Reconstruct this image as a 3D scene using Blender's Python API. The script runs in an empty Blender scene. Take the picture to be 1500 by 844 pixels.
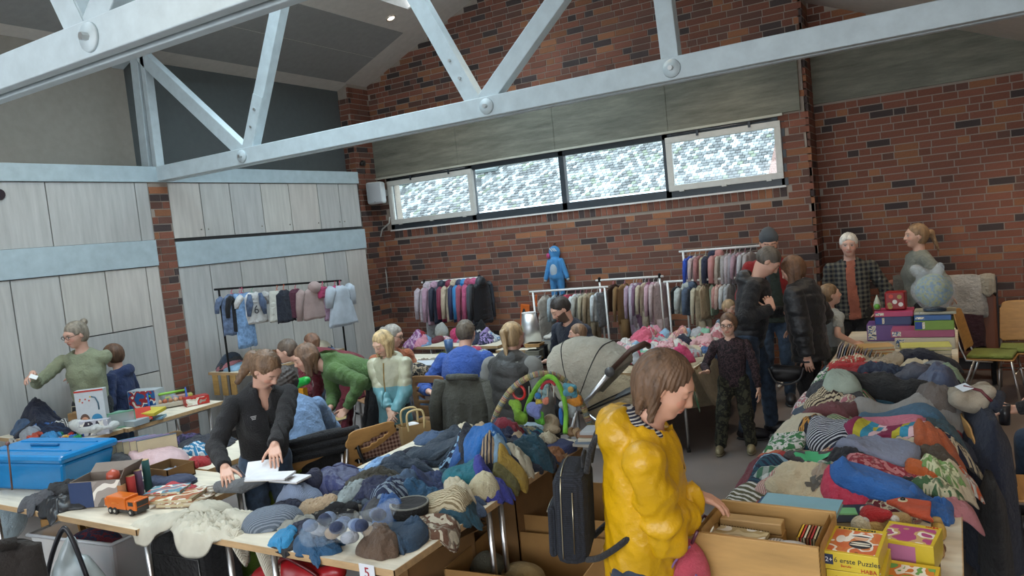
import bpy, bmesh, math, random
import numpy as np
from mathutils import Vector, Matrix
PI = math.pi
R = math.radians
SC = bpy.context.scene
COL = SC.collection

# ---------------------------------------------------------------- camera
CAMH = 2.1; FPX = 1105.4; YAW, PITCH, ROLL = -0.537, -0.073, -0.101
def cam_axes():
    cy, sy = math.cos(YAW), math.sin(YAW); cp, sp = math.cos(PITCH), math.sin(PITCH)
    f = Vector((sy*cp, cy*cp, sp)); r = Vector((cy, -sy, 0)); u = r.cross(f)
    c, s = math.cos(ROLL), math.sin(ROLL)
    return c*r + s*u, -s*r + c*u, f
CR, CU, CF = cam_axes()
cam = bpy.data.objects.new('camera', bpy.data.cameras.new('camera')); COL.objects.link(cam)
cam.data.sensor_width = 36; cam.data.lens = FPX*36/1500
cam.data.clip_start = .05; cam.data.clip_end = 200
m3 = Matrix((CR, CU, -CF)).transposed()
cam.matrix_world = Matrix.Translation((0, 0, CAMH)) @ m3.to_4x4()
SC.camera = cam
# ---------------------------------------------------------------- world and light
SC.view_settings.view_transform = 'Standard'; SC.view_settings.look = 'None'
SC.view_settings.gamma = 1; SC.view_settings.use_curve_mapping = False
SC.view_settings.exposure = 0.32
w = bpy.data.worlds.new('overcast_sky'); SC.world = w; w.use_nodes = True
nt = w.node_tree; nt.nodes.clear()
bg = nt.nodes.new('ShaderNodeBackground'); out = nt.nodes.new('ShaderNodeOutputWorld')
bg.inputs['Color'].default_value = (.78, .89, 1, 1); bg.inputs['Strength'].default_value = 3.2
nt.links.new(bg.outputs[0], out.inputs[0])
def area(name, loc, rot, sx, sy, power, color):
    l = bpy.data.lights.new(name, 'AREA'); l.shape = 'RECTANGLE'; l.size = sx; l.size_y = sy
    l.energy = power; l.color = color
    o = bpy.data.objects.new(name, l); COL.objects.link(o); o.location = loc; o.rotation_euler = rot
    return o
# daylight through the ridge skylight, the window band and the glazing behind the photographer
area('skylight_daylight', (-4.75, 5.0, 6.15), (0, 0, 0), 3.2, 7.2, 330, (.80, .91, 1))
area('window_daylight', (-4.75, 10.6, 4.3), (R(-55), 0, 0), 6.5, 1.2, 200, (.82, .92, 1))
area('rear_glazing_daylight', (-1.2, -2.9, 2.3), (R(85), 0, 0), 6.5, 2.2, 95, (1, .93, .84))
def spot(name, loc, power, size=100, color=(1, .80, .56)):
    l = bpy.data.lights.new(name, 'SPOT'); l.energy = power; l.spot_size = R(size); l.spot_blend = .7
    l.color = color; l.shadow_soft_size = .06
    o = bpy.data.objects.new(name, l); COL.objects.link(o); o.location = loc; return o

def at(px, py, z=None, Y=None, X=None):
    """photograph pixel -> world point on the plane z, Y or X"""
    d = CF + CR*((px-750)/FPX) - CU*((py-422)/FPX)
    o = Vector((0, 0, CAMH))
    if z is not None: t = (z-CAMH)/d.z
    elif Y is not None: t = Y/d.y
    else: t = X/d.x
    return o + d*t

# ---------------------------------------------------------------- materials
MATS = {}
def lin(c):
    return tuple(((v/12.92) if v <= .04045 else ((v+.055)/1.055)**2.4) for v in c)
def hexc(h): return lin(tuple(int(h[i:i+2], 16)/255 for i in (0, 2, 4)))
def N(nt, t, **k):
    n = nt.nodes.new('ShaderNode'+t)
    for a, b in k.items():
        if a.startswith('i_'):
            n.inputs[a[2:].replace('_', ' ')].default_value = b
        else: setattr(n, a, b)
    return n
def ramp(nt, stops, interp='LINEAR'):
    n = nt.nodes.new('ShaderNodeValToRGB'); cr = n.color_ramp; cr.interpolation = interp
    while len(cr.elements) < len(stops): cr.elements.new(.5)
    for e, (p, c) in zip(cr.elements, stops): e.position = p; e.color = (*c, 1)
    return n
def M(kind, c=(.5, .5, .5), c2=None, rough=None, s=1.0, key=None):
    if isinstance(c, str): c = hexc(c)
    if isinstance(c2, str): c2 = hexc(c2)
    k = (kind, tuple(round(v, 3) for v in c), tuple(round(v, 3) for v in c2) if c2 else None, rough, s, key)
    if k in MATS: return MATS[k]
    m = bpy.data.materials.new(kind); m.use_nodes = True; nt = m.node_tree; L = nt.links.new
    b = nt.nodes['Principled BSDF']; b.inputs['Base Color'].default_value = (*c, 1)
    b.inputs['Roughness'].default_value = .6 if rough is None else rough
    tc = N(nt, 'TexCoord'); co = tc.outputs['Object']
    def bump(h, st, d=.01):
        bp = N(nt, 'Bump'); bp.inputs['Strength'].default_value = st; bp.inputs['Distance'].default_value = d
        L(h, bp.inputs['Height']); L(bp.outputs[0], b.inputs['Normal']); return bp
    def noise(scale, det=4, vec=None, r=.6):
        n = N(nt, 'TexNoise'); n.inputs['Scale'].default_value = scale; n.inputs['Detail'].default_value = det
        n.inputs['Roughness'].default_value = r
        L(vec or co, n.inputs['Vector']); return n
    def mapped(sx, sy, sz, src=None):
        mp = N(nt, 'Mapping'); mp.inputs['Scale'].default_value = (sx, sy, sz); L(src or co, mp.inputs['Vector']); return mp.outputs[0]
    def mixc(f, a, bb):
        x = N(nt, 'Mix', data_type='RGBA')
        for sock, v in ((x.inputs[0], f), (x.inputs[6], a), (x.inputs[7], bb)):
            if hasattr(v, 'is_output'): L(v, sock)
            else: sock.default_value = v if isinstance(v, float) else (*v, 1)
        return x.outputs[2]
    sc = lambda c, f: tuple(min(1, v*f) for v in c)
    if kind == 'attr':      # bricks, skins: colour carried by the mesh
        a = N(nt, 'VertexColor', layer_name='Col')
        n = noise(60*s, 4); o = mixc(n.outputs[0], (.72, .72, .72), (1.2, 1.2, 1.2))
        mm = N(nt, 'Mix', data_type='RGBA', blend_type='MULTIPLY'); mm.inputs[0].default_value = 1.0
        L(a.outputs[0], mm.inputs[6]); L(o, mm.inputs[7]); L(mm.outputs[2], b.inputs['Base Color'])
        b.inputs['Roughness'].default_value = .85; bump(n.outputs[0], .5, .004)
    elif kind == 'skin':
        a = N(nt, 'VertexColor', layer_name='Col'); L(a.outputs[0], b.inputs['Base Color'])
        b.inputs['Subsurface Weight'].default_value = .08; b.inputs['Subsurface Radius'].default_value = (.02, .008, .004)
        b.inputs['Roughness'].default_value = .5; n = noise(220, 3); bump(n.outputs[0], .12, .002)
    elif kind in ('cloth', 'knit', 'denim', 'puffer', 'rain', 'fur'):
        uvn = tc.outputs['UV'] if key == 'uv' else co
        n1 = noise(5, 3); fac = ramp(nt, [(.3, sc(c, .80)), (.7, sc(c, 1.15))]); L(n1.outputs[0], fac.inputs[0])
        L(fac.outputs[0], b.inputs['Base Color'])
        if kind == 'cloth': n = noise(13, 9, None, .66); bump(n.outputs[0], 1.0, .05); b.inputs['Roughness'].default_value = .9
        if kind == 'knit':
            wv = N(nt, 'TexWave'); wv.inputs['Scale'].default_value = 60; wv.inputs['Distortion'].default_value = 3; L(co, wv.inputs['Vector'])
            bump(wv.outputs[1], .55, .006); b.inputs['Roughness'].default_value = .95
        if kind == 'denim':
            n = noise(300, 2); n3 = noise(22, 5)
            f2 = ramp(nt, [(.35, sc(c, .65)), (.7, sc(c, 1.5))]); L(n3.outputs[0], f2.inputs[0]); L(f2.outputs[0], b.inputs['Base Color'])
            bump(n3.outputs[0], .4, .012); b.inputs['Roughness'].default_value = .85
        if kind == 'puffer': n = noise(25, 5); bump(n.outputs[0], .6, .015); b.inputs['Roughness'].default_value = .5
        if kind == 'rain': n = noise(14, 4); bump(n.outputs[0], .4, .02); b.inputs['Roughness'].default_value = .38
        if kind == 'fur': n = noise(110, 5); bump(n.outputs[0], .9, .02); b.inputs['Roughness'].default_value = 1
        try: b.inputs['Sheen Weight'].default_value = .1 if kind != 'rain' else 0
        except Exception: pass
    elif kind in ('stripe', 'check', 'dots', 'floral', 'multi', 'plaid', 'camo', 'gauze'):
        c2 = c2 or (.8, .8, .8); co2 = tc.outputs['UV'] if key == 'uv' else co
        col = None
        if kind in ('stripe', 'multi'):
            wv = N(nt, 'TexWave'); wv.inputs['Scale'].default_value = 10*s; wv.inputs['Distortion'].default_value = .4
            wv.bands_direction = 'Y' if key == 'uv' else 'Z'
            L(co2, wv.inputs['Vector'])
            if kind == 'stripe': r_ = ramp(nt, [(0, c), (.62, c2)], 'CONSTANT'); L(wv.outputs[1], r_.inputs[0])
            else:
                sx = N(nt, 'SeparateXYZ'); L(co2, sx.inputs[0]); ma = N(nt, 'Math', operation='MULTIPLY'); ma.inputs[1].default_value = 5*s
                L(sx.outputs[0], ma.inputs[0]); fr = N(nt, 'Math', operation='FRACT'); L(ma.outputs[0], fr.inputs[0])
                r_ = ramp(nt, [(0, hexc('8a2a50')), (.2, hexc('c2b83a')), (.4, hexc('3b93b5')), (.6, hexc('e5c3cb')), (.8, hexc('8a2a50'))], 'CONSTANT'); L(fr.outputs[0], r_.inputs[0])
            col = r_.outputs[0]
        elif kind in ('check', 'plaid'):
            w1 = N(nt, 'TexWave'); w2 = N(nt, 'TexWave'); w1.bands_direction = 'X'; w2.bands_direction = 'Y' if key == 'uv' else 'Z'
            for w_ in (w1, w2): w_.inputs['Scale'].default_value = 5*s; L(co2, w_.inputs['Vector'])
            g1 = ramp(nt, [(0, c), (.5, c2)], 'CONSTANT'); L(w1.outputs[1], g1.inputs[0])
            g2 = ramp(nt, [(0, sc(c, .6)), (.55, c2)], 'CONSTANT'); L(w2.outputs[1], g2.inputs[0]); col = mixc(.5, g1.outputs[0], g2.outputs[0])
        elif kind == 'dots':
            v = N(nt, 'TexVoronoi'); v.inputs['Scale'].default_value = 25*s; L(co2, v.inputs['Vector'])
            r_ = ramp(nt, [(0, c2), (.32, c)], 'CONSTANT'); L(v.outputs[0], r_.inputs[0]); col = r_.outputs[0]
        elif kind == 'gauze':
            n = noise(40, 4); r_ = ramp(nt, [(.4, c), (.6, c2)]); L(n.outputs[0], r_.inputs[0]); col = r_.outputs[0]
        else:
            n = noise(18*s if kind == 'floral' else 9*s, 2, co2)
            mid = sc(tuple((a+b_)/2 for a, b_ in zip(c, c2)), .7)
            r_ = ramp(nt, [(0, c), (.47, c2), (.56, mid), (.62, c)], 'CONSTANT'); L(n.outputs[0], r_.inputs[0]); col = r_.outputs[0]
        L(col, b.inputs['Base Color']); b.inputs['Roughness'].default_value = .9
        n = noise(13, 9, None, .66); bump(n.outputs[0], 1.0, .05)
    elif kind == 'hair':
        n = noise(30, 5, mapped(1, 1, .12)); r_ = ramp(nt, [(.3, sc(c, .5)), (.7, sc(c, 1.6))]); L(n.outputs[0], r_.inputs[0])
        L(r_.outputs[0], b.inputs['Base Color']); b.inputs['Roughness'].default_value = .55; bump(n.outputs[0], .7, .01)
    elif kind in ('wood', 'panel', 'ply'):
        sv = mapped(6, 6, .6) if kind == 'panel' else mapped(1.5*s, 9*s, 9*s)
        n = noise(3 if kind == 'panel' else 4, 6, sv)
        a_, b_ = (.82, 1.08) if kind == 'panel' else (.78, 1.12)
        r_ = ramp(nt, [(.3, sc(c, a_)), (.7, sc(c, b_))]); L(n.outputs[0], r_.inputs[0]); L(r_.outputs[0], b.inputs['Base Color'])
        b.inputs['Roughness'].default_value = .5 if rough is None else rough; bump(n.outputs[0], .1, .003)
    elif kind == 'painted':   # painted timber with cracks and brush marks
        n = noise(9, 7); r_ = ramp(nt, [(.3, sc(c, .88)), (.7, sc(c, 1.06))]); L(n.outputs[0], r_.inputs[0]); L(r_.outputs[0], b.inputs['Base Color'])
        bump(n.outputs[0], .12, .01); b.inputs['Roughness'].default_value = .45
    elif kind == 'concrete':
        n = noise(2.2, 9, mapped(.7, 1, 5), .72); r_ = ramp(nt, [(.25, sc(c, .55)), (.5, c), (.8, sc(c, 1.6))]); L(n.outputs[0], r_.inputs[0])
        L(r_.outputs[0], b.inputs['Base Color']); b.inputs['Roughness'].default_value = .9; bump(n.outputs[0], .5, .02)
    elif kind == 'floor':
        n = noise(1.1, 5); r_ = ramp(nt, [(.3, sc(c, .85)), (.7, sc(c, 1.12))]); L(n.outputs[0], r_.inputs[0]); L(r_.outputs[0], b.inputs['Base Color'])
        n2 = noise(3, 4); rr = N(nt, 'MapRange'); rr.inputs[3].default_value = .22; rr.inputs[4].default_value = .42; L(n2.outputs[0], rr.inputs[0]); L(rr.outputs[0], b.inputs['Roughness'])
    elif kind == 'card':
        n = noise(8, 5); r_ = ramp(nt, [(.3, sc(c, .88)), (.7, sc(c, 1.08))]); L(n.outputs[0], r_.inputs[0]); L(r_.outputs[0], b.inputs['Base Color']); b.inputs['Roughness'].default_value = .85
        wv = N(nt, 'TexWave'); wv.inputs['Scale'].default_value = 70; L(co, wv.inputs['Vector']); bump(wv.outputs[1], .08, .002)
    elif kind == 'metal':
        b.inputs['Metallic'].default_value = 1; b.inputs['Roughness'].default_value = .28 if rough is None else rough
        n = noise(20, 3); bump(n.outputs[0], .03, .002)
    elif kind == 'film':     # thin clear plastic
        b.inputs['Roughness'].default_value = .12; b.inputs['Alpha'].default_value = .3*s
        n = noise(16, 6); bump(n.outputs[0], 1.0, .03)
    elif kind == 'tub':      # milky plastic
        b.inputs['Roughness'].default_value = .3; b.inputs['Alpha'].default_value = .6*s
        n = noise(10, 3); bump(n.outputs[0], .1, .01)
    elif kind == 'glass':
        nt.nodes.remove(b); t = N(nt, 'BsdfTransparent'); g = N(nt, 'BsdfGlossy'); g.inputs['Roughness'].default_value = .02
        t.inputs[0].default_value = (.93, .97, .97, 1); fr = N(nt, 'Fresnel'); fr.inputs[0].default_value = 1.45
        nz = N(nt, 'TexNoise'); nz.inputs['Scale'].default_value = 3; L(co, nz.inputs['Vector'])
        mx = N(nt, 'MixShader'); L(fr.outputs[0], mx.inputs[0]); L(t.outputs[0], mx.inputs[1]); L(g.outputs[0], mx.inputs[2])
        L(mx.outputs[0], nt.nodes['Material Output'].inputs[0])
    elif kind == 'emit':
        b.inputs['Emission Color'].default_value = (*c, 1); b.inputs['Emission Strength'].default_value = 6*s
        n = noise(4, 2); r_ = ramp(nt, [(.3, sc(c, .95)), (.7, c)]); L(n.outputs[0], r_.inputs[0]); L(r_.outputs[0], b.inputs['Base Color'])
    elif kind == 'print':     # a busy printed picture in three or four colours
        n = noise(9*s, 1.5); c2 = c2 or (.9, .8, .3)
        r_ = ramp(nt, [(0, c), (.42, c2), (.5, (.75, .72, .65)), (.56, c), (.66, sc(c2, .5))], 'CONSTANT'); L(n.outputs[0], r_.inputs[0]); L(r_.outputs[0], b.inputs['Base Color']); b.inputs['Roughness'].default_value = .35
    else:                     # plain: paint, plastic, paper, leather
        n = noise(12, 4); r_ = ramp(nt, [(.3, sc(c, .93)), (.7, sc(c, 1.05))]); L(n.outputs[0], r_.inputs[0]); L(r_.outputs[0], b.inputs['Base Color'])
        b.inputs['Roughness'].default_value = {'plastic': .3, 'leather': .45, 'paper': .8, 'paint': .6, 'plaster': .9, 'rubber': .8}.get(kind, .6) if rough is None else rough
        bump(n.outputs[0], .08 if kind != 'leather' else .3, .004)
    MATS[k] = m; return m

# ---------------------------------------------------------------- object helpers
def prop(o, label=None, cat=None, group=None, kind=None):
    if label: o['label'] = label
    if cat: o['category'] = cat
    if group: o['group'] = group
    if kind: o['kind'] = kind
    return o
def thing(name, label, cat, loc=(0, 0, 0), rz=0, group=None):
    o = bpy.data.objects.new(name, None); COL.objects.link(o); o.empty_display_size = .05
    o.location = loc; o.rotation_euler = (0, 0, rz)
    return prop(o, label, cat, group)
def link(name, me, mat, parent=None, loc=None, rot=None):
    o = bpy.data.objects.new(name, me); COL.objects.link(o)
    if mat is not None and not me.materials: me.materials.append(mat)
    if parent is not None: o.parent = parent
    if loc is not None: o.location = loc
    if rot is not None: o.rotation_euler = rot
    return o
def meshobj(name, V, F, mat, parent=None, smooth=True, uv=None, colr=None, loc=None, rot=None):
    me = bpy.data.meshes.new(name); me.from_pydata([tuple(v) for v in V], [], [tuple(f) for f in F])
    if smooth: me.polygons.foreach_set('use_smooth', [True]*len(me.polygons))
    if uv is not None:
        ul = me.uv_layers.new(name='UVMap'); vi = np.empty(len(me.loops), np.int32); me.loops.foreach_get('vertex_index', vi)
        ul.data.foreach_set('uv', np.asarray(uv, np.float32)[vi].ravel())
    if colr is not None:
        ca = me.color_attributes.new('Col', 'FLOAT_COLOR', 'POINT')
        c = np.ones((len(V), 4), np.float32); c[:, :3] = colr; ca.data.foreach_set('color', c.ravel())
    me.update()
    return link(name, me, mat, parent, loc, rot)
class MB:
    """collects simple shapes into one mesh"""
    def __init__(s): s.V = []; s.F = []; s.C = []; s.c = None
    def add(s, V, F):
        n = len(s.V); s.V += [tuple(v) for v in V]; s.F += [tuple(i+n for i in f) for f in F]
        if s.c is not None: s.C += [s.c]*len(V)
        return s
    def box(s, a, b, M4=None):
        x0, y0, z0 = a; x1, y1, z1 = b
        V = [(x0, y0, z0), (x1, y0, z0), (x1, y1, z0), (x0, y1, z0), (x0, y0, z1), (x1, y0, z1), (x1, y1, z1), (x0, y1, z1)]
        if M4 is not None: V = [tuple(M4 @ Vector(v)) for v in V]
        return s.add(V, [(0, 3, 2, 1), (4, 5, 6, 7), (0, 1, 5, 4), (1, 2, 6, 5), (2, 3, 7, 6), (3, 0, 4, 7)])
    def beam(s, p, q, w, t, up=(0, 1, 0)):
        p, q = Vector(p), Vector(q); d = (q-p).normalized(); u = Vector(up).normalized(); v = d.cross(u).normalized(); u = v.cross(d).normalized()
        V = []
        for c in (p, q):
            for a, b in ((-1, -1), (1, -1), (1, 1), (-1, 1)): V.append(c + v*(a*w/2) + u*(b*t/2))
        return s.add(V, [(0, 1, 2, 3), (7, 6, 5, 4), (0, 4, 5, 1), (1, 5, 6, 2), (2, 6, 7, 3), (3, 7, 4, 0)])
    def tube(s, pts, r, n=8, rr=None, closed=False, cap=True):
        pts = [Vector(p) for p in pts]; m = len(pts); base = len(s.V); V = []; prev = None
        for i, p in enumerate(pts):
            a = pts[max(0, i-1)] if not closed else pts[i-1]; b = pts[min(m-1, i+1)] if not closed else pts[(i+1) % m]
            d = (b-a).normalized() if (b-a).length > 1e-9 else Vector((0, 0, 1))
            if prev is None: prev = d.orthogonal().normalized()
            u = (prev - d*prev.dot(d)); u = u.normalized() if u.length > 1e-6 else d.orthogonal().normalized(); prev = u; v = d.cross(u)
            q = rr[i] if rr else r
            for k in range(n): a_ = 2*PI*k/n; V.append(p + (u*math.cos(a_)+v*math.sin(a_))*q)
        F = []
        for i in range(m if closed else m-1):
            for k in range(n):
                j = (i+1) % m; F.append((i*n+k, i*n+(k+1) % n, j*n+(k+1) % n, j*n+k))
        if cap and not closed: F += [tuple(reversed(range(n))), tuple(range((m-1)*n, m*n))]
        return s.add(V, F)
    def lathe(s, prof, n=20, c=(0, 0, 0), cap=True, sx=1, sy=1):
        V = []; F = []
        for r, z in prof:
            for k in range(n): a = 2*PI*k/n; V.append((c[0]+r*sx*math.cos(a), c[1]+r*sy*math.sin(a), c[2]+z))
        for i in range(len(prof)-1):
            for k in range(n): F.append((i*n+k, i*n+(k+1) % n, (i+1)*n+(k+1) % n, (i+1)*n+k))
        if cap: F += [tuple(reversed(range(n))), tuple(range((len(prof)-1)*n, len(prof)*n))]
        return s.add(V, F)
    def ball(s, c, r, n=12, m=8):
        if not hasattr(r, '__len__'): r = (r, r, r)
        prof = [(math.sin(PI*(i+.02)/(m+.04)), -math.cos(PI*(i+.02)/(m+.04))) for i in range(m+1)]
        V = []; F = []
        for q, z in prof:
            for k in range(n): a = 2*PI*k/n; V.append((c[0]+r[0]*q*math.cos(a), c[1]+r[1]*q*math.sin(a), c[2]+r[2]*z))
        for i in range(m):
            for k in range(n): F.append((i*n+k, i*n+(k+1) % n, (i+1)*n+(k+1) % n, (i+1)*n+k))
        F += [tuple(reversed(range(n))), tuple(range(m*n, (m+1)*n))]
        return s.add(V, F)
    def obj(s, name, mat, parent=None, smooth=False, loc=None, rot=None, bevel=0):
        o = meshobj(name, s.V, s.F, mat, parent, smooth, colr=s.C if s.C else None, loc=loc, rot=rot)
        if bevel:
            b = o.modifiers.new('bevel', 'BEVEL'); b.width = bevel; b.segments = 2; b.limit_method = 'ANGLE'
        return o
def box(name, a, b, mat, parent=None, bevel=0, loc=None, rot=None):
    return MB().box(a, b).obj(name, mat, parent, False, loc, rot, bevel)
def tube(name, pts, r, mat, parent=None, n=8, **k):
    return MB().tube(pts, r, n, **k).obj(name, mat, parent, True)
def text(name, body, size, mat, parent, loc, rot, align='LEFT', sx=1.0):
    cu = bpy.data.curves.new(name, 'FONT'); cu.body = body; cu.size = size; cu.extrude = .0006; cu.align_x = align
    cu.resolution_u = 3
    o = bpy.data.objects.new('tmp', cu); COL.objects.link(o)
    dg = bpy.context.evaluated_depsgraph_get(); dg.update(); me = bpy.data.meshes.new_from_object(o.evaluated_get(dg))
    bpy.data.objects.remove(o)
    t = link(name, me, None, parent, loc, rot); me.materials.clear(); me.materials.append(mat); t.scale = (sx, 1, 1)
    return t
def structure(o): o['kind'] = 'structure'; return o
def arc(p0, p1, p2, n=8):
    p0, p1, p2 = Vector(p0), Vector(p1), Vector(p2)
    return [p0*(1-t)**2 + p1*2*t*(1-t) + p2*t*t for t in [i/n for i in range(n+1)]]
# ================================================================ STRUCTURE
WB = 9.49; WR = 9.94; XL = -7.56; RX0, RZ0, SL = -8.13, 4.56, .401; RIDX = -4.75
RIDZ = RZ0 + SL*(RIDX-RX0)
def zroof(x): return RZ0+SL*(x-RX0) if x < RIDX else RIDZ-.43*(x-RIDX)
random.seed(5); rng = np.random.default_rng(5)
def project(p):
    v = Vector(p)-Vector((0, 0, CAMH)); d = v.dot(CF)
    if d <= .1: return None
    return 750+FPX*v.dot(CR)/d, 422-FPX*v.dot(CU)/d, d
def inframe(p, m=10):
    q = project(p); return q is not None and -m < q[0] < 1500+m and -m < q[1] < 844+m
def brickcol():
    t = random.random()
    if t < .13: c = (.06, .042, .04)
    elif t < .36: c = (.135, .062, .045)
    elif t < .48: c = (.30, .125, .06)
    else: c = (.215, .080, .050)
    f = random.uniform(.75, 1.2); return tuple(v*f for v in c)
mortar = M('plaster', (.34, .29, .245)); bmat = M('attr')
CY = .0833
def lay(parent, origin, ux, nrm, u0, u1, z0, z1, inside, single=300, solid_rows=()):
    """courses of random stretchers and headers on the plane origin + u*ux, proud of it along nrm"""
    o = Vector(origin); ux = Vector(ux); n = Vector(nrm); items = []
    k = int(round(z0/CY)); 
    while (k+.5)*CY < z1:
        z = k*CY; u = u0 - random.uniform(0, .2)
        while u < u1:
            L = .115 if random.random() < .38 else .24
            a, b = max(u, u0), min(u+L, u1)
            if k in solid_rows: L = .071; a, b = max(u, u0), min(u+L, u1)
            if b-a > .03 and inside((a+b)/2, z+.035):
                items.append((a, b, z+.006, z+CY-.006))
            u += L+.011
        k += 1
    def corners(it, pr):
        a, b, c, d = it; V = []
        for dep in (-.03, pr):
            for uu, zz in ((a, c), (b, c), (b, d), (a, d)): V.append(o + ux*uu + n*dep + Vector((0, 0, zz)))
        return V
    F = [(4, 5, 6, 7), (0, 4, 7, 3), (1, 2, 6, 5), (3, 7, 6, 2), (0, 1, 5, 4)]
    if ux.cross(Vector((0, 0, 1))).dot(n) < 0: F = [tuple(reversed(f)) for f in F]
    def key(it):
        p = o+ux*((it[0]+it[1])/2)+Vector((0, 0, it[2])); q = project(p)
        if q is None or not inframe(p, 5): return 1e9
        return q[2]-(it[1]-it[0])*8
    items.sort(key=key); cache = {}
    rest = MB(); rest.c = (0, 0, 0)
    for i, it in enumerate(items):
        pr = random.uniform(.001, .006); c = brickcol()
        if i < single and key(it) < 1e8:
            L = round(it[1]-it[0], 3); kk = (L, random.randrange(8))
            if kk not in cache:
                l2 = L/2; me = bpy.data.meshes.new('brick'); V = []
                for dep in (-.03, .004):
                    for uu, zz in ((-l2, -.0355), (l2, -.0355), (l2, .0355), (-l2, .0355)): V.append(tuple(ux*uu + n*dep + Vector((0, 0, zz))))
                me.from_pydata(V, [], F); ca = me.color_attributes.new('Col', 'FLOAT_COLOR', 'POINT')
                ca.data.foreach_set('color', [v for _ in range(8) for v in (*c, 1)]); me.materials.append(bmat); cache[kk] = me
            p = o + ux*((it[0]+it[1])/2) + n*pr + Vector((0, 0, (it[2]+it[3])/2))
            link('brick', cache[kk], None, parent, p)
        else:
            rest.c = c; rest.add(corners(it, pr+.003), F)
    if rest.V:
        r = rest.obj('brick_field', bmat, parent); r['kind'] = 'stuff'
    return len(items)
# gable wall with the window band; a slab of mortar with the brick faces standing on it
WX0, WX1, WZ0, WZ1 = -7.76, -1.73, 2.33, 3.15
def slab(name, x0, x1, y, ztop, holes=(), mat=mortar, z0=0, th=.3):
    mb = MB(); xs = sorted({x0, x1, *[h for H in holes for h in H[:2]], *([RIDX] if x0 < RIDX < x1 else [])})
    for a, b in zip(xs[:-1], xs[1:]):
        hs = [H for H in holes if H[0] <= a+1e-6 and H[1] >= b-1e-6]
        segs = [(z0, None)] if not hs else [(z0, hs[0][2]), (hs[0][3], None)]
        for c, d in segs:
            za, zb = (d, d) if d is not None else (ztop(a), ztop(b))
            mb.add([(a, y, c), (b, y, c), (b, y+th, c), (a, y+th, c), (a, y, za), (b, y, zb), (b, y+th, zb), (a, y+th, za)],
                   [(0, 3, 2, 1), (4, 5, 6, 7), (0, 1, 5, 4), (1, 2, 6, 5), (2, 3, 7, 6), (3, 0, 4, 7)])
    return mb.obj(name, mat)
wall_back = structure(slab('wall_back', -8.7, -1.42, WB+.006, lambda x: zroof(x)+.05, [(WX0, WX1, WZ0, WZ1)]))
def ins_gable(x, z):
    if WX0-.05 < x < WX1 and WZ0-.19 < z < WZ1: return False
    if x < -1.49 and 3.17 < z < 3.78: return False
    return z < zroof(x)-.02
lay(wall_back, (0, WB+.006, 0), (1, 0, 0), (0, -1, 0), -7.95, -1.45, 0, 6, ins_gable)
# soldier course under the window
mb = MB(); mb.c = (0, 0, 0); x = WX0-.03
while x < WX1:
    mb.c = brickcol(); mb.box((x, WB-.004, WZ0-.13), (x+.071, WB+.05, WZ0-.012)); x += .0833
sc_ = mb.obj('soldier_course', bmat, wall_back)
wall_recess = structure(slab('wall_back_right', -1.46, 3.2, WR+.006, lambda x: zroof(x)+.05))
lay(wall_recess, (0, WR+.006, 0), (1, 0, 0), (0, -1, 0), -1.42, 1.4, 0, 5, lambda x, z: z < 3.25 or (z > 3.95 and z < zroof(x)))
# the reveal where the wall steps back
mb = MB().box((-1.46, WB+.006, 0), (-1.424, WR+.1, 4.6)); rev = structure(mb.obj('wall_reveal', mortar))
lay(rev, (-1.424, 0, 0), (0, 1, 0), (1, 0, 0), WB, WR, 0, 4.45, lambda x, z: True, 60)
# concrete ring beam
cm = M('concrete', (.20, .20, .16))
tb = thing('concrete_beam', 'grey board-marked concrete beam above the window band', 'beam', (0, 0, 0)); tb['kind'] = 'structure'; del tb['category']; tb.name = 'trim_1'
for a, b in ((-7.95, -6.35), (-6.347, -4.72), (-4.717, -3.1), (-3.097, -1.5)):
    box('concrete_panel', (a, WB-.03, 3.18), (b, WB+.2, 3.78), cm, tb, .004)
structure(box('trim_2', (-1.42, WR-.03, 3.27), (3.2, WR+.2, 3.95), cm, None, .004))
structure(box('trim_3', (-7.98, WB-.05, 3.150), (-1.70, WB-.02, 3.178), M('paint', (.5, .5, .42))))
# corner pier at the left end of the gable wall
pier = structure(box('wall_corner_pier', (-8.75, 9.03, 0), (-7.956, WB, 4.75), mortar))
lay(pier, (-7.956, 0, 0), (0, 1, 0), (1, 0, 0), 9.03, WB, 0, 4.62, lambda x, z: True, 120)
lay(pier, (0, 9.03, 0), (1, 0, 0), (0, -1, 0), -8.7, -7.96, 0, 4.45, lambda x, z: True, 60)
# left wall: brick pier, cupboard panels, painted bands
wall_left = structure(box('wall_left', (-8.75, -3, 0), (XL-.03, 8.6, 3.22), M('paint', (.05, .05, .05))))
lp = structure(box('wall_left_pier', (XL-.06, 5.185, 0), (XL-.002, 5.425, 3.045), mortar))
lay(lp, (XL-.002, 0, 0), (0, 1, 0), (1, 0, 0), 5.19, 5.42, 0, 3.04, lambda x, z: True, 100)
pm = [M('panel', (.50, .50, .475)), M('panel', (.54, .53, .49)), M('panel', (.47, .475, .46)), M('panel', (.55, .525, .485))]
def panels(ys, z0, z1, knobs=()):
    for i, (a, b) in enumerate(zip(ys[:-1], ys[1:])):
        if a < 5.3 < b and b-a < .3: continue
        if abs(a-5.185) < .02: continue
        g = .006
        p = box('cupboard_panel', (XL-.03, a+g, z0+g), (XL+.001*(i % 3), b-g, z1-g), random.choice(pm), wall_left)
        if i in knobs:
            yk = b-.05 if knobs[i] else a+.05
            MB().ball((XL+.008, yk, z0+.09), .009, 8, 6).obj('keyhole', M('metal', (.4, .38, .33)), p, True)
panels([-.9, .1, 1.1, 2.2, 2.9, 3.27, 4.10, 5.03, 5.185, 5.425, 5.84, 6.26, 6.74, 7.21, 7.73, 8.15, 8.56], 2.41, 3.045, {9: 1, 10: 0, 11: 1, 12: 1, 13: 1, 14: 1, 15: 0})
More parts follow.
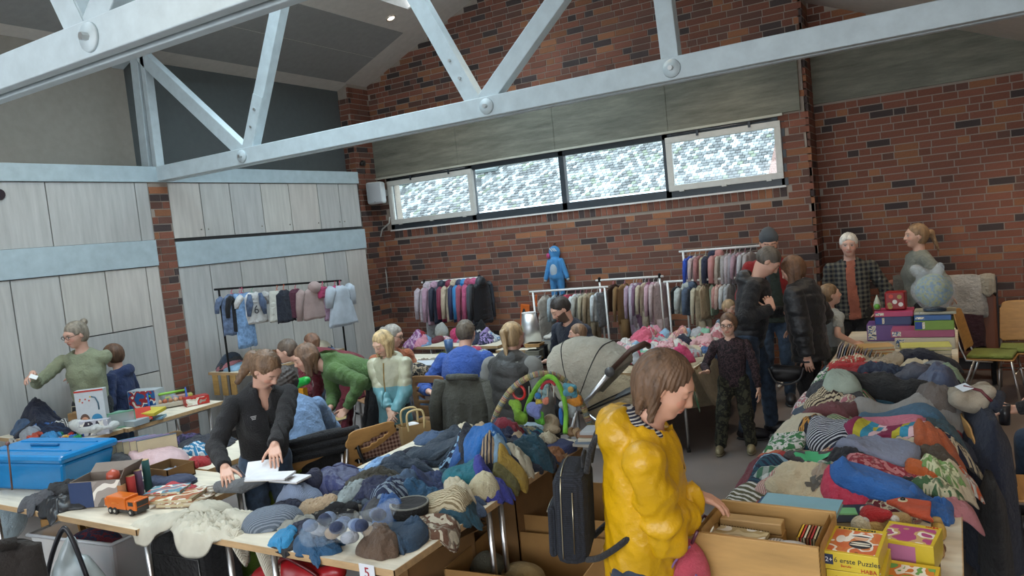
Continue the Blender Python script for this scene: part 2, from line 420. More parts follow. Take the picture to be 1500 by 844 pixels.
panels([-.9, .1, 1.1, 2.2, 2.75, 3.21, 3.66, 4.11], .0, 2.13)
panels([4.11, 4.57, 5.03], 1.485, 2.13)
panels([4.11, 5.03], .99, 1.485); panels([4.11, 5.03], 0.02, .99)
panels([5.03, 5.185], .0, 2.13)
panels([5.425, 5.84, 6.28, 7.0, 7.71, 8.15, 8.58], 0, 2.09)
bandm = M('painted', (.42, .52, .56))
structure(box('trim_4', (XL-.05, -3, 3.045), (XL+.02, 8.58, 3.215), bandm, None, .003))
structure(box('trim_5', (XL-.05, -3, 2.132), (XL+.02, 5.183, 2.412), bandm, None, .003))
structure(box('trim_6', (XL-.05, 5.427, 2.09), (XL+.02, 8.59, 2.375), bandm, None, .003))
MB().lathe([(.0, .02), (.05, .02), (.055, 0)], 14).obj('k', M('rubber', (.02, .01, .015))).name = 'wall_hook'
bpy.data.objects['wall_hook'].rotation_euler = (0, R(90), 0); bpy.data.objects['wall_hook'].location = at(-2, 285, X=XL)
prop(bpy.data.objects['wall_hook'], 'dark round wall fitting on the pale panel at the left edge', 'fitting')
# upper wall above the cupboards
structure(box('wall_left_upper', (-8.5, 5.45, 3.2), (-8.16, WB, 4.6), M('paint', (.10, .115, .115))))
structure(box('wall_left_upper_bay', (-8.5, -3, 3.2), (-8.1, 5.45, 4.6), M('paint', (.30, .275, .235))))
# roof
def sloped(name, x0, x1, y0, y1, t0, t1, mat, parent=None):
    mb = MB(); za, zb = zroof(x0), zroof(x1) if x1 != RIDX else RIDZ
    if x0 >= RIDX: za = RIDZ-.43*(x0-RIDX)
    mb.add([(x0, y0, za+t0), (x1, y0, zb+t0), (x1, y1, zb+t0), (x0, y1, za+t0), (x0, y0, za+t1), (x1, y0, zb+t1), (x1, y1, zb+t1), (x0, y1, za+t1)],
           [(0, 3, 2, 1), (4, 5, 6, 7), (0, 1, 5, 4), (1, 2, 6, 5), (2, 3, 7, 6), (3, 0, 4, 7)])
    return mb.obj(name, mat, parent)
white = M('paint', (.62, .58, .53)); grey = M('paint', (.30, .30, .29))
ceil_ = structure(sloped('ceiling', -8.6, -6.32, -3, WB+.1, 0, .2, white))
for y0, y1 in ((-.6, 1.9), (2.3, 5.12), (5.55, 8.97)):
    for x0, x1 in ((-7.93, -7.325), (-7.312, -6.73)):
        sloped('acoustic_panel', x0, x1, y0, y1, -.006, .01, grey, ceil_)
structure(sloped('ceiling_right', -3.18, 3.3, -3, WR+.2, 0, .2, white))
mbx = structure(sloped('ceiling_ridge_end', -6.32, RIDX, 8.6, WB+.1, 0, .02, white)); structure(sloped('ceiling_ridge_end_right', RIDX, -3.18, 8.6, WB+.1, 0, .02, white))
structure(sloped('ceiling_ridge_near', -6.32, RIDX, -3, 1.2, 0, .2, white)); structure(sloped('ceiling_ridge_near_right', RIDX, -3.18, -3, 1.2, 0, .2, white))
sk = thing('skylight', 'glazed ridge skylight', 'window'); sk['kind'] = 'structure'; del sk['category']; sk.name = 'window_2'
for x0, x1 in ((-6.32, RIDX), (RIDX, -3.18)):
    sloped('pane', x0+.02, x1-.02, 1.22, 8.58, .16, .17, M('glass', (1, 1, 1)), sk)
    for y in (1.2, 3.05, 4.9, 6.75): sloped('glazing_bar', x0, x1, y, y+.05, .1, .2, M('paint', (.6, .62, .62)), sk)
# floor and the unseen walls
structure(box('floor', (-8.8, -3.1, -.1), (3.3, 10.4, 0), M('floor', (.20, .175, .165))))
structure(box('wall_right', (3.2, -3, 0), (3.3, 10.3, 4), M('paint', (.45, .30, .22))))
structure(box('wall_rear', (-8.7, -3.2, 0), (3.3, -3.05, 1.1), M('paint', (.5, .48, .44))))
structure(box('wall_rear_gable', (-8.7, -3.2, 3.5), (3.3, -3.05, 6.1), M('paint', (.5, .48, .44))))
structure(box('baseboard_left', (XL-.02, -3, 0), (XL+.012, 8.58, .08), M('paint', (.1, .1, .1))))
# trusses
tm = M('painted', (.50, .58, .61)); bolt_m = M('metal', (.55, .56, .55), rough=.4)
def truss(y):
    t = thing('roof_truss', 'pale blue-grey painted timber roof truss with bolted joints '+('crossing in front of the gable wall' if y > 4 else 'close overhead at top left'), 'truss', (0, 0, 0))
    c = y+.08
    for d0, d1 in ((0, .062), (.108, .17)):
        box('tie_beam', (-8.0, y+d0, 3.055), (2.9, y+d1, 3.215), tm, t, .006)
    box('tie_filler', (-8.0, y+.062, 3.085), (2.9, y+.108, 3.19), tm, t)
    def mem(a, b, w=.145, plate=False):
        MB().beam((a[0], c, a[1]), (b[0], c, b[1]), w, .10).obj('strut', tm, t, bevel=.006)
        if plate:
            d = (Vector((b[0], 0, b[1]))-Vector((a[0], 0, a[1]))).normalized(); p = Vector((a[0], 0, a[1]))
            o = MB().beam((a[0], y+.028, a[1]), tuple(Vector((a[0], y+.028, a[1]))+d*.62), w-.008, .008).obj('fish_plate', tm, t)
            for q in (.30, .48):
                e = p+d*q; bo = MB().lathe([(.014, 0), (.014, .02)], 6).obj('bolt', bolt_m, o); bo.location = (e.x, y+.03, e.z); bo.rotation_euler = (R(90), 0, 0)
    top = lambda x: zroof(x)-.18
    for s in (1, -1):
        f = lambda x: RIDX+.02+s*(x-RIDX)
        mem((f(-6.16), 3.14), (f(-7.66), 4.46), plate=False); mem((f(-6.15), 3.14), (f(-5.35), 4.72), plate=True)
        mem((f(-7.79), 3.2), (f(-7.74), 4.50), .13)
        if s == 1: mem((f(-7.62), 3.2), (f(-7.60), 4.50), .07)
        MB().beam((f(-8.15), c, zroof(-8.1)-.1), (f(RIDX), c, RIDZ-.1), .16, .14).obj('rafter', tm, t)
    for x in (-6.15, -3.22, -1.67, -7.72):
        if x == -7.72: continue
        w_ = MB().lathe([(.001, .014), (.062, .014), (.066, 0)], 18).obj('washer', tm, t, True); w_.location = (x, y, 3.135); w_.rotation_euler = (R(90), 0, 0)
        b_ = MB().lathe([(.018, 0), (.018, .035)], 6).obj('bolt', bolt_m, w_); b_.location = (0, 0, .01)
    return t
truss(5.3); truss(2.03)
# window band
fr = M('paint', (.035, .045, .055), rough=.4); wh = M('paint', (.60, .60, .56), rough=.4)
win = thing('window_band', 'long dark-framed window band', 'window'); win['kind'] = 'structure'; del win['category']; win.name = 'window_1'
mb = MB(); y0, y1 = WB+.0, WB+.09
mb.box((WX0, y0, WZ0), (WX1, y1, WZ0+.105)); mb.box((WX0, y0, WZ1-.07), (WX1, y1, WZ1)); 
for x in (WX0, -6.2, -4.69, -3.19, WX1-.03): mb.box((x-.01, y0, WZ0), (x+.065, y1, WZ1))
mb.obj('frame', fr, win, bevel=.003)
glass = M('glass', (1, 1, 1))
for a, b, casement in ((WX0+.02, -6.13, 1), (-6.145, -4.69, 0), (-4.635, -3.19, 0), (-3.15, -1.735, 1)):
    if casement:
        c = MB(); z0, z1 = WZ0+.085, WZ1-.05; q = .075; yy = WB-.035
        c.box((a, yy, z0), (b, yy+.06, z0+q)); c.box((a, yy, z1-q), (b, yy+.06, z1)); c.box((a, yy, z0+q), (a+q, yy+.06, z1-q)); c.box((b-q, yy, z0+q), (b, yy+.06, z1-q))
        co = c.obj('casement', wh, win, bevel=.004)
        for f in (.12, .5, .88): MB().box((a+(b-a)*f-.03, yy-.012, z0-.012), (a+(b-a)*f+.03, yy+.02, z0+.016)).obj('hinge', wh, co)
        tube('opener_rod', [(a+.1, yy+.0, z1+.03), (b-.1, yy+.0, z1+.03)], .007, M('metal', (.2, .2, .2)), co)
        for f in (.3, .75): MB().box((a+(b-a)*f-.015, yy-.01, z1-.03), (a+(b-a)*f+.015, yy+.02, z1+.04)).obj('opener_arm', fr, co)
        box('pane', (a+.07, yy+.028, z0+.07), (b-.07, yy+.034, z1-.07), glass, co)
    else: box('pane', (a, WB+.04, WZ0+.07), (b, WB+.046, WZ1-.07), glass, win)
structure(box('trim_7', (WX0-.02, WB-.02, WZ0-.018), (WX1+.01, WB+.06, WZ0+.004), M('paint', (.75, .75, .72))))
# neighbouring house seen through the window
nb = thing('neighbouring_house', 'neighbouring house with a glittering wet tiled roof outside the window', 'building')
YR0, YR1, ZR0, ZR1 = 34.0, 47.0, 3.38, 12.7
tile = MB(); tile.c = (0, 0, 0); rows = 64; cols = 180; xa, xb = -44.0, 1.0
for r_ in range(rows):
    f0, f1 = r_/rows, (r_+1)/rows; ya, yb = YR0+(YR1-YR0)*f0, YR0+(YR1-YR0)*f1; za, zb = ZR0+(ZR1-ZR0)*f0, ZR0+(ZR1-ZR0)*f1
    for c in range(cols):
        w_ = (xb-xa)/cols; x = xa+c*w_ + (w_/2 if r_ % 2 else 0)
        g = random.choice((.05, .10, .16, .28, .42, .6)); tile.c = (g*.93, g*1.0, g*.99) if random.random() < .93 else (.16, .2, .12)
        j = random.uniform(0, .03)
        tile.add([(x, ya, za+.05+j), (x+w_*.9, ya, za+.05+j), (x+w_*.9, yb+.03, zb+.03), (x, yb+.03, zb+.03), (x, ya, za-.01), (x+w_*.9, ya, za-.01)], [(0, 1, 2, 3), (4, 5, 1, 0)])
tr = tile.obj('roof_tiles', M('attr', key='roof'), nb); tr['kind'] = 'stuff'
bsdf = M('attr', key='roof').node_tree.nodes['Principled BSDF']; bsdf.inputs['Roughness'].default_value = .25; bsdf.inputs['Specular IOR Level'].default_value = 1.0
MB().add([(xa, YR0, ZR0), (xb, YR0, ZR0), (xb, YR1, ZR1), (xa, YR1, ZR1)], [(0, 1, 2, 3)]).obj('roof_deck', M('paint', (.03, .035, .03)), nb)
box('eaves_wall', (xa, YR0+.3, -.5), (-22.5, YR0+.8, ZR0), M('plaster', (.45, .36, .32)), nb)
tube('gutter', [(xa, YR0-.05, ZR0-.03), (-22.5, YR0-.05, ZR0-.03)], .12, M('metal', (.5, .55, .55), rough=.5), nb)
for px, py in ((598, 275), (722, 256)):
    c = at(px, py, Y=38.0); zz = ZR0+(38.0-YR0)*(ZR1-ZR0)/(YR1-YR0); sl = math.atan2(ZR1-ZR0, YR1-YR0)
    f = box('roof_window', (-.85, -1.2, .02), (.85, 1.2, .2), M('paint', (.2, .24, .24)), nb, .01, loc=(c.x, 38.0, zz+.1), rot=(sl, 0, 0))
    box('pane', (-.75, -1.1, .2), (.75, 1.1, .22), M('plastic', (.75, .8, .82), rough=.1), f)
ch = at(1145, 225, Y=17.5); mb = MB().add([(ch.x-.5, 17.4, ch.z-1.1), (ch.x+2, 17.4, ch.z-1.1), (ch.x+2, 17.4, ch.z+2.5), (ch.x+.1, 17.4, ch.z+.9), (ch.x-.5, 17.9, ch.z-1.1), (ch.x+2, 17.9, ch.z-1.1), (ch.x+2, 17.9, ch.z+2.5), (ch.x+.1, 17.9, ch.z+.9)], [(0, 1, 2, 3), (7, 6, 5, 4), (0, 3, 7, 4), (3, 2, 6, 7), (0, 4, 5, 1)])
mb.obj('side_gable', M('check', (.5, .30, .26), (.62, .42, .38), s=3), nb)
structure(box('ground_outside', (-60, 10.3, -.6), (20, 60, -.5), M('plaster', (.25, .27, .22))))
# wall fittings
sp = thing('loudspeaker', 'white wall loudspeaker beside the left end of the window band', 'speaker', tuple(at(551, 283, Y=9.2)))
b_ = box('cabinet', (-.13, -.10, -.17), (.13, .10, .17), M('plastic', (.62, .65, .66)), sp, .035, rot=(0, 0, R(22)))
g_ = box('grille', (-.11, -.108, -.15), (.11, -.098, .15), M('metal', (.55, .58, .6), rough=.6), sp, .02, rot=(0, 0, R(22)))
box('badge', (-.01, -.112, -.145), (.01, -.108, -.137), M('plastic', (.05, .05, .05)), g_, 0)
box('bracket', (-.03, .08, -.05), (.03, .25, .05), M('metal', (.4, .4, .4)), sp)
pts = [at(571, 318, Y=9.40), at(570, 327, Y=9.40), at(560, 336, Y=9.42), at(557, 350, Y=9.43), at(561, 380, Y=9.44), at(566, 404, Y=9.44), at(569, 450, Y=9.44)]
cab = tube('conduit', pts, .012, M('plastic', (.5, .5, .47))); prop(cab, 'pale cable conduit running down the brick corner under the loudspeaker', 'cable')
cm2 = thing('security_camera', 'tiny black wall device above the loudspeaker', 'camera', tuple(at(533, 240, X=-7.93)))
MB().ball((0, -.05, 0), .035, 10, 8).obj('lens_dome', M('plastic', (.02, .02, .02)), cm2, True); box('mount', (-.02, -.04, -.03), (.02, .02, .05), M('plastic', (.03, .03, .03)), cm2)
# downlights
def downlight(x, y, p, lab):
    z = zroof(x); t = thing('downlight', lab, 'lamp', (x, y, z-.004)); t.rotation_euler = (0, -math.atan(SL) if x < RIDX else math.atan(.43), 0)
    MB().lathe([(.075, 0), (.075, -.012), (.058, -.014), (.05, .0)], 20, cap=False).obj('rim', M('metal', (.8, .75, .7)), t, True)
    MB().lathe([(.05, .0), (.03, .004), (.001, .004)], 16).obj('bulb', M('emit', (1, .86, .62), s=1.2), t, True)
    spot('downlight_beam', (x, y, z-.03), p)
downlight(-6.54, 8.48, 30, 'small round recessed ceiling spotlight near the skylight corner')
d2 = at(1325, 2, z=3.95)
for a, l_ in (((-2.3, 8.3), 'above the double clothes rail'), ((-2.4, 5.6), 'above the pushchair'), ((-.3, 7.4), 'above the stacked game boxes')): downlight(*a, 60, 'recessed ceiling spotlight '+l_)
for a in ((.9, 8.9), (1.6, 5.5), (-1.9, 1.2), (.9, 2.9), (-6.6, 3.2), (-6.5, .8)): spot('downlight_beam', (a[0], a[1], zroof(a[0])-.03), 60)
# ================================================================ SIGNED-DISTANCE MODELLING (bodies, clothes, hair, soft toys)
def unit(v): v = np.asarray(v, float); return v/(np.linalg.norm(v)+1e-12)
def axis(lo, hi, coarse, fine):
    """grid line positions, dense inside the listed (a, b, step) ranges"""
    x = lo; o = [lo]
    while x < hi:
        st = coarse
        for a, b, f in fine:
            if a <= x < b: st = min(st, f)
            elif x < a and x+st > a: st = min(st, max(f, (a-x)*.5+f*.5))
        x += st; o.append(x)
    return np.array(o)
class Field:
    def __init__(s, xs, ys, zs):
        s.ax = (xs, ys, zs); s.D = np.full((len(xs), len(ys), len(zs)), .5, np.float32)
    def blk(s, lo, hi):
        sl = []
        for a, l, h in zip(s.ax, lo, hi):
            i0 = max(0, np.searchsorted(a, l)-1); i1 = min(len(a), np.searchsorted(a, h)+1); sl.append(slice(i0, max(i1, i0)))
        return tuple(sl)
    def pts(s, sl):
        return np.stack(np.broadcast_arrays(s.ax[0][sl[0]][:, None, None], s.ax[1][sl[1]][None, :, None], s.ax[2][sl[2]][None, None, :]), -1)
    def put(s, fn, lo, hi, k, sub=False):
        m = k+.03; sl = s.blk(np.asarray(lo)-m, np.asarray(hi)+m)
        if any(q.stop <= q.start for q in sl): return
        P = s.pts(sl); d = fn(P).astype(np.float32); D = s.D[sl]
        if sub: d = -d; h = np.clip(k-np.abs(D-d), 0, None)/max(k, 1e-6); s.D[sl] = np.maximum(D, d)+h*h*k*.25
        else: h = np.clip(k-np.abs(D-d), 0, None)/max(k, 1e-6); s.D[sl] = np.minimum(D, d)-h*h*k*.25
    def rc(s, a, b, r1, r2, k=.02, sub=False, cut=None, wr=0, wf=60, flat=None):
        a = np.asarray(a, float); b = np.asarray(b, float); ba = b-a; L2 = max(ba@ba, 1e-9); ud = ba/math.sqrt(L2)
        def fn(P):
            q = P-a; t = np.clip((q@ba)/L2, 0, 1); v = q-t[..., None]*ba
            if flat is not None: fv = v@np.asarray(flat[0]); v = v+fv[..., None]*np.asarray(flat[0])*(flat[1]-1)
            d = np.sqrt((v*v).sum(-1))-(r1+(r2-r1)*t)
            if wr: d = d+wr*np.sin(t*math.sqrt(L2)*wf+3*np.sin(q[..., 0]*19+q[..., 2]*11))*np.sin(t*PI)**.5
            if cut is not None: d = np.maximum(d, (q@ud)-math.sqrt(L2)*cut)
            return d
        R_ = max(r1, r2); s.put(fn, np.minimum(a, b)-R_, np.maximum(a, b)+R_, k, sub)
    def el(s, c, r, Rm=None, k=.02, sub=False, fnx=None):
        c = np.asarray(c, float); r = np.asarray(r, float); Rm = np.eye(3) if Rm is None else Rm
        def fn(P):
            q = (P-c)@Rm; k0 = np.sqrt(((q/r)**2).sum(-1)); k1 = np.sqrt(((q/r**2)**2).sum(-1))+1e-9
            d = k0*(k0-1)/k1
            if fnx: d = fnx(d, q)
            return d
        m = r.max(); s.put(fn, c-m, c+m, k, sub)
    def near(s, w=.05):
        idx = np.nonzero(np.abs(s.D) < w); return idx, np.stack([s.ax[i][idx[i]] for i in range(3)], -1)
    def fold(s, amp, freq, seed=0, stretch=(1, 1, 1)):
        idx, P = s.near(); s.D[idx] += (amp*folds(P*np.asarray(stretch), freq, seed)).astype(np.float32)
    def mesh(s):
        D = s.D; xs, ys, zs = s.ax; S = D < 0; nx, ny, nz = D.shape
        cnt = np.zeros((nx-1, ny-1, nz-1), np.int8)
        for a in (0, 1):
            for b in (0, 1):
                for c in (0, 1): cnt += S[a:nx-1+a, b:ny-1+b, c:nz-1+c]
        act = (cnt > 0) & (cnt < 8); I = np.argwhere(act); n = len(I)
        if n == 0: return np.zeros((0, 3)), np.zeros((0, 4), int)
        vid = np.full(act.shape, -1, np.int32); vid[tuple(I.T)] = np.arange(n)
        acc = np.zeros((n, 3)); w = np.zeros(n); cs = [(a, b, c) for a in (0, 1) for b in (0, 1) for c in (0, 1)]
        for i, p in enumerate(cs):
            for q in cs[i+1:]:
                if sum(abs(u-v) for u, v in zip(p, q)) != 1: continue
                A = I+p; B = I+q; da = D[tuple(A.T)]; db = D[tuple(B.T)]; m = (da < 0) != (db < 0)
                t = np.where(m, da/np.where(da == db, 1, da-db), 0)
                pa = np.stack([xs[A[:, 0]], ys[A[:, 1]], zs[A[:, 2]]], -1); pb = np.stack([xs[B[:, 0]], ys[B[:, 1]], zs[B[:, 2]]], -1)
                acc += np.where(m[:, None], pa+(pb-pa)*t[:, None], 0); w += m
        V = acc/w[:, None]; Q = []
        for ax in range(3):
            o = [1, 1, 1]; o[ax] = 0; b_, c_ = [(1, 2), (2, 0), (0, 1)][ax]
            sl0 = [slice(1, -1)]*3; sl0[ax] = slice(0, D.shape[ax]-1); sl1 = list(sl0); sl1[ax] = slice(1, D.shape[ax])
            s0, s1 = S[tuple(sl0)], S[tuple(sl1)]; E = np.argwhere(s0 != s1)
            if not len(E): continue
            inside = s0[tuple(E.T)]; E = E+np.array([1 if i != ax else 0 for i in range(3)])
            def cell(db, dc):
                C = E.copy(); C[:, b_] -= db; C[:, c_] -= dc; return vid[tuple(C.T)]
            q = np.stack([cell(1, 1), cell(0, 1), cell(0, 0), cell(1, 0)], -1); q[~inside] = q[~inside][:, ::-1]; Q.append(q)
        Q = np.concatenate(Q); Q = Q[(Q >= 0).all(1)]
        return V, Q
    def obj(s, name, mat, parent=None, colr=None, smooth=1, **k):
        V, Q = s.mesh()
        for _ in range(smooth):
            A = np.zeros_like(V); c = np.zeros(len(V))
            for a, b in ((0, 1), (1, 2), (2, 3), (3, 0)):
                np.add.at(A, Q[:, a], V[Q[:, b]]); np.add.at(A, Q[:, b], V[Q[:, a]]); np.add.at(c, Q[:, a], 1); np.add.at(c, Q[:, b], 1)
            V = V*.5+.5*A/np.maximum(c, 1)[:, None]
        o = qmesh(name, V, Q, mat, parent, colr(V) if colr else None); return o
def qmesh(name, V, Q, mat, parent=None, colr=None):
    me = bpy.data.meshes.new(name); n = len(V); q = len(Q)
    me.vertices.add(n); me.vertices.foreach_set('co', np.asarray(V, np.float32).ravel())
    me.loops.add(q*4); me.loops.foreach_set('vertex_index', np.asarray(Q, np.int32).ravel())
    me.polygons.add(q); me.polygons.foreach_set('loop_start', np.arange(0, q*4, 4, dtype=np.int32))
    me.polygons.foreach_set('use_smooth', np.ones(q, bool)); me.update(calc_edges=True); me.validate()
    if colr is not None:
        ca = me.color_attributes.new('Col', 'FLOAT_COLOR', 'POINT'); c = np.ones((n, 4), np.float32); c[:, :3] = colr; ca.data.foreach_set('color', c.ravel())
    return link(name, me, mat, parent)
def folds(P, freq=10, seed=0, n=4):
    r = np.random.default_rng(seed+17); o = 0; a = 1.; f = freq; tot = 0
    for i in range(n):
        d = unit(r.normal(size=P.shape[-1])); e = unit(r.normal(size=P.shape[-1])); p1, p2 = r.uniform(0, 6.3, 2)
        o = o + a*(np.abs(np.sin(P@d*f + 1.6*np.sin(P@e*f*.55+p1)+p2))-.5); tot += a; a *= .62; f *= 1.55
    return o/tot
def rotm(yaw=0, pitch=0, roll=0):
    """columns right, forward, up; yaw about z (ccw), pitch up positive, roll to the right"""
    return np.array((Matrix.Rotation(yaw, 3, 'Z') @ Matrix.Rotation(pitch, 3, 'X') @ Matrix.Rotation(roll, 3, 'Y')))

def hand_pts(W, fd, pn, side, s, curl=.5, spread=1.0, thumb=.5):
    """segments (a, b, r1, r2) for palm and fingers; fd finger direction, pn palm-facing normal"""
    fd = unit(fd); pn = np.asarray(pn, float); pn = unit(pn-fd*(pn@fd)); lat = np.cross(fd, pn)*side  # towards the thumb
    segs = []; Lp = .088*s
    for q, l in ((-.030, .080), (-.010, .088), (.010, .087), (.030, .080)):
        segs.append((W+lat*q*.6*s, W+lat*q*s+fd*l*s, .0135*s, .0115*s))
    for q, l, b0 in ((-.031, .060, .080), (-.0105, .074, .088), (.0105, .080, .089), (.031, .070, .083)):
        p = W+lat*q*s+fd*b0*s; a = 0; d = unit(fd+lat*q*2.5*spread)
        for j, (f, r1, r2) in enumerate(((.45, .0090, .0082), (.31, .0082, .0075), (.24, .0075, .0062))):
            a += curl*(.55, .8, .5)[j]; dd = d*math.cos(a)+pn*math.sin(a); e = p+dd*l*f*1.06*s
            segs.append((p, e, r1*s, r2*s)); p = e
    p = W+lat*.026*s+fd*.022*s; d = unit(lat*.85+fd*.75+pn*.35*thumb)
    for j, (l, r1, r2) in enumerate(((.040, .0135, .0105), (.032, .0105, .0092), (.026, .0092, .0072))):
        e = p+d*l*s; segs.append((p, e, r1*s, r2*s)); p = e; d = unit(d+fd*.45+pn*.28*thumb)
    return segs

SK = (.62, .36, .265)
def person(label, pos, yaw, h, top, lean=0, side=0, sit=None, head=(0, 0, 0), hk=1.0, LH=None, RH=None, legs=None, hair=None,
           skin=SK, build=1.0, step=None, shoes=(.03, .03, .035), res=.012, hres=.007, hands=(.5, .5), palms=None, hdir=None, group=None, eyes='open',
           beard=None, glasses=False, loc=None, coarse=.03, hairline=0, only=None):
    if isinstance(shoes, str): shoes = hexc(shoes)
    s = h/1.75; T = thing('person', label, 'person', (pos[0], pos[1], pos[2] if len(pos) > 2 else 0), R(yaw), group)
    Tm = np.array(Matrix.Rotation(-R(yaw), 3, 'Z')); base = np.array([pos[0], pos[1], T.location.z])
    def loc_(p): return Tm@(np.asarray(p[1:], float)-base) if p[0] == 'w' else np.asarray(p, float)
    pz = .53*h if sit is None else sit+.09*s
    pel = np.array([0, -.16*s*math.sin(lean), pz]); up = np.array([math.sin(side), math.sin(lean)*math.cos(side), math.cos(lean)*math.cos(side)])
    rt = unit(np.cross([0, math.cos(lean), -math.sin(lean)], up)); rt = unit(rt-up*(rt@up)); fw = np.cross(up, rt)
    B = np.stack([rt, fw, up], 1)
    up2 = unit(up+np.array([0, .35*math.sin(lean)+.04, 0]))
    mid = pel+up*.15*h; neck = mid+up2*.14*h
    shl = {}; bs = .109*build**.5*h
    for sd in (-1, 1): shl[sd] = neck-up2*.034*h+rt*sd*bs
    Hh = .133*h*hk; HR = rotm(R(head[0]), R(head[1]), R(head[2])); nd = unit(up2*.75+HR[:, 2]*.6+HR[:, 1]*.14)
    HC = neck+nd*(.055*h+Hh*.42)
    arms = {}
    for sd, tgt in ((-1, LH), (1, RH)):
        S_ = shl[sd]; a, b = .172*h, .158*h
        if tgt is None: Wp = S_+np.array([sd*.05*h, .03*h+.0, -.315*h])
        else: Wp = loc_(tgt)
        v = Wp-S_; L = np.linalg.norm(v); Lc = min(L, (a+b)*.995); v = v/L; Wp = S_+v*Lc
        x = (a*a-b*b+Lc*Lc)/(2*Lc); yv = math.sqrt(max(a*a-x*x, 1e-6)); pole = np.array([sd*top.get('out', .65), -.35, -.8]); pole = unit(pole-v*(pole@v))
        E = S_+v*x+pole*yv; arms[sd] = (S_, E, Wp)
    hips = {}; knees = {}; ank = {}
    for i, sd in enumerate((-1, 1)):
        hp = pel+np.array([sd*.052*h, 0, -.01*h]); hips[sd] = hp
        if sit is None:
            dx, dy = (step[i] if step else (0, 0)); an = np.array([sd*.058*h+dx, dy, .045*h]); kn = (hp+an)/2+np.array([0, .02*h+abs(dy)*.12, 0])
        else:
            kn = hp+np.array([sd*.03*h, .245*h, .0]); kn[2] = min(hp[2], max(.285*h, sit+.02)); an = np.array([kn[0], kn[1]+.02, .045*h])
        knees[sd] = kn; ank[sd] = an
    if only:
        for sd, (k_, a_) in only.items(): knees[sd] = loc_(k_); ank[sd] = loc_(a_)
    allp = [pel, neck, HC, *[p for a in arms.values() for p in a], *knees.values(), *ank.values()]
    lo = np.min(allp, 0)-.17*max(s, .7); hi = np.max(allp, 0)+.2*max(s, .7); lo[2] = max(lo[2], -.002)
    def fine(i, r, hr):
        o = [(HC[i]-Hh*.62, HC[i]+Hh*.62, hr)]
        for sd in (-1, 1):
            W = arms[sd][2]; e = unit(W-arms[sd][1]); c = W+e*.08*s; o.append((c[i]-.11*s, c[i]+.11*s, hr*.85))
        return o
    # ---- skin: one continuous body
    bare = top.get('bare', 0)
    F = Field(*[axis(lo[i], hi[i], coarse, fine(i, res, hres)) for i in range(3)])
    u = Hh; hp_ = lambda x, y, z: HC+HR@(np.array([x, y, z])*u)
    F.el(hp_(0, -.07, .13), np.array([.335, .42, .37])*u, HR, .02); F.el(hp_(0, .12, -.17), np.array([.262, .27, .335])*u, HR, .05*s)
    F.el(hp_(0, .25, -.41), np.array([.12, .09, .075])*u, HR, .03*s); F.el(hp_(0, .32, .11), np.array([.23, .08, .06])*u, HR, .03*s)
    for sd in (-1, 1):
        F.el(hp_(sd*.155, .25, -.13), np.array([.10, .10, .10])*u, HR, .03*s)
        F.el(hp_(sd*.14, .445, .02), np.array([.085, .09, .055])*u, HR, .02*s, sub=True)
        F.el(hp_(sd*.14, .315, .015), np.array([.082, .082, .075])*u, HR, .004)
        F.el(hp_(sd*.345, -.04, -.04), np.array([.035, .085, .14])*u, HR, .008)
    F.rc(hp_(0, .375, .05), hp_(0, .47, -.13), .032*u, .052*u, .02*s); F.el(hp_(0, .42, -.15), np.array([.085, .06, .045])*u, HR, .01*s)
    F.el(hp_(0, .382, -.245), np.array([.115, .05, .026])*u, HR, .008*s); F.el(hp_(0, .372, -.295), np.array([.10, .05, .03])*u, HR, .008*s)
    F.rc(neck-up2*.03*h, hp_(0, -.12, -.28), .034*h*build**.3, .030*h, .03*s)
    sh = top.get('skin_in', .012)
    F.el(neck-up2*.09*h, np.array([.10*h*build, .066*h*build, .115*h])-sh, B, .03); F.el(pel+up*.05*h, np.array([.088*h*build, .066*h*build, .12*h])-sh, B, .03)
    F.rc(shl[-1], shl[1], .030*h-sh, .030*h-sh, .03)
    segs_all = {}
    for i, sd in enumerate((-1, 1)):
        S_, E, W = arms[sd]; F.rc(S_, E, .029*h-sh*.4, .023*h, .02); F.rc(E, W, .0225*h, .0155*h, .012)
        fd = unit(W-E) if not hdir or hdir[i] is None else unit(Tm@np.array(hdir[i][1:]) if hdir[i][0] == 'w' else hdir[i])
        pn = (palms[i] if palms and palms[i] is not None else np.array([-sd*.5, 0, -.8]))
        for a, b, r1, r2 in hand_pts(W, fd, pn, -1 if sd < 0 else 1, s if h > 1.4 else s*1.05, hands[i]): F.rc(a, b, r1, r2, .006 if r1 > .011*s else .0025)
        th = .046*h; F.rc(hips[sd], knees[sd], th-sh, .033*h-sh*.5, .03); F.rc(knees[sd], ank[sd], .03*h-sh*.5, .020*h, .02); F.rc(ank[sd], ank[sd]+np.array([0, .09*h, -.022*h]), .02*h, .014*h, .01)
    skin = np.array(skin); hc = np.array((hair or {}).get('color', (.1, .07, .05)))
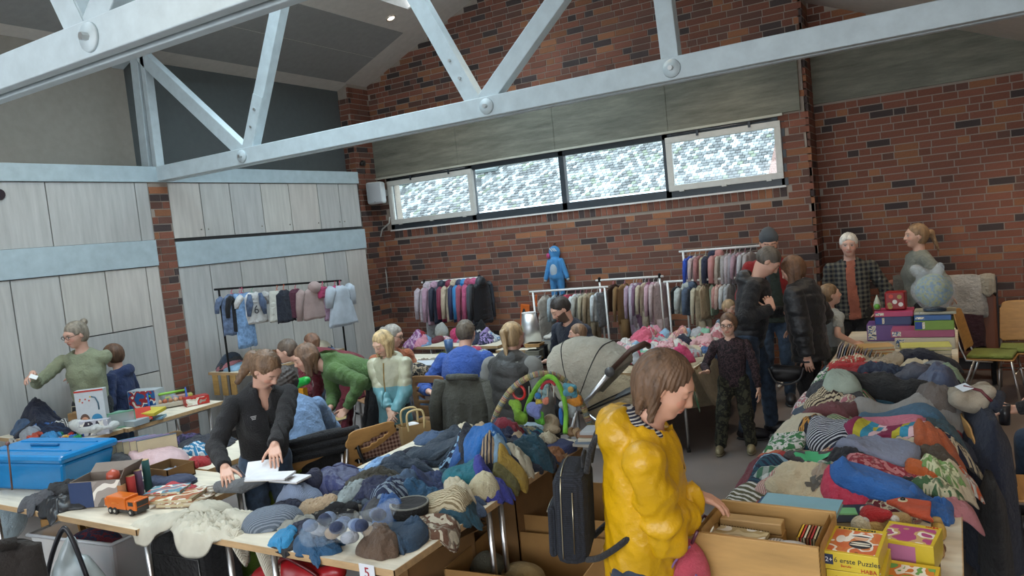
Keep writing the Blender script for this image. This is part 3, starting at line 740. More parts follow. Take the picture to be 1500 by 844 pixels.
    def colr(V):
        q = (V-HC)@HR/u; c = np.tile(skin, (len(V), 1)); hd = np.linalg.norm(q, axis=1) < .75
        def m(cx, cy, cz, rx, ry, rz): return hd & ((((q-[cx, cy, cz])/[rx, ry, rz])**2).sum(1) < 1)
        mk = m(0, .40, -.27, .12, .12, .05); c[mk] = skin*[.82, .5, .5]; mk = m(0, .42, -.27, .10, .2, .009); c[mk] = skin*.3
        for sd in (-1, 1):
            mk = m(sd*.17, .28, -.12, .11, .2, .09); c[mk] = c[mk]*[1.04, .88, .86]
            mk = m(sd*.145, .36, .105, .095, .16, .02); c[mk] = hc*.8+skin*.15
            if eyes == 'open':
                mk = m(sd*.14, .39, .015, .068, .12, .034); c[mk] = (.55, .52, .5); mk = m(sd*.14, .40, .018, .032, .12, .034); c[mk] = (.03, .02, .015)
                mk = m(sd*.14, .38, .052, .08, .12, .012); c[mk] = skin*.35
            else:
                mk = m(sd*.14, .38, -.028, .078, .12, .014); c[mk] = skin*.25
        if beard:
            mk = hd & (q[:, 2] < -.12) & (q[:, 1] > -.02) & ~m(0, .40, -.27, .10, .12, .035) & (q[:, 2] > -.62) & ((q[:, 2] < -.2) | (np.abs(q[:, 0]) > .2)); c[mk] = np.array(beard)*.75+skin*.12
        return c
    F.obj('body', M('skin', tuple(skin)), T, colr, 1)
    # ---- trousers
    if legs is not None:
        lg = legs; f = Field(*[axis(lo[i]-.02, hi[i] if i < 2 else pz+.12*h, res*1.15, []) for i in range(3)]); iz = lg.get('inf', .012)
        f.el(pel+np.array([0, 0, .0]), (.096*h*build, .073*h*build, .07*h), None, .03)
        for sd in (-1, 1):
            f.rc(hips[sd], knees[sd], .050*h*build+iz*.5, .035*h+iz, .04, wr=.003); f.rc(knees[sd], ank[sd]+np.array([0, 0, -.01]), .034*h+iz, .024*h+iz*1.2, .02, cut=1.0, wr=.004)
        f.fold(lg.get('fold', .010), 22, int(h*100)); f.obj('trousers', lg['mat'], T)
        for sd in (-1, 1):
            g = MB(); a = ank[sd]; z = .002; L = .15*h; g.ball((a[0], a[1]+.042*h, .030*h), (.030*h, .085*h, .034*h), 14, 9); sole = MB()
            g.V = [(x, y, max(zz, .012)) for x, y, zz in g.V]; g.lathe([(.026*h, .02*h), (.027*h, .05*h), (.029*h, .075*h)], 12, (a[0], a[1], 0))
            so = g.obj('shoe', M('leather', shoes), T, True)
            sole.lathe([(.03*h, .0), (.033*h, .006), (.031*h, .018)], 16, (a[0], a[1]+.042*h, 0), sy=2.55); sole.obj('sole', M('rubber', tuple(v*.6+.02 for v in shoes)), so, True)
    # ---- top
    tp = top; inf = tp.get('inf', .014); hem = tp.get('hem', -.06)*h; tl = [lo[0]-.05, lo[1]-.07, min(pel[2], neck[2])-.16*h+min(hem, 0)-(.05 if sit is None else .0)]
    f = Field(*[axis(max(tl[i], lo[i]-.09), hi[i]+.04 if i < 2 else HC[2]+.02, res, []) for i in range(3)])
    bu = build; bx = tp.get('w', 1.0)
    f.el(neck-up2*.095*h, np.array([.099*h*bu, .072*h*bu, .125*h])+inf*np.array([.7, 1, 1]), B, .04); f.el(pel+up*.085*h+fw*.006*h, np.array([.090*h*bu*bx, .070*h*bu*bx, .135*h])+inf, B, .05)
    if tp.get('bust'):
        for sd in (-1, 1): f.el(neck-up2*.115*h+rt*sd*.045*h+fw*.055*h, np.array([.045, .035, .045])*h, B, .04)
    for sd in (-1, 1): f.rc(neck-up2*.03*h, shl[sd]-rt*sd*.01, .036*h+inf*.5, .030*h+inf*.6, .04)
    if hem < 0:
        fl = tp.get('flare', 0); dn = -up if sit is None and not tp.get('vert') else np.array([0, 0, -1.])
        hp0 = pel; f.rc(hp0, hp0+dn*(-hem)+fw*.0, .082*h*bu+inf, .082*h*bu+inf+fl, .04, flat=(fw, 1.28))
        cutp = hp0+dn*(-hem); cutn = dn
    else: cutp = pel+up*hem; cutn = -up
    f.D = np.maximum(f.D, (f.pts(tuple(slice(0, len(a)) for a in f.ax))@cutn-cutp@cutn).astype(np.float32)) if not tp.get('nocut') else f.D
    f2 = f; fA = Field(*f.ax)
    sl = tp.get('sleeve', 1.0)
    for sd in (-1, 1):
        S_, E, W = arms[sd]; ra = .0335*h*bu**.5+inf*.8; rb = .027*h+inf*.9; rw = tp.get('cuff', .019)*h+inf*.7
        if sl > 0: fA.rc(S_, E, ra, rb, tp.get('ak', .018), wr=tp.get('wr', .004), wf=tp.get('wf', 75), cut=None if sl >= .6 else sl*1.6)
        if sl >= .6: fA.rc(E, E+(W-E)*min(1, (sl-.5)*2)*.96, rb, rw, .018, cut=1.0, wr=tp.get('wr', .004)*1.2, wf=tp.get('wf', 75))
    if tp.get('collar'): 
        for a in range(10):
            A, C_ = 2*PI*a/10, 2*PI*(a+1)/10; rr = .042*h; e0 = neck+up2*.012*h
            f2.rc(e0+rt*math.cos(A)*rr+fw*math.sin(A)*rr*1.1-fw*.006*h, e0+rt*math.cos(C_)*rr+fw*math.sin(C_)*rr*1.1-fw*.006*h, tp['collar']*h, tp['collar']*h, .012)
    if tp.get('hood'):
        hs = .048*h*float(tp['hood']); hc_ = neck-fw*.058*h
        f2.el(hc_, (hs*1.55, hs, hs), B, .03); f2.el(neck+up2*.03*h-fw*.01, (.052*h, .045*h, .05*h), B, .015, sub=True)
    f2.rc(neck-up2*.015*h, neck+nd*.08*h, .034*h, .040*h, .01, sub=True)
    if tp.get('vneck'): f2.rc(neck+fw*.055*h-up2*tp['vneck']*h, neck+fw*.06*h+up2*.03*h, .008*h, .035*h, .008, sub=True)
    if tp.get('quilt'):
        idx, P = f2.near(.04); f2.D[idx] -= (tp.get('qa', .011)*np.sqrt(np.abs(np.sin(P[:, 2]*tp['quilt']+.6*np.sin(P[:, 0]*7)))) - .006).astype(np.float32)
    f2.fold(tp.get('fold', .011), tp.get('ff', 15), int(h*57), (1, 1, .75)); f2.fold(tp.get('fine', .007), 34, int(h*31), (1, 1, .8))
    mats = tp['mat']; o = f2.obj(tp.get('name', 'jumper'), mats, T); og = o
    if tp.get('quilt') and not tp.get('sleevemat'):
        idx, P = fA.near(.04); fA.D[idx] -= (tp.get('qa', .011)*np.sqrt(np.abs(np.sin(P[:, 2]*tp['quilt']+.6*np.sin(P[:, 0]*7)))) - .006).astype(np.float32)
    fA.fold(tp.get('fold', .011)*.8, tp.get('ff', 15)*1.4, int(h*37)); fA.fold(tp.get('fine', .007), 36, int(h*91))
    D0 = fA.D.copy(); half = (fA.pts(tuple(slice(0, len(a)) for a in fA.ax))-neck)@rt
    for sd in (-1, 1):
        fA.D = np.maximum(D0, -sd*half.astype(np.float32)); V_, Q_ = fA.mesh()
        if len(Q_): so = fA.obj('sleeve', tp.get('sleevemat') or mats, T)
        if len(Q_) and tp.get('lower'):
            so.data.materials.append(tp['lower'][1]); P = np.empty(len(so.data.polygons)*3); so.data.polygons.foreach_get('center', P); so.data.polygons.foreach_set('material_index', (P.reshape(-1, 3)[:, 2] < tp['lower'][0]).astype(np.int32))
    if tp.get('lower'):    # a second colour below a seam (world height in metres)
        o.data.materials.append(tp['lower'][1]); P = np.empty(len(o.data.polygons)*3); o.data.polygons.foreach_get('center', P); P = P.reshape(-1, 3)
        mi = (P[:, 2] < tp['lower'][0]).astype(np.int32); o.data.polygons.foreach_set('material_index', mi)
    if tp.get('front'):
        o.data.materials.append(tp['front'][1]); P = np.empty(len(o.data.polygons)*3); o.data.polygons.foreach_get('center', P); P = P.reshape(-1, 3)
        q = (P-neck)@B; mi = ((np.abs(q[:, 0]+.01*np.sin(q[:, 2]*9)) < tp['front'][0]*(1+.6*np.clip(-q[:, 2]*1.2, 0, 1))) & ((P-pel-(P-pel)@np.outer(up, up))@fw > .0)).astype(np.int32); o.data.polygons.foreach_set('material_index', mi)
    # ---- hair
    if hair:
        hr = hair; st = hr['style']; zl = HC-Hh*.85; zh = HC+Hh*.85
        drop = hr.get('len', 0)
        f = Field(*[axis(zl[i]-(drop if i == 2 else .02), zh[i], hres*1.05, []) for i in range(3)]); v = hr.get('vol', 1.0)
        f.el(hp_(0, -.085, .155), np.array([.365*v, .45*v, .395*v])*u, HR, .02)
        if st in ('short', 'crop'): f.el(hp_(0, -.16, -.02), np.array([.345, .36, .36 if st == 'short' else .28])*u, HR, .03)
        if st in ('long', 'bob', 'pony', 'bun', 'bowl'): f.el(hp_(0, -.14, -.05), np.array([.375*v, .38*v, .42])*u, HR, .03)
        g = hr.get('fringe', .0)
        f.el(hp_(0, .50, -.20+g), np.array([.30, .36, .52])*u, HR, .01, sub=True)
        if st not in ('long', 'bob', 'bowl') or hr.get('front', .85) == 0:
            for sd in (-1, 1): f.el(hp_(sd*.40, .06, -.16), np.array([.16, .16, .20])*u, HR, .01, sub=True)
        f.rc(hp_(0, .1, -.75), hp_(0, .0, -.42), .28*u, .2*u, .01, sub=True)
        if st in ('long', 'bob'):
            wd = np.array(hr.get('dir', (0, 0, -1)), float)
            for sx_, sy_ in ((-.33, .05), (-.34, -.12), (-.25, -.34), (0, -.42), (.25, -.34), (.34, -.12), (.33, .05)):
                if sy_ > 0 and hr.get('front', .85) == 0: continue
                a = hp_(sx_, sy_, 0); b = a+wd*drop*(1 if sy_ < 0 else hr.get('front', .85)); f.rc(a, b, .10*u, .055*u, .03)
        if st in ('pony', 'bun'):
            a = hp_(0, -.50, hr.get('ty', .12)); 
            if st == 'bun': f.el(hp_(0, -.52, .34) if hr.get('high') else hp_(0, -.58, .15), (.15*u, .15*u, .15*u), None, .01)
            else:
                b = a+HR@np.array([0, -.13*u, -.02*u]); c = b+np.array(hr.get('dir', (0, -.02, -1)))*drop; pr = hr.get('pr', 1)*u; f.rc(a, b, .09*pr, .11*pr, .02); f.rc(b, c, .13*pr, .05*pr, .02)
        idx, P = f.near(.04); q = (P-HC)@HR/u; az = np.arctan2(q[:, 0], -q[:, 1]-.05)
        am = hr.get('curl', 0)
        if am: f.D[idx] += (am*folds(P, 75, 3)).astype(np.float32)
        f.D[idx] += (.0020*np.sin(az*29+2.5*np.sin(q[:, 2]*7)+1.5*np.sin(q[:, 1]*11))+.0016*np.sin(az*67+q[:, 2]*14)).astype(np.float32)
        f.obj('hair', M('hair', tuple(hc)), T)
    if glasses:
        g = MB()
        for sd in (-1, 1):
            g.tube([tuple(hp_(sd*.15+.105*math.cos(a), .455-.03*abs(math.sin(a)), .01+.08*math.sin(a))) for a in [2*PI*i/14 for i in range(14)]], .0022, 5, closed=True)
            g.tube([tuple(hp_(sd*.25, .44, .03)), tuple(hp_(sd*.35, .1, .03)), tuple(hp_(sd*.35, -.06, .0))], .002, 5)
        g.tube([tuple(hp_(-.045, .47, .02)), tuple(hp_(.045, .47, .02))], .0022, 5)
        g.obj('glasses', M('metal', (.08, .07, .06), rough=.4), T, True)
    T['_n'] = 0; del T['_n']
    info = dict(T=T, HC=HC, HR=HR, Hh=Hh, neck=neck, up=up2, fw=fw, rt=rt, pel=pel, arms=arms, h=h, s=s, B=B, knees=knees, ank=ank)
    return info
def soft(name, prims, mat, parent=None, res=.008, fold=0, ff=20, colr=None, seed=0):
    """small SDF blob object: prims = [('e', c, r) | ('c', a, b, r1, r2) | ('s', c, r)=subtract]"""
    los = []; his = []
    for p in prims:
        if p[0] == 'c': r = max(p[3], p[4]); los.append(np.minimum(p[1], p[2])-r); his.append(np.maximum(p[1], p[2])+r)
        elif p[0] == 'e': los.append(np.array(p[1])-np.array(p[2])); his.append(np.array(p[1])+np.array(p[2]))
    lo = np.min(los, 0)-.02; hi = np.max(his, 0)+.02
    f = Field(*[axis(lo[i], hi[i], res, []) for i in range(3)])
    for p in prims:
        k = p[-1] if isinstance(p[-1], dict) else {}
        kk = k.get('k', .012)
        if p[0] == 'c': f.rc(p[1], p[2], p[3], p[4], kk)
        elif p[0] == 'e': f.el(p[1], p[2], k.get('R'), kk)
        else: f.el(p[1], p[2], k.get('R'), .008, sub=True)
    if fold: f.fold(fold, ff, seed)
    return f.obj(name, mat, parent, colr)
# ================================================================ TABLES
top_m = M('ply', (.66, .60, .48), s=.5); edge_m = M('ply', (.50, .33, .17)); chrome = M('metal', (.62, .62, .62))
def table(label, x0, x1, y0, y1, z=.74, legs=None, rails=True, group=None, name='folding_table'):
    t = thing(name, label, 'table', ((x0+x1)/2, (y0+y1)/2, 0), 0, group); a, b = (x1-x0)/2, (y1-y0)/2
    box('tabletop', (-a+.004, -b+.004, z-.030), (a-.004, b-.004, z), top_m, t)
    mb = MB(); mb.box((-a, -b, z-.032), (a, -b+.004, z-.0005)); mb.box((-a, b-.004, z-.032), (a, b, z-.0005)); mb.box((-a, -b, z-.032), (-a+.004, b, z-.0005)); mb.box((a-.004, -b, z-.032), (a, b, z-.0005)); mb.obj('edge_band', edge_m, t)
    for lx, ly in (legs or [(-a+.08, -b+.12), (a-.08, -b+.12), (-a+.08, b-.12), (a-.08, b-.12)]):
        l = tube('leg', [(lx, ly, .0), (lx, ly, z-.03)], .016, chrome, t, 10)
        MB().lathe([(.02, 0), (.021, .03)], 10, (lx, ly, 0)).obj('foot', M('rubber', (.02, .02, .02)), l)
    if rails:
        for sx in (-1, 1): tube('rail', [(sx*(a-.08), -b+.1, z-.05), (sx*(a-.08), b-.1, z-.05)], .012, chrome, t)
        for sy in (-1, 1): tube('rail', [(-a+.08, sy*(b-.12), z-.05), (a-.08, sy*(b-.12), z-.05)], .012, chrome, t)
    return t
table('number five folding table under the navy clothes heap', -3.30, -2.10, 2.33, 4.25, legs=[(-.5, -.92), (-.25, -.86), (.52, -.1), (.52, .02), (.52, .85), (-.5, .85)])
table('white-topped folding table with the orange toy lorry at its corner', -5.55, -3.80, 2.27, 3.12, legs=[(.80, -.33), (-.8, -.33), (.80, .3), (-.8, .3)])
table('folding table of children\'s clothes with toy bricks at its corner', -7.5, -6.33, 3.33, 3.80)
table('folding table of games and toys along the pale cupboard wall', -6.98, -6.29, 3.81, 4.82)
table('long folding table under the mixed clothes heap beside the boxed puzzles', -.98, -.04, 2.30, 8.35, legs=[(-.4, -2.9), (.42, -2.9), (.43, -.95), (-.4, -.95), (.43, 1.0), (-.4, 1), (.43, 2.9), (-.4, 2.9)])
table('folding table behind the lorry table with the dark folded pile', -5.3, -4.35, 3.14, 3.75)
table('folding table under the pastel baby clothes', -3.30, -2.07, 6.27, 8.35)
table('folding table the seated couple in blue and black face', -5.95, -3.95, 6.15, 7.25)
table('folding table of girls\' clothes in the far left corner', -6.4, -4.9, 7.75, 8.4)
table('folding table of boxes in front of the white baby clothes rail', -4.75, -3.95, 7.45, 8.15)
t = table('raised table of folded clothes under the black rail', -7.45, -6.75, 5.55, 7.05, z=.86)
for i, x in enumerate((-.27, -.12, .03)): box('slat', (x, -.765, .60), (x+.085, -.752, .83), M('wood', (.52, .32, .11)), t)
for sx in (-1, 1): pass

# ================================================================ HEAPS OF CLOTHES
def boxblur(A, r):
    for ax in (0, 1):
        P = np.pad(A, [(r, r) if i == ax else (0, 0) for i in (0, 1)], mode='edge'); C = np.cumsum(P, ax)
        C = np.concatenate([np.zeros_like(np.take(C, [0], ax)), C], ax); n = 2*r+1
        A = (np.take(C, range(n, C.shape[ax]), ax)-np.take(C, range(0, C.shape[ax]-n), ax))/n
    return A
class Heap:
    def __init__(s, x0, x1, y0, y1, z=.742, m=.45, res=.012, drop=1.3, low=.3):
        s.x0, s.y0, s.res = x0-m, y0-m, res; s.rect = (x0, x1, y0, y1); nx = int((x1-x0+2*m)/res)+1; ny = int((y1-y0+2*m)/res)+1
        s.X = s.x0+np.arange(nx)*res; s.Y = s.y0+np.arange(ny)*res; gx, gy = np.meshgrid(s.X, s.Y, indexing='ij')
        dx = np.maximum(np.maximum(x0-gx, gx-x1), 0); dy = np.maximum(np.maximum(y0-gy, gy-y1), 0); d = np.hypot(dx, dy)
        s.H = z-np.minimum(d*drop, z-low); s.z = z
    def samp(s, A, P):
        u = np.clip((P[..., 0]-s.x0)/s.res, 0, len(s.X)-1.01); v = np.clip((P[..., 1]-s.y0)/s.res, 0, len(s.Y)-1.01)
        i, j = u.astype(int), v.astype(int); a, b = u-i, v-j
        return A[i, j]*(1-a)*(1-b)+A[i+1, j]*a*(1-b)+A[i, j+1]*(1-a)*b+A[i+1, j+1]*a*b
    def ht(s, x, y): return float(s.samp(s.H, np.array([x, y])))
    def put(s, name, label, cat, x, y, L, W, rot, T, kind='crumple', mat=None, seed=0, group=None, parent=None, nr=18, ns=60, blur=4, parts=(), amp=None, lift=0):
        """drape one garment over whatever lies there already"""
        rg = np.random.default_rng(seed*7+3); ca, sa = math.cos(rot), math.sin(rot)
        ph = rg.uniform(0, 6.3, 4); lob = .16 if kind == 'crumple' else .03; ex = 2.2 if kind in ('crumple', 'puff') else 5.0 if kind == 'fold' else 2.6
        am = amp if amp is not None else {'crumple': .026, 'fold': .007, 'roll': .009, 'puff': .020, 'flat': .004}[kind]
        def bound(th):
            c, q = np.abs(np.cos(th)), np.abs(np.sin(th)); r = 1/((c**ex+q**ex)**(1/ex))
            return r*(1+lob*(np.sin(3*th+ph[0])*.5+np.sin(5*th+ph[1])*.35+np.sin(8*th+ph[2])*.25))
        def loc(P):   # world xy -> normalised radius, local metres
            d = P-np.array([x, y]); lx = d[..., 0]*ca+d[..., 1]*sa; ly = -d[..., 0]*sa+d[..., 1]*ca
            th = np.arctan2(ly/(W/2), lx/(L/2)); rr = np.hypot(lx/(L/2), ly/(W/2)); return rr/bound(th), np.stack([lx, ly], -1)
        def thick(rn, Q):
            rn = np.clip(rn, 0, 1)
            if kind == 'fold': t = T*(1-rn**10)**.5
            elif kind == 'roll': t = T*np.sqrt(np.clip(1-(Q[..., 1]/(W/2))**2, 0.02, 1))*(1-rn**14)**.5
            elif kind == 'flat': t = T*(1-rn**16)**.5
            else: t = T*(1-rn**2.6)**.62
            fo = folds(Q, {'crumple': 32, 'puff': 24}.get(kind, 18), seed); f2 = folds(Q, 85, seed+5)
            return t+(am*1.15*fo+am*.55*f2)*np.clip(1.0-rn**7, 0, 1)*(1 if kind != 'puff' else 1.)
        if kind in ('fold', 'roll'): blur = max(blur, 8)
        Hs = np.maximum(boxblur(s.H, blur), s.H-.012)
        nr_ = nr; rs = [*(np.linspace(0.04, .94, nr_-3)), .98, 1.0]; th = np.linspace(0, 2*PI, ns, endpoint=False)
        V = []; UV = []
        for r in rs:
            b = bound(th)*r; lx = b*np.cos(th)*L/2; ly = b*np.sin(th)*W/2
            P = np.stack([x+lx*ca-ly*sa, y+lx*sa+ly*ca], -1); Q = np.stack([lx, ly], -1); z = s.samp(Hs, P)+thick(np.full(ns, r), Q)+lift
            V.append(np.concatenate([P, z[:, None]], -1)); UV.append(Q)
        extra = []
        if kind in ('fold', 'roll', 'flat'):   # side wall showing the folded layers
            nl = 7 if kind == 'fold' else 3; Pb = V[-1][:, :2].copy(); Qb = UV[-1]; z1 = s.samp(Hs, Pb)
            for k in range(1, nl+1):
                g = 1+.035*abs(math.sin(PI*3*k/nl))*(kind == 'fold'); lx, ly = Qb[:, 0]*g, Qb[:, 1]*g
                P = np.stack([x+lx*ca-ly*sa, y+lx*sa+ly*ca], -1); top = V[len(rs)-2][:, 2]
                z = s.samp(Hs, P)+(top-s.samp(Hs, V[len(rs)-2][:, :2]))*(1-k/nl)-.002*k/nl+lift; V.append(np.concatenate([P, z[:, None]], -1)); UV.append(Qb*(1+.1*k))
            V[len(rs)-1][:, 2] = V[len(rs)-2][:, 2]-.004
        else:
            P = V[-1].copy(); P[:, :2] = P[:, :2]*.96+np.array([x, y])*.04; P[:, 2] = s.samp(s.H, P[:, :2])-.004+lift; V.append(P); UV.append(UV[-1]*.96)
        n = len(V); A = np.concatenate(V); UVa = np.concatenate(UV); F = []
        for i in range(n-1):
            for k in range(ns): F.append((i*ns+k, (i+1)*ns+k, (i+1)*ns+(k+1) % ns, i*ns+(k+1) % ns))
        F.append(tuple(range(ns))); F.append(tuple(reversed(range((n-1)*ns, n*ns))))
        c0 = np.array([x, y, s.ht(x, y)])
        if parent is None: o = meshobj(name, A-c0, F, mat, None, True, UVa, loc=tuple(c0)); prop(o, label, cat, group)
        else:
            pl = np.array(parent.location); o = meshobj(name, A-pl, F, mat, parent, True, UVa)
        # update the height map
        m = math.hypot(L, W)*.62; i0, i1 = np.searchsorted(s.X, (x-m, x+m)); j0, j1 = np.searchsorted(s.Y, (y-m, y+m))
        gx, gy = np.meshgrid(s.X[i0:i1], s.Y[j0:j1], indexing='ij'); P = np.stack([gx, gy], -1); rn, Q = loc(P)
        z = Hs[i0:i1, j0:j1]+thick(rn, Q)+lift; H = s.H[i0:i1, j0:j1]; s.H[i0:i1, j0:j1] = np.where(rn < 1, np.maximum(H, z), H)
        for p in parts: # (name, dx, dy, L, W, rot, T, kind, mat)
            nm, dx, dy, l2, w2, r2, t2, k2, m2 = p
            s.put(nm, None, None, x+dx*ca-dy*sa, y+dx*sa+dy*ca, l2, w2, rot+r2, t2, k2, m2 or mat, seed+11, parent=o, nr=11, ns=36)
        return o
PAL = dict(navy='1e2740', dnavy='14192a', indigo='2a3560', slate='3a4a5c', blue='2a5a9a', royal='2f3f96', teal='1d6678', petrol='1f4a5c', cyan='2f9ccf', denim='3c5474', ldenim='6f8fb4',
           grey='80878e', lgrey='a8abb0', dgrey='3c3e42', black='17181c', cream='cfc4aa', white='d4d2cc', beige='b09a7c', brown='6b4e38', tan='94663e', olive='55533a', sage='8f9b84', mustard='a8862e',
           red='a82a2c', wine='6a2430', pink='d08a9c', hot='d0406a', rose='b87880', orange='c9603a', mint='7fb59c', green='3f7a4a', purple='5a3f80', lilac='9a86b8', sky='8fb4d0', peach='d9a890', babypink='d9aeb4')
CN = dict(dnavy='very dark navy', slate='slate-blue', ldenim='light denim', denim='denim-blue', lgrey='pale grey', dgrey='charcoal', hot='hot pink', babypink='baby pink', sky='pale blue', royal='royal blue', petrol='petrol-blue', wine='wine-red', indigo='indigo-blue')
def cn(c): return CN.get(c, c)
def cmat(kind, c, c2=None, s=1.0):
    uv = 'uv' if kind in ('stripe', 'multi', 'check', 'dots', 'floral', 'plaid') else None
    return M(kind, PAL.get(c, c), PAL.get(c2, c2) if c2 else None, s=s, key=uv)
ITEM = [0]
def lay_items(hp, items, zz=.80, group=None):
    for it in items:
        px, py, L, W, rot, T, kind, mk, c, name, label = it[:11]; ex = it[11] if len(it) > 11 else {}
        ITEM[0] += 1; p = at(px, py, zz+ex.get('dz', 0)); e_ = min(L, W)*.47; p.x = min(max(p.x, hp.rect[0]+e_), hp.rect[1]-e_); p.y = min(max(p.y, hp.rect[2]+e_), hp.rect[3]-e_); m = cmat(mk, c, ex.get('c2'), ex.get('s', 1.0))
        parts = []
        if name in ('jumper', 'shirt', 'jacket', 'cardigan') and not ex.get('nosleeve'):
            for sg in (1, -1): parts.append(('sleeve', L*.18, sg*W*.40, L*.45, W*.28, sg*.5, T*.3, 'crumple', None))
        if name in ('trousers', 'jeans') and kind != 'fold': parts.append(('trouser_leg', L*.2, W*.15, L*.75, W*.45, .15, T*.5, 'crumple', None))
        hp.put(name, label, ex.get('cat', 'clothing'), p.x, p.y, L, W, R(rot), T, kind, m, ITEM[0], ex.get('group'), parts=parts, amp=ex.get('amp'), blur=ex.get('blur', 4))
def scatter(hp, n, region, colors, group, label, seed, kinds=('crumple', 'crumple', 'fold'), mats=('cloth', 'cloth', 'knit'), size=(.16, .30), T=(.03, .06), names=('shirt', 'jumper', 'trousers'), two=None, sleeves=.4):
    rd = random.Random(seed); x0, x1, y0, y1 = region; k = 0
    pts = []
    for i in range(n):   # spread evenly, far to near
        pts.append((rd.uniform(x0, x1), y1-(y1-y0)*(i+rd.random())/n))
    pts.sort(key=lambda p: -p[1])
    for i, (x, y) in enumerate(pts):
        ITEM[0] += 1; c = rd.choice(colors); mk = rd.choice(mats); L = rd.uniform(*size); W = L*rd.uniform(.6, .95); nm = rd.choice(names); kd = rd.choice(kinds)
        m = cmat(mk, c, rd.choice(two) if two and mk in ('stripe', 'floral', 'dots', 'check') else None, rd.choice((1., 1.6)))
        parts = [('sleeve', L*.2, sg*W*.4, L*.42, W*.28, sg*.6, .010, 'crumple', None) for sg in (1, -1)] if kd == 'crumple' and nm in ('shirt', 'jumper') and rd.random() < sleeves else ()
        fx, fy = (x-hp.rect[0])/(hp.rect[1]-hp.rect[0]), (y-hp.rect[2])/(hp.rect[3]-hp.rect[2])
        lb = (cn(c)+' '+{'floral': 'patterned ', 'stripe': 'striped ', 'dots': 'dotted ', 'knit': 'knitted '}.get(mk, '')+('folded ' if kd == 'fold' else 'crumpled ')+nm.replace('_', ' ')+', '+('near', 'mid', 'mid', 'far')[min(3, int(fy*4))]+('-left', '-centre', '-right')[min(2, int(fx*3))]+' of '+label)
        hp.put(nm, lb, 'clothing', x, y, L, W, rd.uniform(0, PI), rd.uniform(*T), kd, m, ITEM[0]+seed, group, parts=parts, nr=11, ns=34)
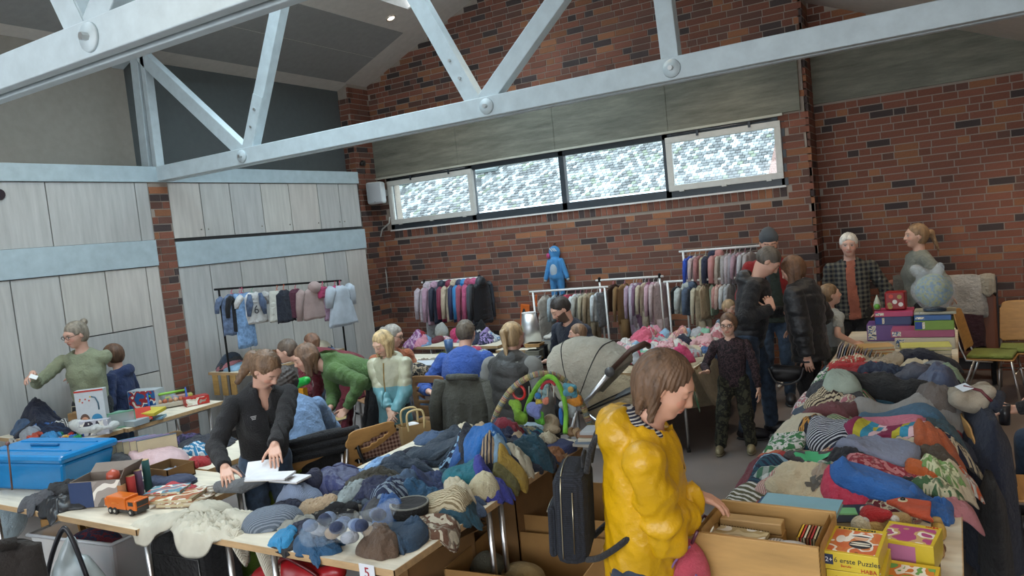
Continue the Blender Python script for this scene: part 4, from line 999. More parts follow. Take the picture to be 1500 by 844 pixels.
# ---- table five: the navy heap
A = Heap(-3.30, -2.10, 2.33, 4.25)
scatter(A, 64, (-3.2, -2.16, 2.72, 4.15), ('navy', 'indigo', 'slate', 'denim', 'dnavy', 'petrol', 'dgrey', 'blue'), 'blue and navy clothes heaped on table five', 'the navy heap on table five', 3, T=(.03, .05))
scatter(A, 20, (-3.0, -2.2, 3.4, 4.2), ('teal', 'blue', 'navy', 'sky', 'beige', 'cream', 'wine'), 'small mixed garments at the far end of table five', 'table five\'s mixed end', 4, mats=('cloth', 'stripe', 'floral'), two=('cream', 'navy', 'sky'), size=(.14, .22))
lay_items(A, [
 (640, 662, .50, .26, 15, .06, 'puff', 'cloth', '33404e', 'trousers', 'large dark slate waxed trousers lying across the middle of the navy heap', {'amp': .010}),
 (575, 690, .46, .24, 8, .06, 'crumple', 'cloth', '2c3a4a', 'trousers', 'shiny dark slate trousers folded below the leather handbag'),
 (545, 688, .24, .16, 30, .03, 'crumple', 'denim', 'ldenim', 'jeans', 'light blue denim peeping out beside the quilted navy jacket'),
 (545, 708, .36, .18, 20, .05, 'crumple', 'cloth', '3a372c', 'trousers', 'dark khaki trousers with an orange seam next to the quilted jacket'),
 (484, 703, .36, .26, 25, .08, 'puff', 'puffer', '262d56', 'jacket', 'quilted indigo jacket with white buttons at the back of table five'),
 (540, 722, .27, .18, 12, .05, 'crumple', 'cloth', '1f2848', 'cardigan', 'navy corduroy cardigan with two pale buttons'),
 (505, 728, .22, .14, 60, .04, 'crumple', 'cloth', '8d9a9c', 'shirt', 'pale grey-green shirt above the plastic bag'),
 (437, 722, .26, .16, 30, .06, 'puff', 'knit', '7d8ca6', 'hoodie', 'pale blue-grey knitted hooded top with navy edging'),
 (428, 708, .20, .16, 0, .06, 'puff', 'cloth', '161a38', 'hat', 'deep navy cap with a small white badge beside the writing pad'),
 (462, 733, .22, .14, 40, .05, 'crumple', 'fur', 'b8a184', 'toddler_jumper', 'beige bear-faced toddler top'),
 (485, 745, .26, .14, 35, .05, 'crumple', 'dots', '1b1c20', 'trousers', 'black spotted mesh trousers beside the plastic bag', {'c2': '77746a'}),
 (430, 755, .20, .12, 20, .035, 'crumple', 'dots', '9b9c94', 'vest', 'grey dotted baby vest beside the grey knitted jumper', {'c2': 'dgrey'}),
 (398, 752, .32, .21, 35, .09, 'puff', 'stripe', '5f6b7a', 'knitted_jumper', 'large grey-blue finely striped knitted jumper at the near edge of table five', {'c2': '8b96a4', 's': 5, 'amp': .006}),
 (452, 768, .26, .20, 0, .06, 'crumple', 'cloth', '1c2440', 'shirt', 'dark navy shirt with a small star print'),
 (410, 786, .15, .08, -5, .015, 'fold', 'cloth', 'black', 'shirt', 'black garment lying flat under the cyan one'),
 (412, 780, .14, .09, -5, .035, 'fold', 'cloth', '2f8fc4', 'shirt', 'small folded cyan shirt at the near edge of table five'),
 (455, 790, .26, .14, -3, .05, 'crumple', 'cloth', '24567e', 'shirt', 'crumpled petrol-blue shirt at the near edge of table five'),
 (598, 722, .24, .18, 10, .07, 'puff', 'denim', '33475e', 'jeans', 'bundled dark denim jeans behind the black flat cap'),
 (572, 735, .20, .14, 30, .04, 'crumple', 'stripe', '25304c', 'shirt', 'navy striped shirt beside the bundled jeans', {'c2': '8899aa'}),
 (640, 712, .26, .20, 10, .06, 'crumple', 'cloth', '2b3c66', 'jumper', 'indigo jumper with a white label left of the teal fleece'),
 (620, 728, .18, .14, 0, .05, 'crumple', 'cloth', '1f4f72', 'shirt', 'dark teal-blue shirt below the indigo jumper'),
 (683, 706, .26, .20, 25, .08, 'puff', 'cloth', '1d7080', 'fleece', 'bright teal fleece jumper near the long edge of table five'),
 (722, 708, .22, .16, -20, .06, 'crumple', 'cloth', '3a3f96', 'jumper', 'royal blue-purple jumper with sky patches at the table edge'),
 (707, 715, .18, .11, 50, .06, 'puff', 'fur', 'cdc4a4', 'fleece_vest', 'cream woolly vest between the teal fleece and the purple jumper'),
 (672, 722, .26, .10, -25, .05, 'crumple', 'cloth', 'd3c9ae', 'fleece_trousers', 'cream fleece trousers hanging towards the table edge'),
 (652, 738, .25, .15, 15, .05, 'fold', 'stripe', 'd0c4a6', 'trousers', 'cream trousers with thin brown stripes at the table edge', {'c2': '8a7a5c', 's': 3}),
 (632, 762, .24, .17, 20, .045, 'fold', 'floral', 'cfc6b2', 'romper', 'off-white romper with brown animal patches at the table edge', {'c2': '6f5140', 's': .7}),
 (583, 778, .24, .18, 5, .06, 'fold', 'cloth', '2b4660', 'shirt', 'folded slate-blue shirt next to the brown corduroys'),
 (735, 652, .26, .13, 10, .05, 'crumple', 'cloth', '1b2240', 'jumper', 'navy jumper behind the wine-red one at the far end'),
 (745, 650, .24, .11, 12, .05, 'puff', 'cloth', '7c1f30', 'jumper', 'wine-red jumper near the baby gym'),
 (800, 662, .20, .14, -20, .04, 'crumple', 'cloth', '22304e', 'shirt', 'dark blue shirt at the far right corner of table five'),
 (808, 655, .16, .10, 10, .03, 'crumple', 'cloth', '93623c', 'shirt', 'tan-brown shirt at the far right corner of table five'),
 (782, 668, .22, .17, 30, .07, 'crumple', 'cloth', '1d4656', 'trousers', 'dark teal trousers with a drawstring near the far corner'),
 (765, 680, .14, .12, 0, .04, 'crumple', 'cloth', 'c4bda6', 'vest', 'off-white vest above the mustard trousers'),
 (757, 692, .15, .11, 20, .04, 'fold', 'cloth', 'a98a35', 'trousers', 'mustard-yellow trousers at the table edge'),
 (746, 700, .13, .09, 20, .03, 'fold', 'cloth', '66602c', 'trousers', 'olive trousers under the mustard ones'),
 (714, 672, .34, .28, 25, .06, 'puff', 'cloth', '121826', 'jacket', 'black quilted jacket under the bright blue one', {'nosleeve': 1}),
 (712, 678, .26, .22, 25, .06, 'crumple', 'cloth', '2068b0', 'jacket', 'bright blue jacket bundled on the black quilted one'),
 (770, 640, .22, .12, 0, .03, 'crumple', 'stripe', '8f8a70', 'shirt', 'striped beige shirt at the foot of the baby gym', {'c2': '4a5a66'}),
 (718, 635, .20, .13, 15, .04, 'crumple', 'stripe', '6f8f80', 'shirt', 'pale green striped shirt behind the wine-red jumper', {'c2': 'c4c6a4'}),
 (700, 655, .18, .12, 70, .04, 'crumple', 'stripe', '5f84b4', 'shirt', 'blue and white striped shirt beside the coral one', {'c2': 'd0d4dc', 's': 2}),
 (690, 650, .10, .07, 0, .03, 'crumple', 'cloth', 'd05a50', 'shirt', 'small coral-red garment amid the navy heap'),
 (552, 790, .23, .15, -15, .07, 'crumple', 'cloth', '5f4a3a', 'corduroys', 'crumpled brown corduroy trousers on the near corner of table five', {'amp': .02}),
])
# the white knitted coat sprawls over the gap between the two near tables
wc = Heap(-3.99, -3.15, 2.3, 2.95, m=.3, drop=2.4, low=.42)
wm = M('knit', 'c9c5b4')
ITEM[0] = 500
c = at(345, 735, .76); coat = wc.put('knitted_coat', 'long off-white knitted cotton coat sprawling over the left end of table five', 'clothing', -3.42, 2.42, .62, .28, R(-8), .04, 'crumple', wm, 501, nr=26, ns=90, amp=.045,
  parts=[('sleeve', -.30, -.10, .34, .17, .5, .035, 'crumple', None), ('sleeve', .22, .13, .44, .14, .1, .05, 'crumple', None), ('hood', -.18, .12, .26, .2, .1, .05, 'crumple', None)])
# ---- left table with the toy lorry: garments behind
Bq = Heap(-5.55, -3.80, 2.27, 3.75)
lay_items(Bq, [
 (300, 640, .5, .3, 0, .05, 'crumple', 'cloth', '2c2f3a', 'jacket', 'charcoal garment behind the pink quilted jacket'),
 (265, 637, .28, .2, 0, .04, 'crumple', 'floral', '4c4068', 'shirt', 'purple patterned garment on the dark pile', {'c2': '23263a'}),
 (288, 652, .3, .14, 0, .04, 'crumple', 'stripe', '2a7aa4', 'shirt', 'blue and white striped top behind the pink jacket', {'c2': 'd0d6dc'}),
 (290, 668, .2, .12, 0, .05, 'puff', 'cloth', 'a8262c', 'shirt', 'folded bright red garment right of the pink jacket'),
 (165, 676, .4, .3, 0, .10, 'puff', 'cloth', '34373c', 'hat', 'rounded dark grey felt hat behind the open shoe box'),
 (232, 666, .52, .34, -8, .10, 'puff', 'puffer', 'b89a9c', 'quilted_jacket', 'pale dusty-pink quilted jacket bundled on the left table', {'amp': .02}),
 (245, 697, .34, .18, 12, .05, 'fold', 'cloth', '343f5c', 'jeans', 'stack of folded dark jeans under the pale blue shirt'),
 (243, 684, .30, .16, 12, .03, 'fold', 'cloth', 'a4b4c8', 'shirt', 'pale blue shirt on the folded jeans'),
 (262, 706, .22, .08, 15, .03, 'fold', 'cloth', 'c8404a', 'shirt', 'thin red folded cloth below the dark jeans'),
 (75, 732, .40, .26, 0, .06, 'crumple', 'rain', '1c1e22', 'jacket', 'shiny black jacket at the left end of the lorry table'),
 (25, 735, .30, .20, 0, .05, 'crumple', 'cloth', '4a4c52', 'jacket', 'grey-black jacket at the far left edge of the lorry table'),
 (98, 718, .30, .18, 0, .05, 'crumple', 'cloth', '15161a', 'trousers', 'black trousers with a white stripe beside the shoe box'),
])
# ---- table C
Cq = Heap(-7.5, -6.33, 3.33, 3.80)
scatter(Cq, 12, (-7.4, -6.7, 3.45, 3.75), ('navy', 'dnavy', 'blue', 'dgrey'), 'dark clothes in front of the woman with the bun', 'the pile before the woman with the bun', 8, size=(.2, .3), T=(.03, .05))
lay_items(Cq, [
 (12, 590, .3, .2, 0, .07, 'puff', 'cloth', '4a74ac', 'jumper', 'mid-blue jumper on the pile at the left edge', {'dz': .06}),
 (20, 612, .34, .3, 80, .06, 'crumple', 'denim', '3a506c', 'jeans', 'slate denim jeans hanging at the left edge of the picture', {'dz': .05}),
 (60, 608, .45, .22, 10, .06, 'crumple', 'cloth', '1a2036', 'jacket', 'large dark navy jacket spread on the pile', {'dz': .08}),
 (78, 620, .4, .14, 25, .04, 'crumple', 'stripe', '1a2036', 'tracksuit', 'navy tracksuit top with a pale blue piping', {'c2': '20304a', 'dz': .04}),
 (72, 632, .2, .1, 0, .04, 'crumple', 'cloth', '2880b8', 'shirt', 'bright blue shirt near the toy bricks'),
 (40, 634, .2, .1, 0, .04, 'crumple', 'cloth', 'b8452c', 'shirt', 'orange-red garment at the front of the pile'),
 (98, 622, .25, .1, 10, .04, 'crumple', 'stripe', 'c4c4c0', 'shirt', 'white and black striped shirt above the toy bricks', {'c2': '2a2a30', 's': 2}),
 (10, 640, .2, .12, 0, .04, 'crumple', 'cloth', '9aa0a8', 'shirt', 'pale grey shirt at the front left of the pile'),
])
# ---- raised table
Dq = Heap(-7.45, -6.75, 5.55, 7.05, z=.862)
pin = ('black', 'pink', 'rose', 'dgrey', 'navy', 'babypink', 'cream', 'sky', 'wine')
for i, (px, py, L, W, c, mk, c2) in enumerate([(315, 532, .3, .25, 'black', 'cloth', 0), (312, 538, .3, .22, 'sky', 'cloth', 0), (320, 530, .3, .24, 'rose', 'cloth', 0), (310, 524, .28, .22, 'dgrey', 'cloth', 0), (308, 518, .26, .2, 'slate', 'cloth', 0),
    (350, 534, .3, .24, 'navy', 'cloth', 0), (352, 528, .28, .22, 'wine', 'stripe', 'cream'), (360, 524, .3, .24, 'babypink', 'stripe', 'navy'), (350, 518, .3, .22, 'dnavy', 'cloth', 0), (372, 514, .28, .2, 'cream', 'cloth', 0), (380, 530, .3, .24, 'hot', 'cloth', 0), (388, 514, .26, .2, 'pink', 'cloth', 0), (402, 512, .25, .2, 'tan', 'cloth', 0), (430, 525, .3, .22, 'ldenim', 'denim', 0), (425, 518, .28, .2, 'denim', 'denim', 0), (440, 519, .25, .2, 'cream', 'cloth', 0)]):
    ITEM[0] += 1; p = at(px, py, .95); p.x = max(-7.3, min(-6.9, p.x)); p.y = {0: 5.75}.get(0) if px < 325 else (6.1 if px < 380 else (6.4 if px < 415 else 6.8))
    Dq.put('folded_garment', cn(c)+(' folded' if i % 3 else ' rumpled')+' garment in the '+('first' if px < 325 else 'second' if px < 380 else 'third' if px < 415 else 'last')+' pile on the raised table', 'clothing', p.x+random.uniform(-.03, .03), p.y, W, L, random.uniform(-.2, .2), .045, 'fold' if i % 3 else 'crumple', cmat(mk, c, c2 or None), ITEM[0], 'folded clothes on the raised table', nr=9, ns=36)
# ---- baby clothes
Gq = Heap(-3.30, -2.07, 6.27, 8.35, drop=5)
cloth = Gq.put('tablecloth', 'beige cloth draped over the pastel baby clothes table and hanging in gathers', 'tablecloth', -2.68, 7.3, 1.50, 2.3, 0, .006, 'flat', M('cloth', 'b8a88a'), 900, nr=30, ns=150, blur=1, amp=.004)
scatter(Gq, 170, (-3.15, -2.2, 6.5, 8.25), ('babypink', 'white', 'white', 'lgrey', 'babypink', 'pink', 'cream', 'lgrey', 'hot', 'peach', 'sky', 'rose', 'mint'), 'pastel baby clothes heaped on the beige tablecloth', 'the pastel baby clothes heap', 11,
        size=(.11, .20), T=(.03, .055), mats=('cloth', 'cloth', 'floral', 'dots'), two=('white', 'babypink', 'rose'), names=('baby_shirt', 'baby_trousers', 'romper'), sleeves=0)
lay_items(Gq, [
 (940, 492, .24, .2, 0, .06, 'crumple', 'cloth', 'd0607a', 'romper', 'hot pink romper at the back left of the baby clothes'),
 (1000, 513, .22, .16, 20, .06, 'crumple', 'cloth', 'd04a78', 'romper', 'hot pink romper in the middle of the baby clothes'),
 (1010, 532, .26, .14, 0, .05, 'crumple', 'floral', '5f9472', 'romper', 'green patterned romper at the front of the baby clothes', {'c2': 'd0d4c0'}),
 (1030, 527, .22, .12, 10, .05, 'crumple', 'floral', 'a08a3a', 'baby_trousers', 'mustard patterned baby trousers at the front corner', {'c2': 'd0c8b0'}),
 (1042, 500, .16, .12, 0, .05, 'crumple', 'cloth', '4a6a9a', 'baby_shirt', 'blue baby top near the small boy'),
 (1002, 497, .16, .12, 0, .05, 'crumple', 'cloth', '23263a', 'baby_shirt', 'dark navy baby top at the back of the pastel heap'),
 (975, 530, .22, .12, 0, .05, 'crumple', 'cloth', '30343c', 'baby_trousers', 'dark grey baby trousers at the front of the pastel heap'),
], zz=.86)
# ---- right table
Hq = Heap(-.98, -.04, 2.30, 8.35)
mix = ('navy', 'grey', 'red', 'pink', 'orange', 'green', 'sky', 'dgrey', 'wine', 'cream', 'petrol', 'slate', 'rose', 'olive')
scatter(Hq, 84, (-.93, -.10, 3.40, 6.6), mix, 'mixed clothes underneath the right-hand heap', 'the right-hand heap', 21, kinds=('fold', 'fold', 'crumple'), mats=('cloth', 'cloth', 'floral', 'stripe'), two=('cream', 'white', 'rose', 'navy'), size=(.22, .34), T=(.03, .05), sleeves=.2)
scatter(Hq, 12, (-.12, -.04, 3.5, 6.0), ('orange', 'green', 'cream', 'wine', 'rose', 'navy', 'black'), 'mixed clothes spilling over the right-hand table edge', 'the right table\'s aisle edge', 22, kinds=('crumple',), mats=('cloth', 'floral'), two=('cream', 'white'), size=(.18, .26), T=(.03, .05))
lay_items(Hq, [
 (1355, 528, .5, .3, 5, .09, 'puff', 'cloth', '14192c', 'jacket', 'long very dark navy jacket lying across the far end of the right-hand table', {'nosleeve': 1}),
 (1282, 535, .4, .3, 20, .05, 'crumple', 'cloth', 'a89a84', 'cardigan', 'stone-beige cardigan beside the red folded pile'),
 (1258, 555, .4, .2, 5, .05, 'fold', 'cloth', '941e24', 'trousers', 'dark red folded trousers under the bright red ones'),
 (1256, 545, .4, .2, 5, .05, 'fold', 'cloth', 'b0282e', 'jacket', 'bright red folded jacket left of the stone-beige cardigan', {'nosleeve': 1}),
 (1240, 536, .3, .16, 0, .04, 'crumple', 'floral', 'c8bfa4', 'bib', 'cream bib with a red and yellow print', {'c2': 'b03a34'}),
 (1390, 548, .3, .2, 0, .05, 'crumple', 'cloth', '90a890', 'shirt', 'pale mint-green shirt beside the dark navy jacket'),
 (1345, 558, .6, .26, -8, .07, 'puff', 'puffer', '262c40', 'puffer_jacket', 'dark navy puffer jacket lying across the right-hand heap'),
 (1300, 552, .35, .2, 10, .06, 'crumple', 'floral', '3c4658', 'jumper', 'marled grey-blue jumper beside the puffer jacket', {'c2': '2c3448'}),
 (1372, 572, .3, .22, 0, .08, 'puff', 'puffer', '3a4560', 'puffer_waistcoat', 'slate-blue puffer waistcoat at the right end of the heap'),
 (1222, 575, .36, .3, 0, .09, 'puff', 'cloth', '2c3038', 'jumper', 'charcoal jumper at the left side of the heap beside the woman in black', {'nosleeve': 1}),
 (1205, 592, .24, .2, 30, .06, 'puff', 'stripe', 'd0c0a0', 'shirt', 'cream shirt with thin dark stripes at the left side of the heap', {'c2': '40302c', 's': 1.6}),
 (1235, 588, .24, .24, 20, .09, 'puff', 'cloth', 'a8b4a4', 'towel', 'cream and pale-blue towel under the big black jacket'),
 (1370, 588, .30, .26, 0, .09, 'roll', 'fur', '8c9080', 'towel', 'rolled sage-grey towel right of the big black jacket'),
 (1300, 580, .62, .36, -6, .10, 'puff', 'cloth', '101114', 'jacket', 'big black jacket with a small white tag on the right-hand heap', {'nosleeve': 1, 'amp': .02}),
 (1330, 612, .62, .2, -4, .09, 'roll', 'knit', '8f8c88', 'jumper', 'rolled light grey knitted jumper across the right-hand heap', {'nosleeve': 1}),
 (1392, 612, .24, .2, 60, .06, 'crumple', 'fur', '6f6660', 'cardigan', 'brown-grey fleece hanging over the aisle edge'),
 (1212, 612, .34, .2, 6, .07, 'puff', 'cloth', '6b3c40', 'jumper', 'mauve-brown jumper on the striped navy one'),
 (1322, 624, .46, .18, -3, .07, 'roll', 'cloth', '3f6580', 'jumper', 'muted blue jumper behind the pink one', {'nosleeve': 1}),
 (1375, 640, .26, .2, 0, .06, 'crumple', 'cloth', '35505c', 'shirt', 'dark teal shirt at the right of the rainbow-striped jumper'),
 (1188, 632, .14, .14, 0, .05, 'crumple', 'floral', '20222c', 'shirt', 'patterned black shirt left of the striped navy jumper', {'c2': 'c08a40'}),
 (1228, 642, .34, .24, 0, .11, 'puff', 'stripe', '1a1f30', 'jumper', 'thick navy jumper with white stripes on the right-hand heap', {'c2': 'c8ccd4', 's': 3, 'nosleeve': 1, 'amp': .006}),
 (1300, 634, .36, .16, -14, .05, 'fold', 'cloth', 'd0758c', 'jumper', 'rose-pink folded jumper above the rainbow stripes', {'nosleeve': 1}),
 (1305, 652, .42, .19, -16, .06, 'fold', 'multi', 'pink', 'jumper', 'folded jumper with wide pink yellow and blue stripes', {'nosleeve': 1, 's': 1.0}),
 (1382, 668, .22, .2, 0, .07, 'crumple', 'cloth', 'b05a34', 'jumper', 'rust-orange jumper at the aisle edge of the right-hand table'),
 (1352, 678, .26, .12, 0, .05, 'crumple', 'cloth', '4c4238', 'trousers', 'dark olive-brown trousers beside the rust jumper'),
 (1235, 672, .2, .14, 0, .04, 'crumple', 'cloth', 'a82a40', 'shirt', 'crimson garment behind the grey t-shirt'),
 (1196, 678, .36, .18, -12, .035, 'fold', 'cloth', 'b02c2c', 'shirt', 'red t-shirt under the green-printed grey one', {'nosleeve': 1}),
 (1200, 682, .32, .14, -12, .03, 'fold', 'cloth', '484448', 'shirt', 'grey t-shirt with a bright green creature print', {'nosleeve': 1}),
 (1245, 690, .2, .2, 0, .05, 'crumple', 'cloth', '1c1f2a', 'trousers', 'black trousers left of the plain grey t-shirt'),
 (1285, 680, .36, .22, -6, .06, 'fold', 'cloth', '8088a0', 'shirt', 'plain grey-blue folded t-shirt in the middle of the right-hand heap', {'nosleeve': 1}),
 (1172, 706, .40, .16, -6, .04, 'crumple', 'plaid', '4a7a60', 'shirt', 'green white and blue checked shirt', {'c2': 'c8ccc8'}),
 (1302, 703, .34, .14, 4, .045, 'fold', 'floral', 'd08a90', 'dress', 'folded pink dress with red heart print', {'c2': '9a3040'}),
 (1352, 698, .14, .1, 0, .04, 'fold', 'cloth', 'c8642c', 'shirt', 'small folded orange garment behind the dark clothes'),
 (1380, 697, .18, .12, 0, .04, 'crumple', 'floral', '7aa060', 'shirt', 'green leafy-patterned garment at the aisle edge', {'c2': 'd0d4b0'}),
 (1340, 716, .30, .14, 0, .04, 'crumple', 'cloth', '1d1e26', 'trousers', 'black trousers behind the orange felt creature'),
 (1375, 718, .2, .12, 0, .05, 'crumple', 'floral', '486a48', 'dress', 'dark green floral dress hanging at the aisle edge', {'c2': 'c4c0a0'}),
 (1144, 716, .2, .16, 60, .045, 'fold', 'stripe', 'd0bcb0', 'shirt', 'cream shirt with thin pink stripes above the book stack', {'c2': 'b06a68', 's': 3}),
 (1185, 722, .34, .22, -14, .045, 'fold', 'cloth', 'd0c2a2', 'shirt', 'cream t-shirt with a small black print', {'nosleeve': 1}),
 (1222, 722, .18, .1, -10, .04, 'crumple', 'cloth', 'a89684', 'scarf', 'taupe scarf across the cream t-shirt'),
 (1240, 734, .22, .18, -50, .05, 'crumple', 'cloth', 'd03a5c', 'jumper', 'hot pink jumper beside the bright blue t-shirt'),
 (1286, 728, .34, .22, -8, .05, 'fold', 'cloth', '2b6ab8', 'shirt', 'bright blue t-shirt with a worn back', {'nosleeve': 1}),
 (1368, 738, .16, .14, 0, .04, 'crumple', 'cloth', '2a62a8', 'shirt', 'cobalt-blue garment at the aisle edge behind the orange creature'),
])
# ================================================================ CLOTHES RAILS
def hanger(T, col):
    m = M('plastic', PAL.get(col, col))
    h = tube('hanger', [(0, 0, 0), (.012, 0, .012), (.018, 0, .0), (.012, 0, -.015), (0, 0, -.025), (0, 0, -.045), (.10, 0, -.085), (-.10, 0, -.085), (0, 0, -.045)], .004, m, T, 5)
    return h
def garment(name, label, pos, yaw, w, h, kind, mat, th=.035, hcol='white', group=None, seed=0, slv=None, flare=.1, quilt=0, hood=False, top=.05):
    """hanging garment: local x across the shoulders, z down from the rail"""
    rd = random.Random(seed); T = thing(name, label, 'clothing', tuple(pos), yaw, group); hanger(T, hcol)
    ns, nr = 28, 14; V = []; F = []; ph = rd.uniform(0, 6)
    for j in range(nr+1):
        t = j/nr; z = -top-h*t
        if kind in ('trousers', 'skirt'): a = w*.42*(1+flare*t)
        elif t < .12: a = w*(.16+.34*math.sqrt(t/.12)*.95)
        else: a = w*(.48+flare*.5*(t-.12))
        if kind == 'dress' and .3 < t < .42: a *= .82
        b = th*(.45 if j == 0 else 1)*(1-.25*t); 
        if quilt: a += .006*abs(math.sin(j*1.57)); b += .012*(j % 2)
        for k in range(ns):
            A = 2*PI*k/ns; rip = 1+.22*math.sin(3*A+ph+t*2)*t+.12*math.sin(7*A+ph)*t
            zz = z-(.012*math.sin(5*A+ph) if j == nr else 0)+(.10*w*max(0, 1-abs(math.cos(A))*1.8)*-1 if j == 0 else 0)
            V.append((a*math.cos(A), b*math.sin(A)*rip, zz-.05*w*abs(math.cos(A))*(j == 1)))
    for j in range(nr):
        for k in range(ns): F.append((j*ns+k, (j+1)*ns+k, (j+1)*ns+(k+1) % ns, j*ns+(k+1) % ns))
    F += [tuple(range(ns)), tuple(reversed(range(nr*ns, (nr+1)*ns)))]
    meshobj('fabric', V, F, mat, T)
    if slv is None: slv = h*.8 if kind in ('jacket', 'shirt', 'romper') else 0
    if slv:
        for s in (-1, 1):
            x0 = s*w*.44; o = .05*w
            MB().tube([(x0, 0, -top-.035), (x0+s*.035, 0, -top-.06), (x0+s*(.05+o), .006, -top-.06-slv*.5), (x0+s*(.055+o), .012, -top-.06-slv)], .04, 10, rr=[th*.9, th*1.05, th*.85, th*.7]).obj('sleeve', mat, T, True)
    if kind == 'romper':
        for s in (-1, 1): MB().tube([(s*w*.2, 0, -top-h*.9), (s*w*.22, 0, -top-h*1.2), (s*w*.22, .0, -top-h*1.6)], .04, 10, rr=[w*.21, w*.18, w*.13]).obj('trouser_leg', mat, T, True)
    if hood: MB().ball((0, -th*.6, -top+.0), (w*.22, th*1.5, w*.2), 12, 8).obj('hood', mat, T, True)
    return T
def rail(label, a, b, mat, posts=((0, 1), (1, 1)), r=.014, ends=None, feet=True):
    a, b = Vector(a), Vector(b); T = thing('clothes_rail', label, 'clothes rail', (a.x, a.y, 0)); o = Vector((a.x, a.y, 0))
    d = (b-a); tube('crossbar', [a-o-d.normalized()*.05, b-o+d.normalized()*.05], r, mat, T, 10)
    n = Vector((-d.y, d.x, 0)).normalized()
    for t, on in posts:
        p = a+d*t-o; tube('post', [(p.x, p.y, 0.03), tuple(p)], r, mat, T, 10)
        if feet: tube('foot', [(p.x-n.x*.25, p.y-n.y*.25, .03), (p.x+n.x*.25, p.y+n.y*.25, .03)], r, mat, T, 8)
        if ends: MB().lathe([(r*1.4, -.02), (r*1.4, .03), (r*.8, .04)], 10, tuple(p)).obj('end_cap', ends, T)
    return T
blackm = M('metal', (.02, .02, .02), rough=.5); whitem = M('plastic', (.75, .75, .73))
def railpt(a, b, px, py, z=None):
    """the point of the rail a-b seen at the pixel column px"""
    best = None
    for i in range(101):
        p = Vector(a).lerp(Vector(b), i/100); q = project(p)
        if best is None or abs(q[0]-px) < best[0]: best = (abs(q[0]-px), p)
    return best[1]
# black rail in front of the cupboards
ra, rb = (-7.12, 5.58, 1.80), (-6.70, 7.02, 1.72)
ry = math.atan2(rb[1]-ra[1], rb[0]-ra[0])
rail('black clothes rail of summer clothes in front of the pale cupboards', ra, rb, blackm, r=.012)
for i, (nm, lab, px, w, h, kd, mt, hc, ex) in enumerate([
 ('dress', 'blue chambray shirt dress at the left end of the black rail', 338, .30, .46, 'shirt', cmat('denim', '5a6a86'), 'hot', dict(slv=.14)),
 ('jacket', 'black sleeveless jacket behind the white t-shirt on the black rail', 349, .26, .42, 'jacket', cmat('cloth', 'black'), 'pink', dict(slv=.2)),
 ('skirt', 'pale denim skirt hanging low on the black rail', 352, .26, .62, 'skirt', cmat('denim', 'ldenim'), 'hot', dict(flare=.2)),
 ('t_shirt', 'white t-shirt with a figure print under a denim waistcoat', 367, .34, .36, 'shirt', cmat('cloth', 'd8d8d6'), 'mint', dict(slv=.1, th=.045)),
 ('skirt', 'pale ivory skirt on the black rail', 404, .26, .36, 'skirt', cmat('cloth', 'c6c6bc'), 'orange', dict(flare=.4)),
 ('vest', 'black shiny top with white hem on the black rail', 413, .26, .38, 'vest', cmat('cloth', '1c2230'), 'orange', dict(slv=0)),
 ('blouse', 'purple and white patterned blouse on the black rail', 431, .28, .34, 'vest', cmat('floral', 'a08a94', '5a3040'), 'hot', dict(slv=0)),
 ('cardigan', 'large dusty-pink hooded cardigan on the black rail', 456, .38, .38, 'shirt', cmat('knit', 'a8928e'), 'green', dict(slv=.32, hood=True, th=.05)),
 ('sun_hat', 'raspberry-pink bikini top hung over the dusty-pink cardigan', 470, .18, .13, 'vest', cmat('cloth', 'a83a64'), 'hot', dict(slv=0, th=.05)),
 ('strappy_dress', 'small green and lilac strappy top on the black rail', 474, .10, .42, 'vest', cmat('floral', '8aa878', 'a88aa0'), 'green', dict(slv=0)),
 ('dress', 'bright pink dress behind the white knitted one', 489, .18, .34, 'vest', cmat('cloth', 'c23a74'), 'hot', dict(slv=0)),
 ('knitted_dress', 'white ribbed knitted dress at the right end of the black rail', 501, .28, .50, 'dress', cmat('knit', 'b0bac4'), 'hot', dict(slv=.2, flare=.9, th=.07)),
]):
    p = railpt(ra, rb, px, 0); garment(nm, lab, (p.x+.01*i % .03, p.y, p.z-.01), ry+R(12), w, h, kd, mt, hcol=hc, seed=i, **ex)
dv = [o for o in COL.objects if o.name == 't_shirt'][0]
for s in (-1, 1): MB().tube([(s*.07, -.05, -.07), (s*.09, -.055, -.18), (s*.11, -.05, -.32)], .03, 8, rr=[.02, .045, .02]).obj('denim_waistcoat', cmat('denim', '4a5a74'), dv, True)
text('print', '6', .14, M('paint', (.05, .05, .06)), dv, (-.04, -.053, -.30), (R(90), 0, 0))
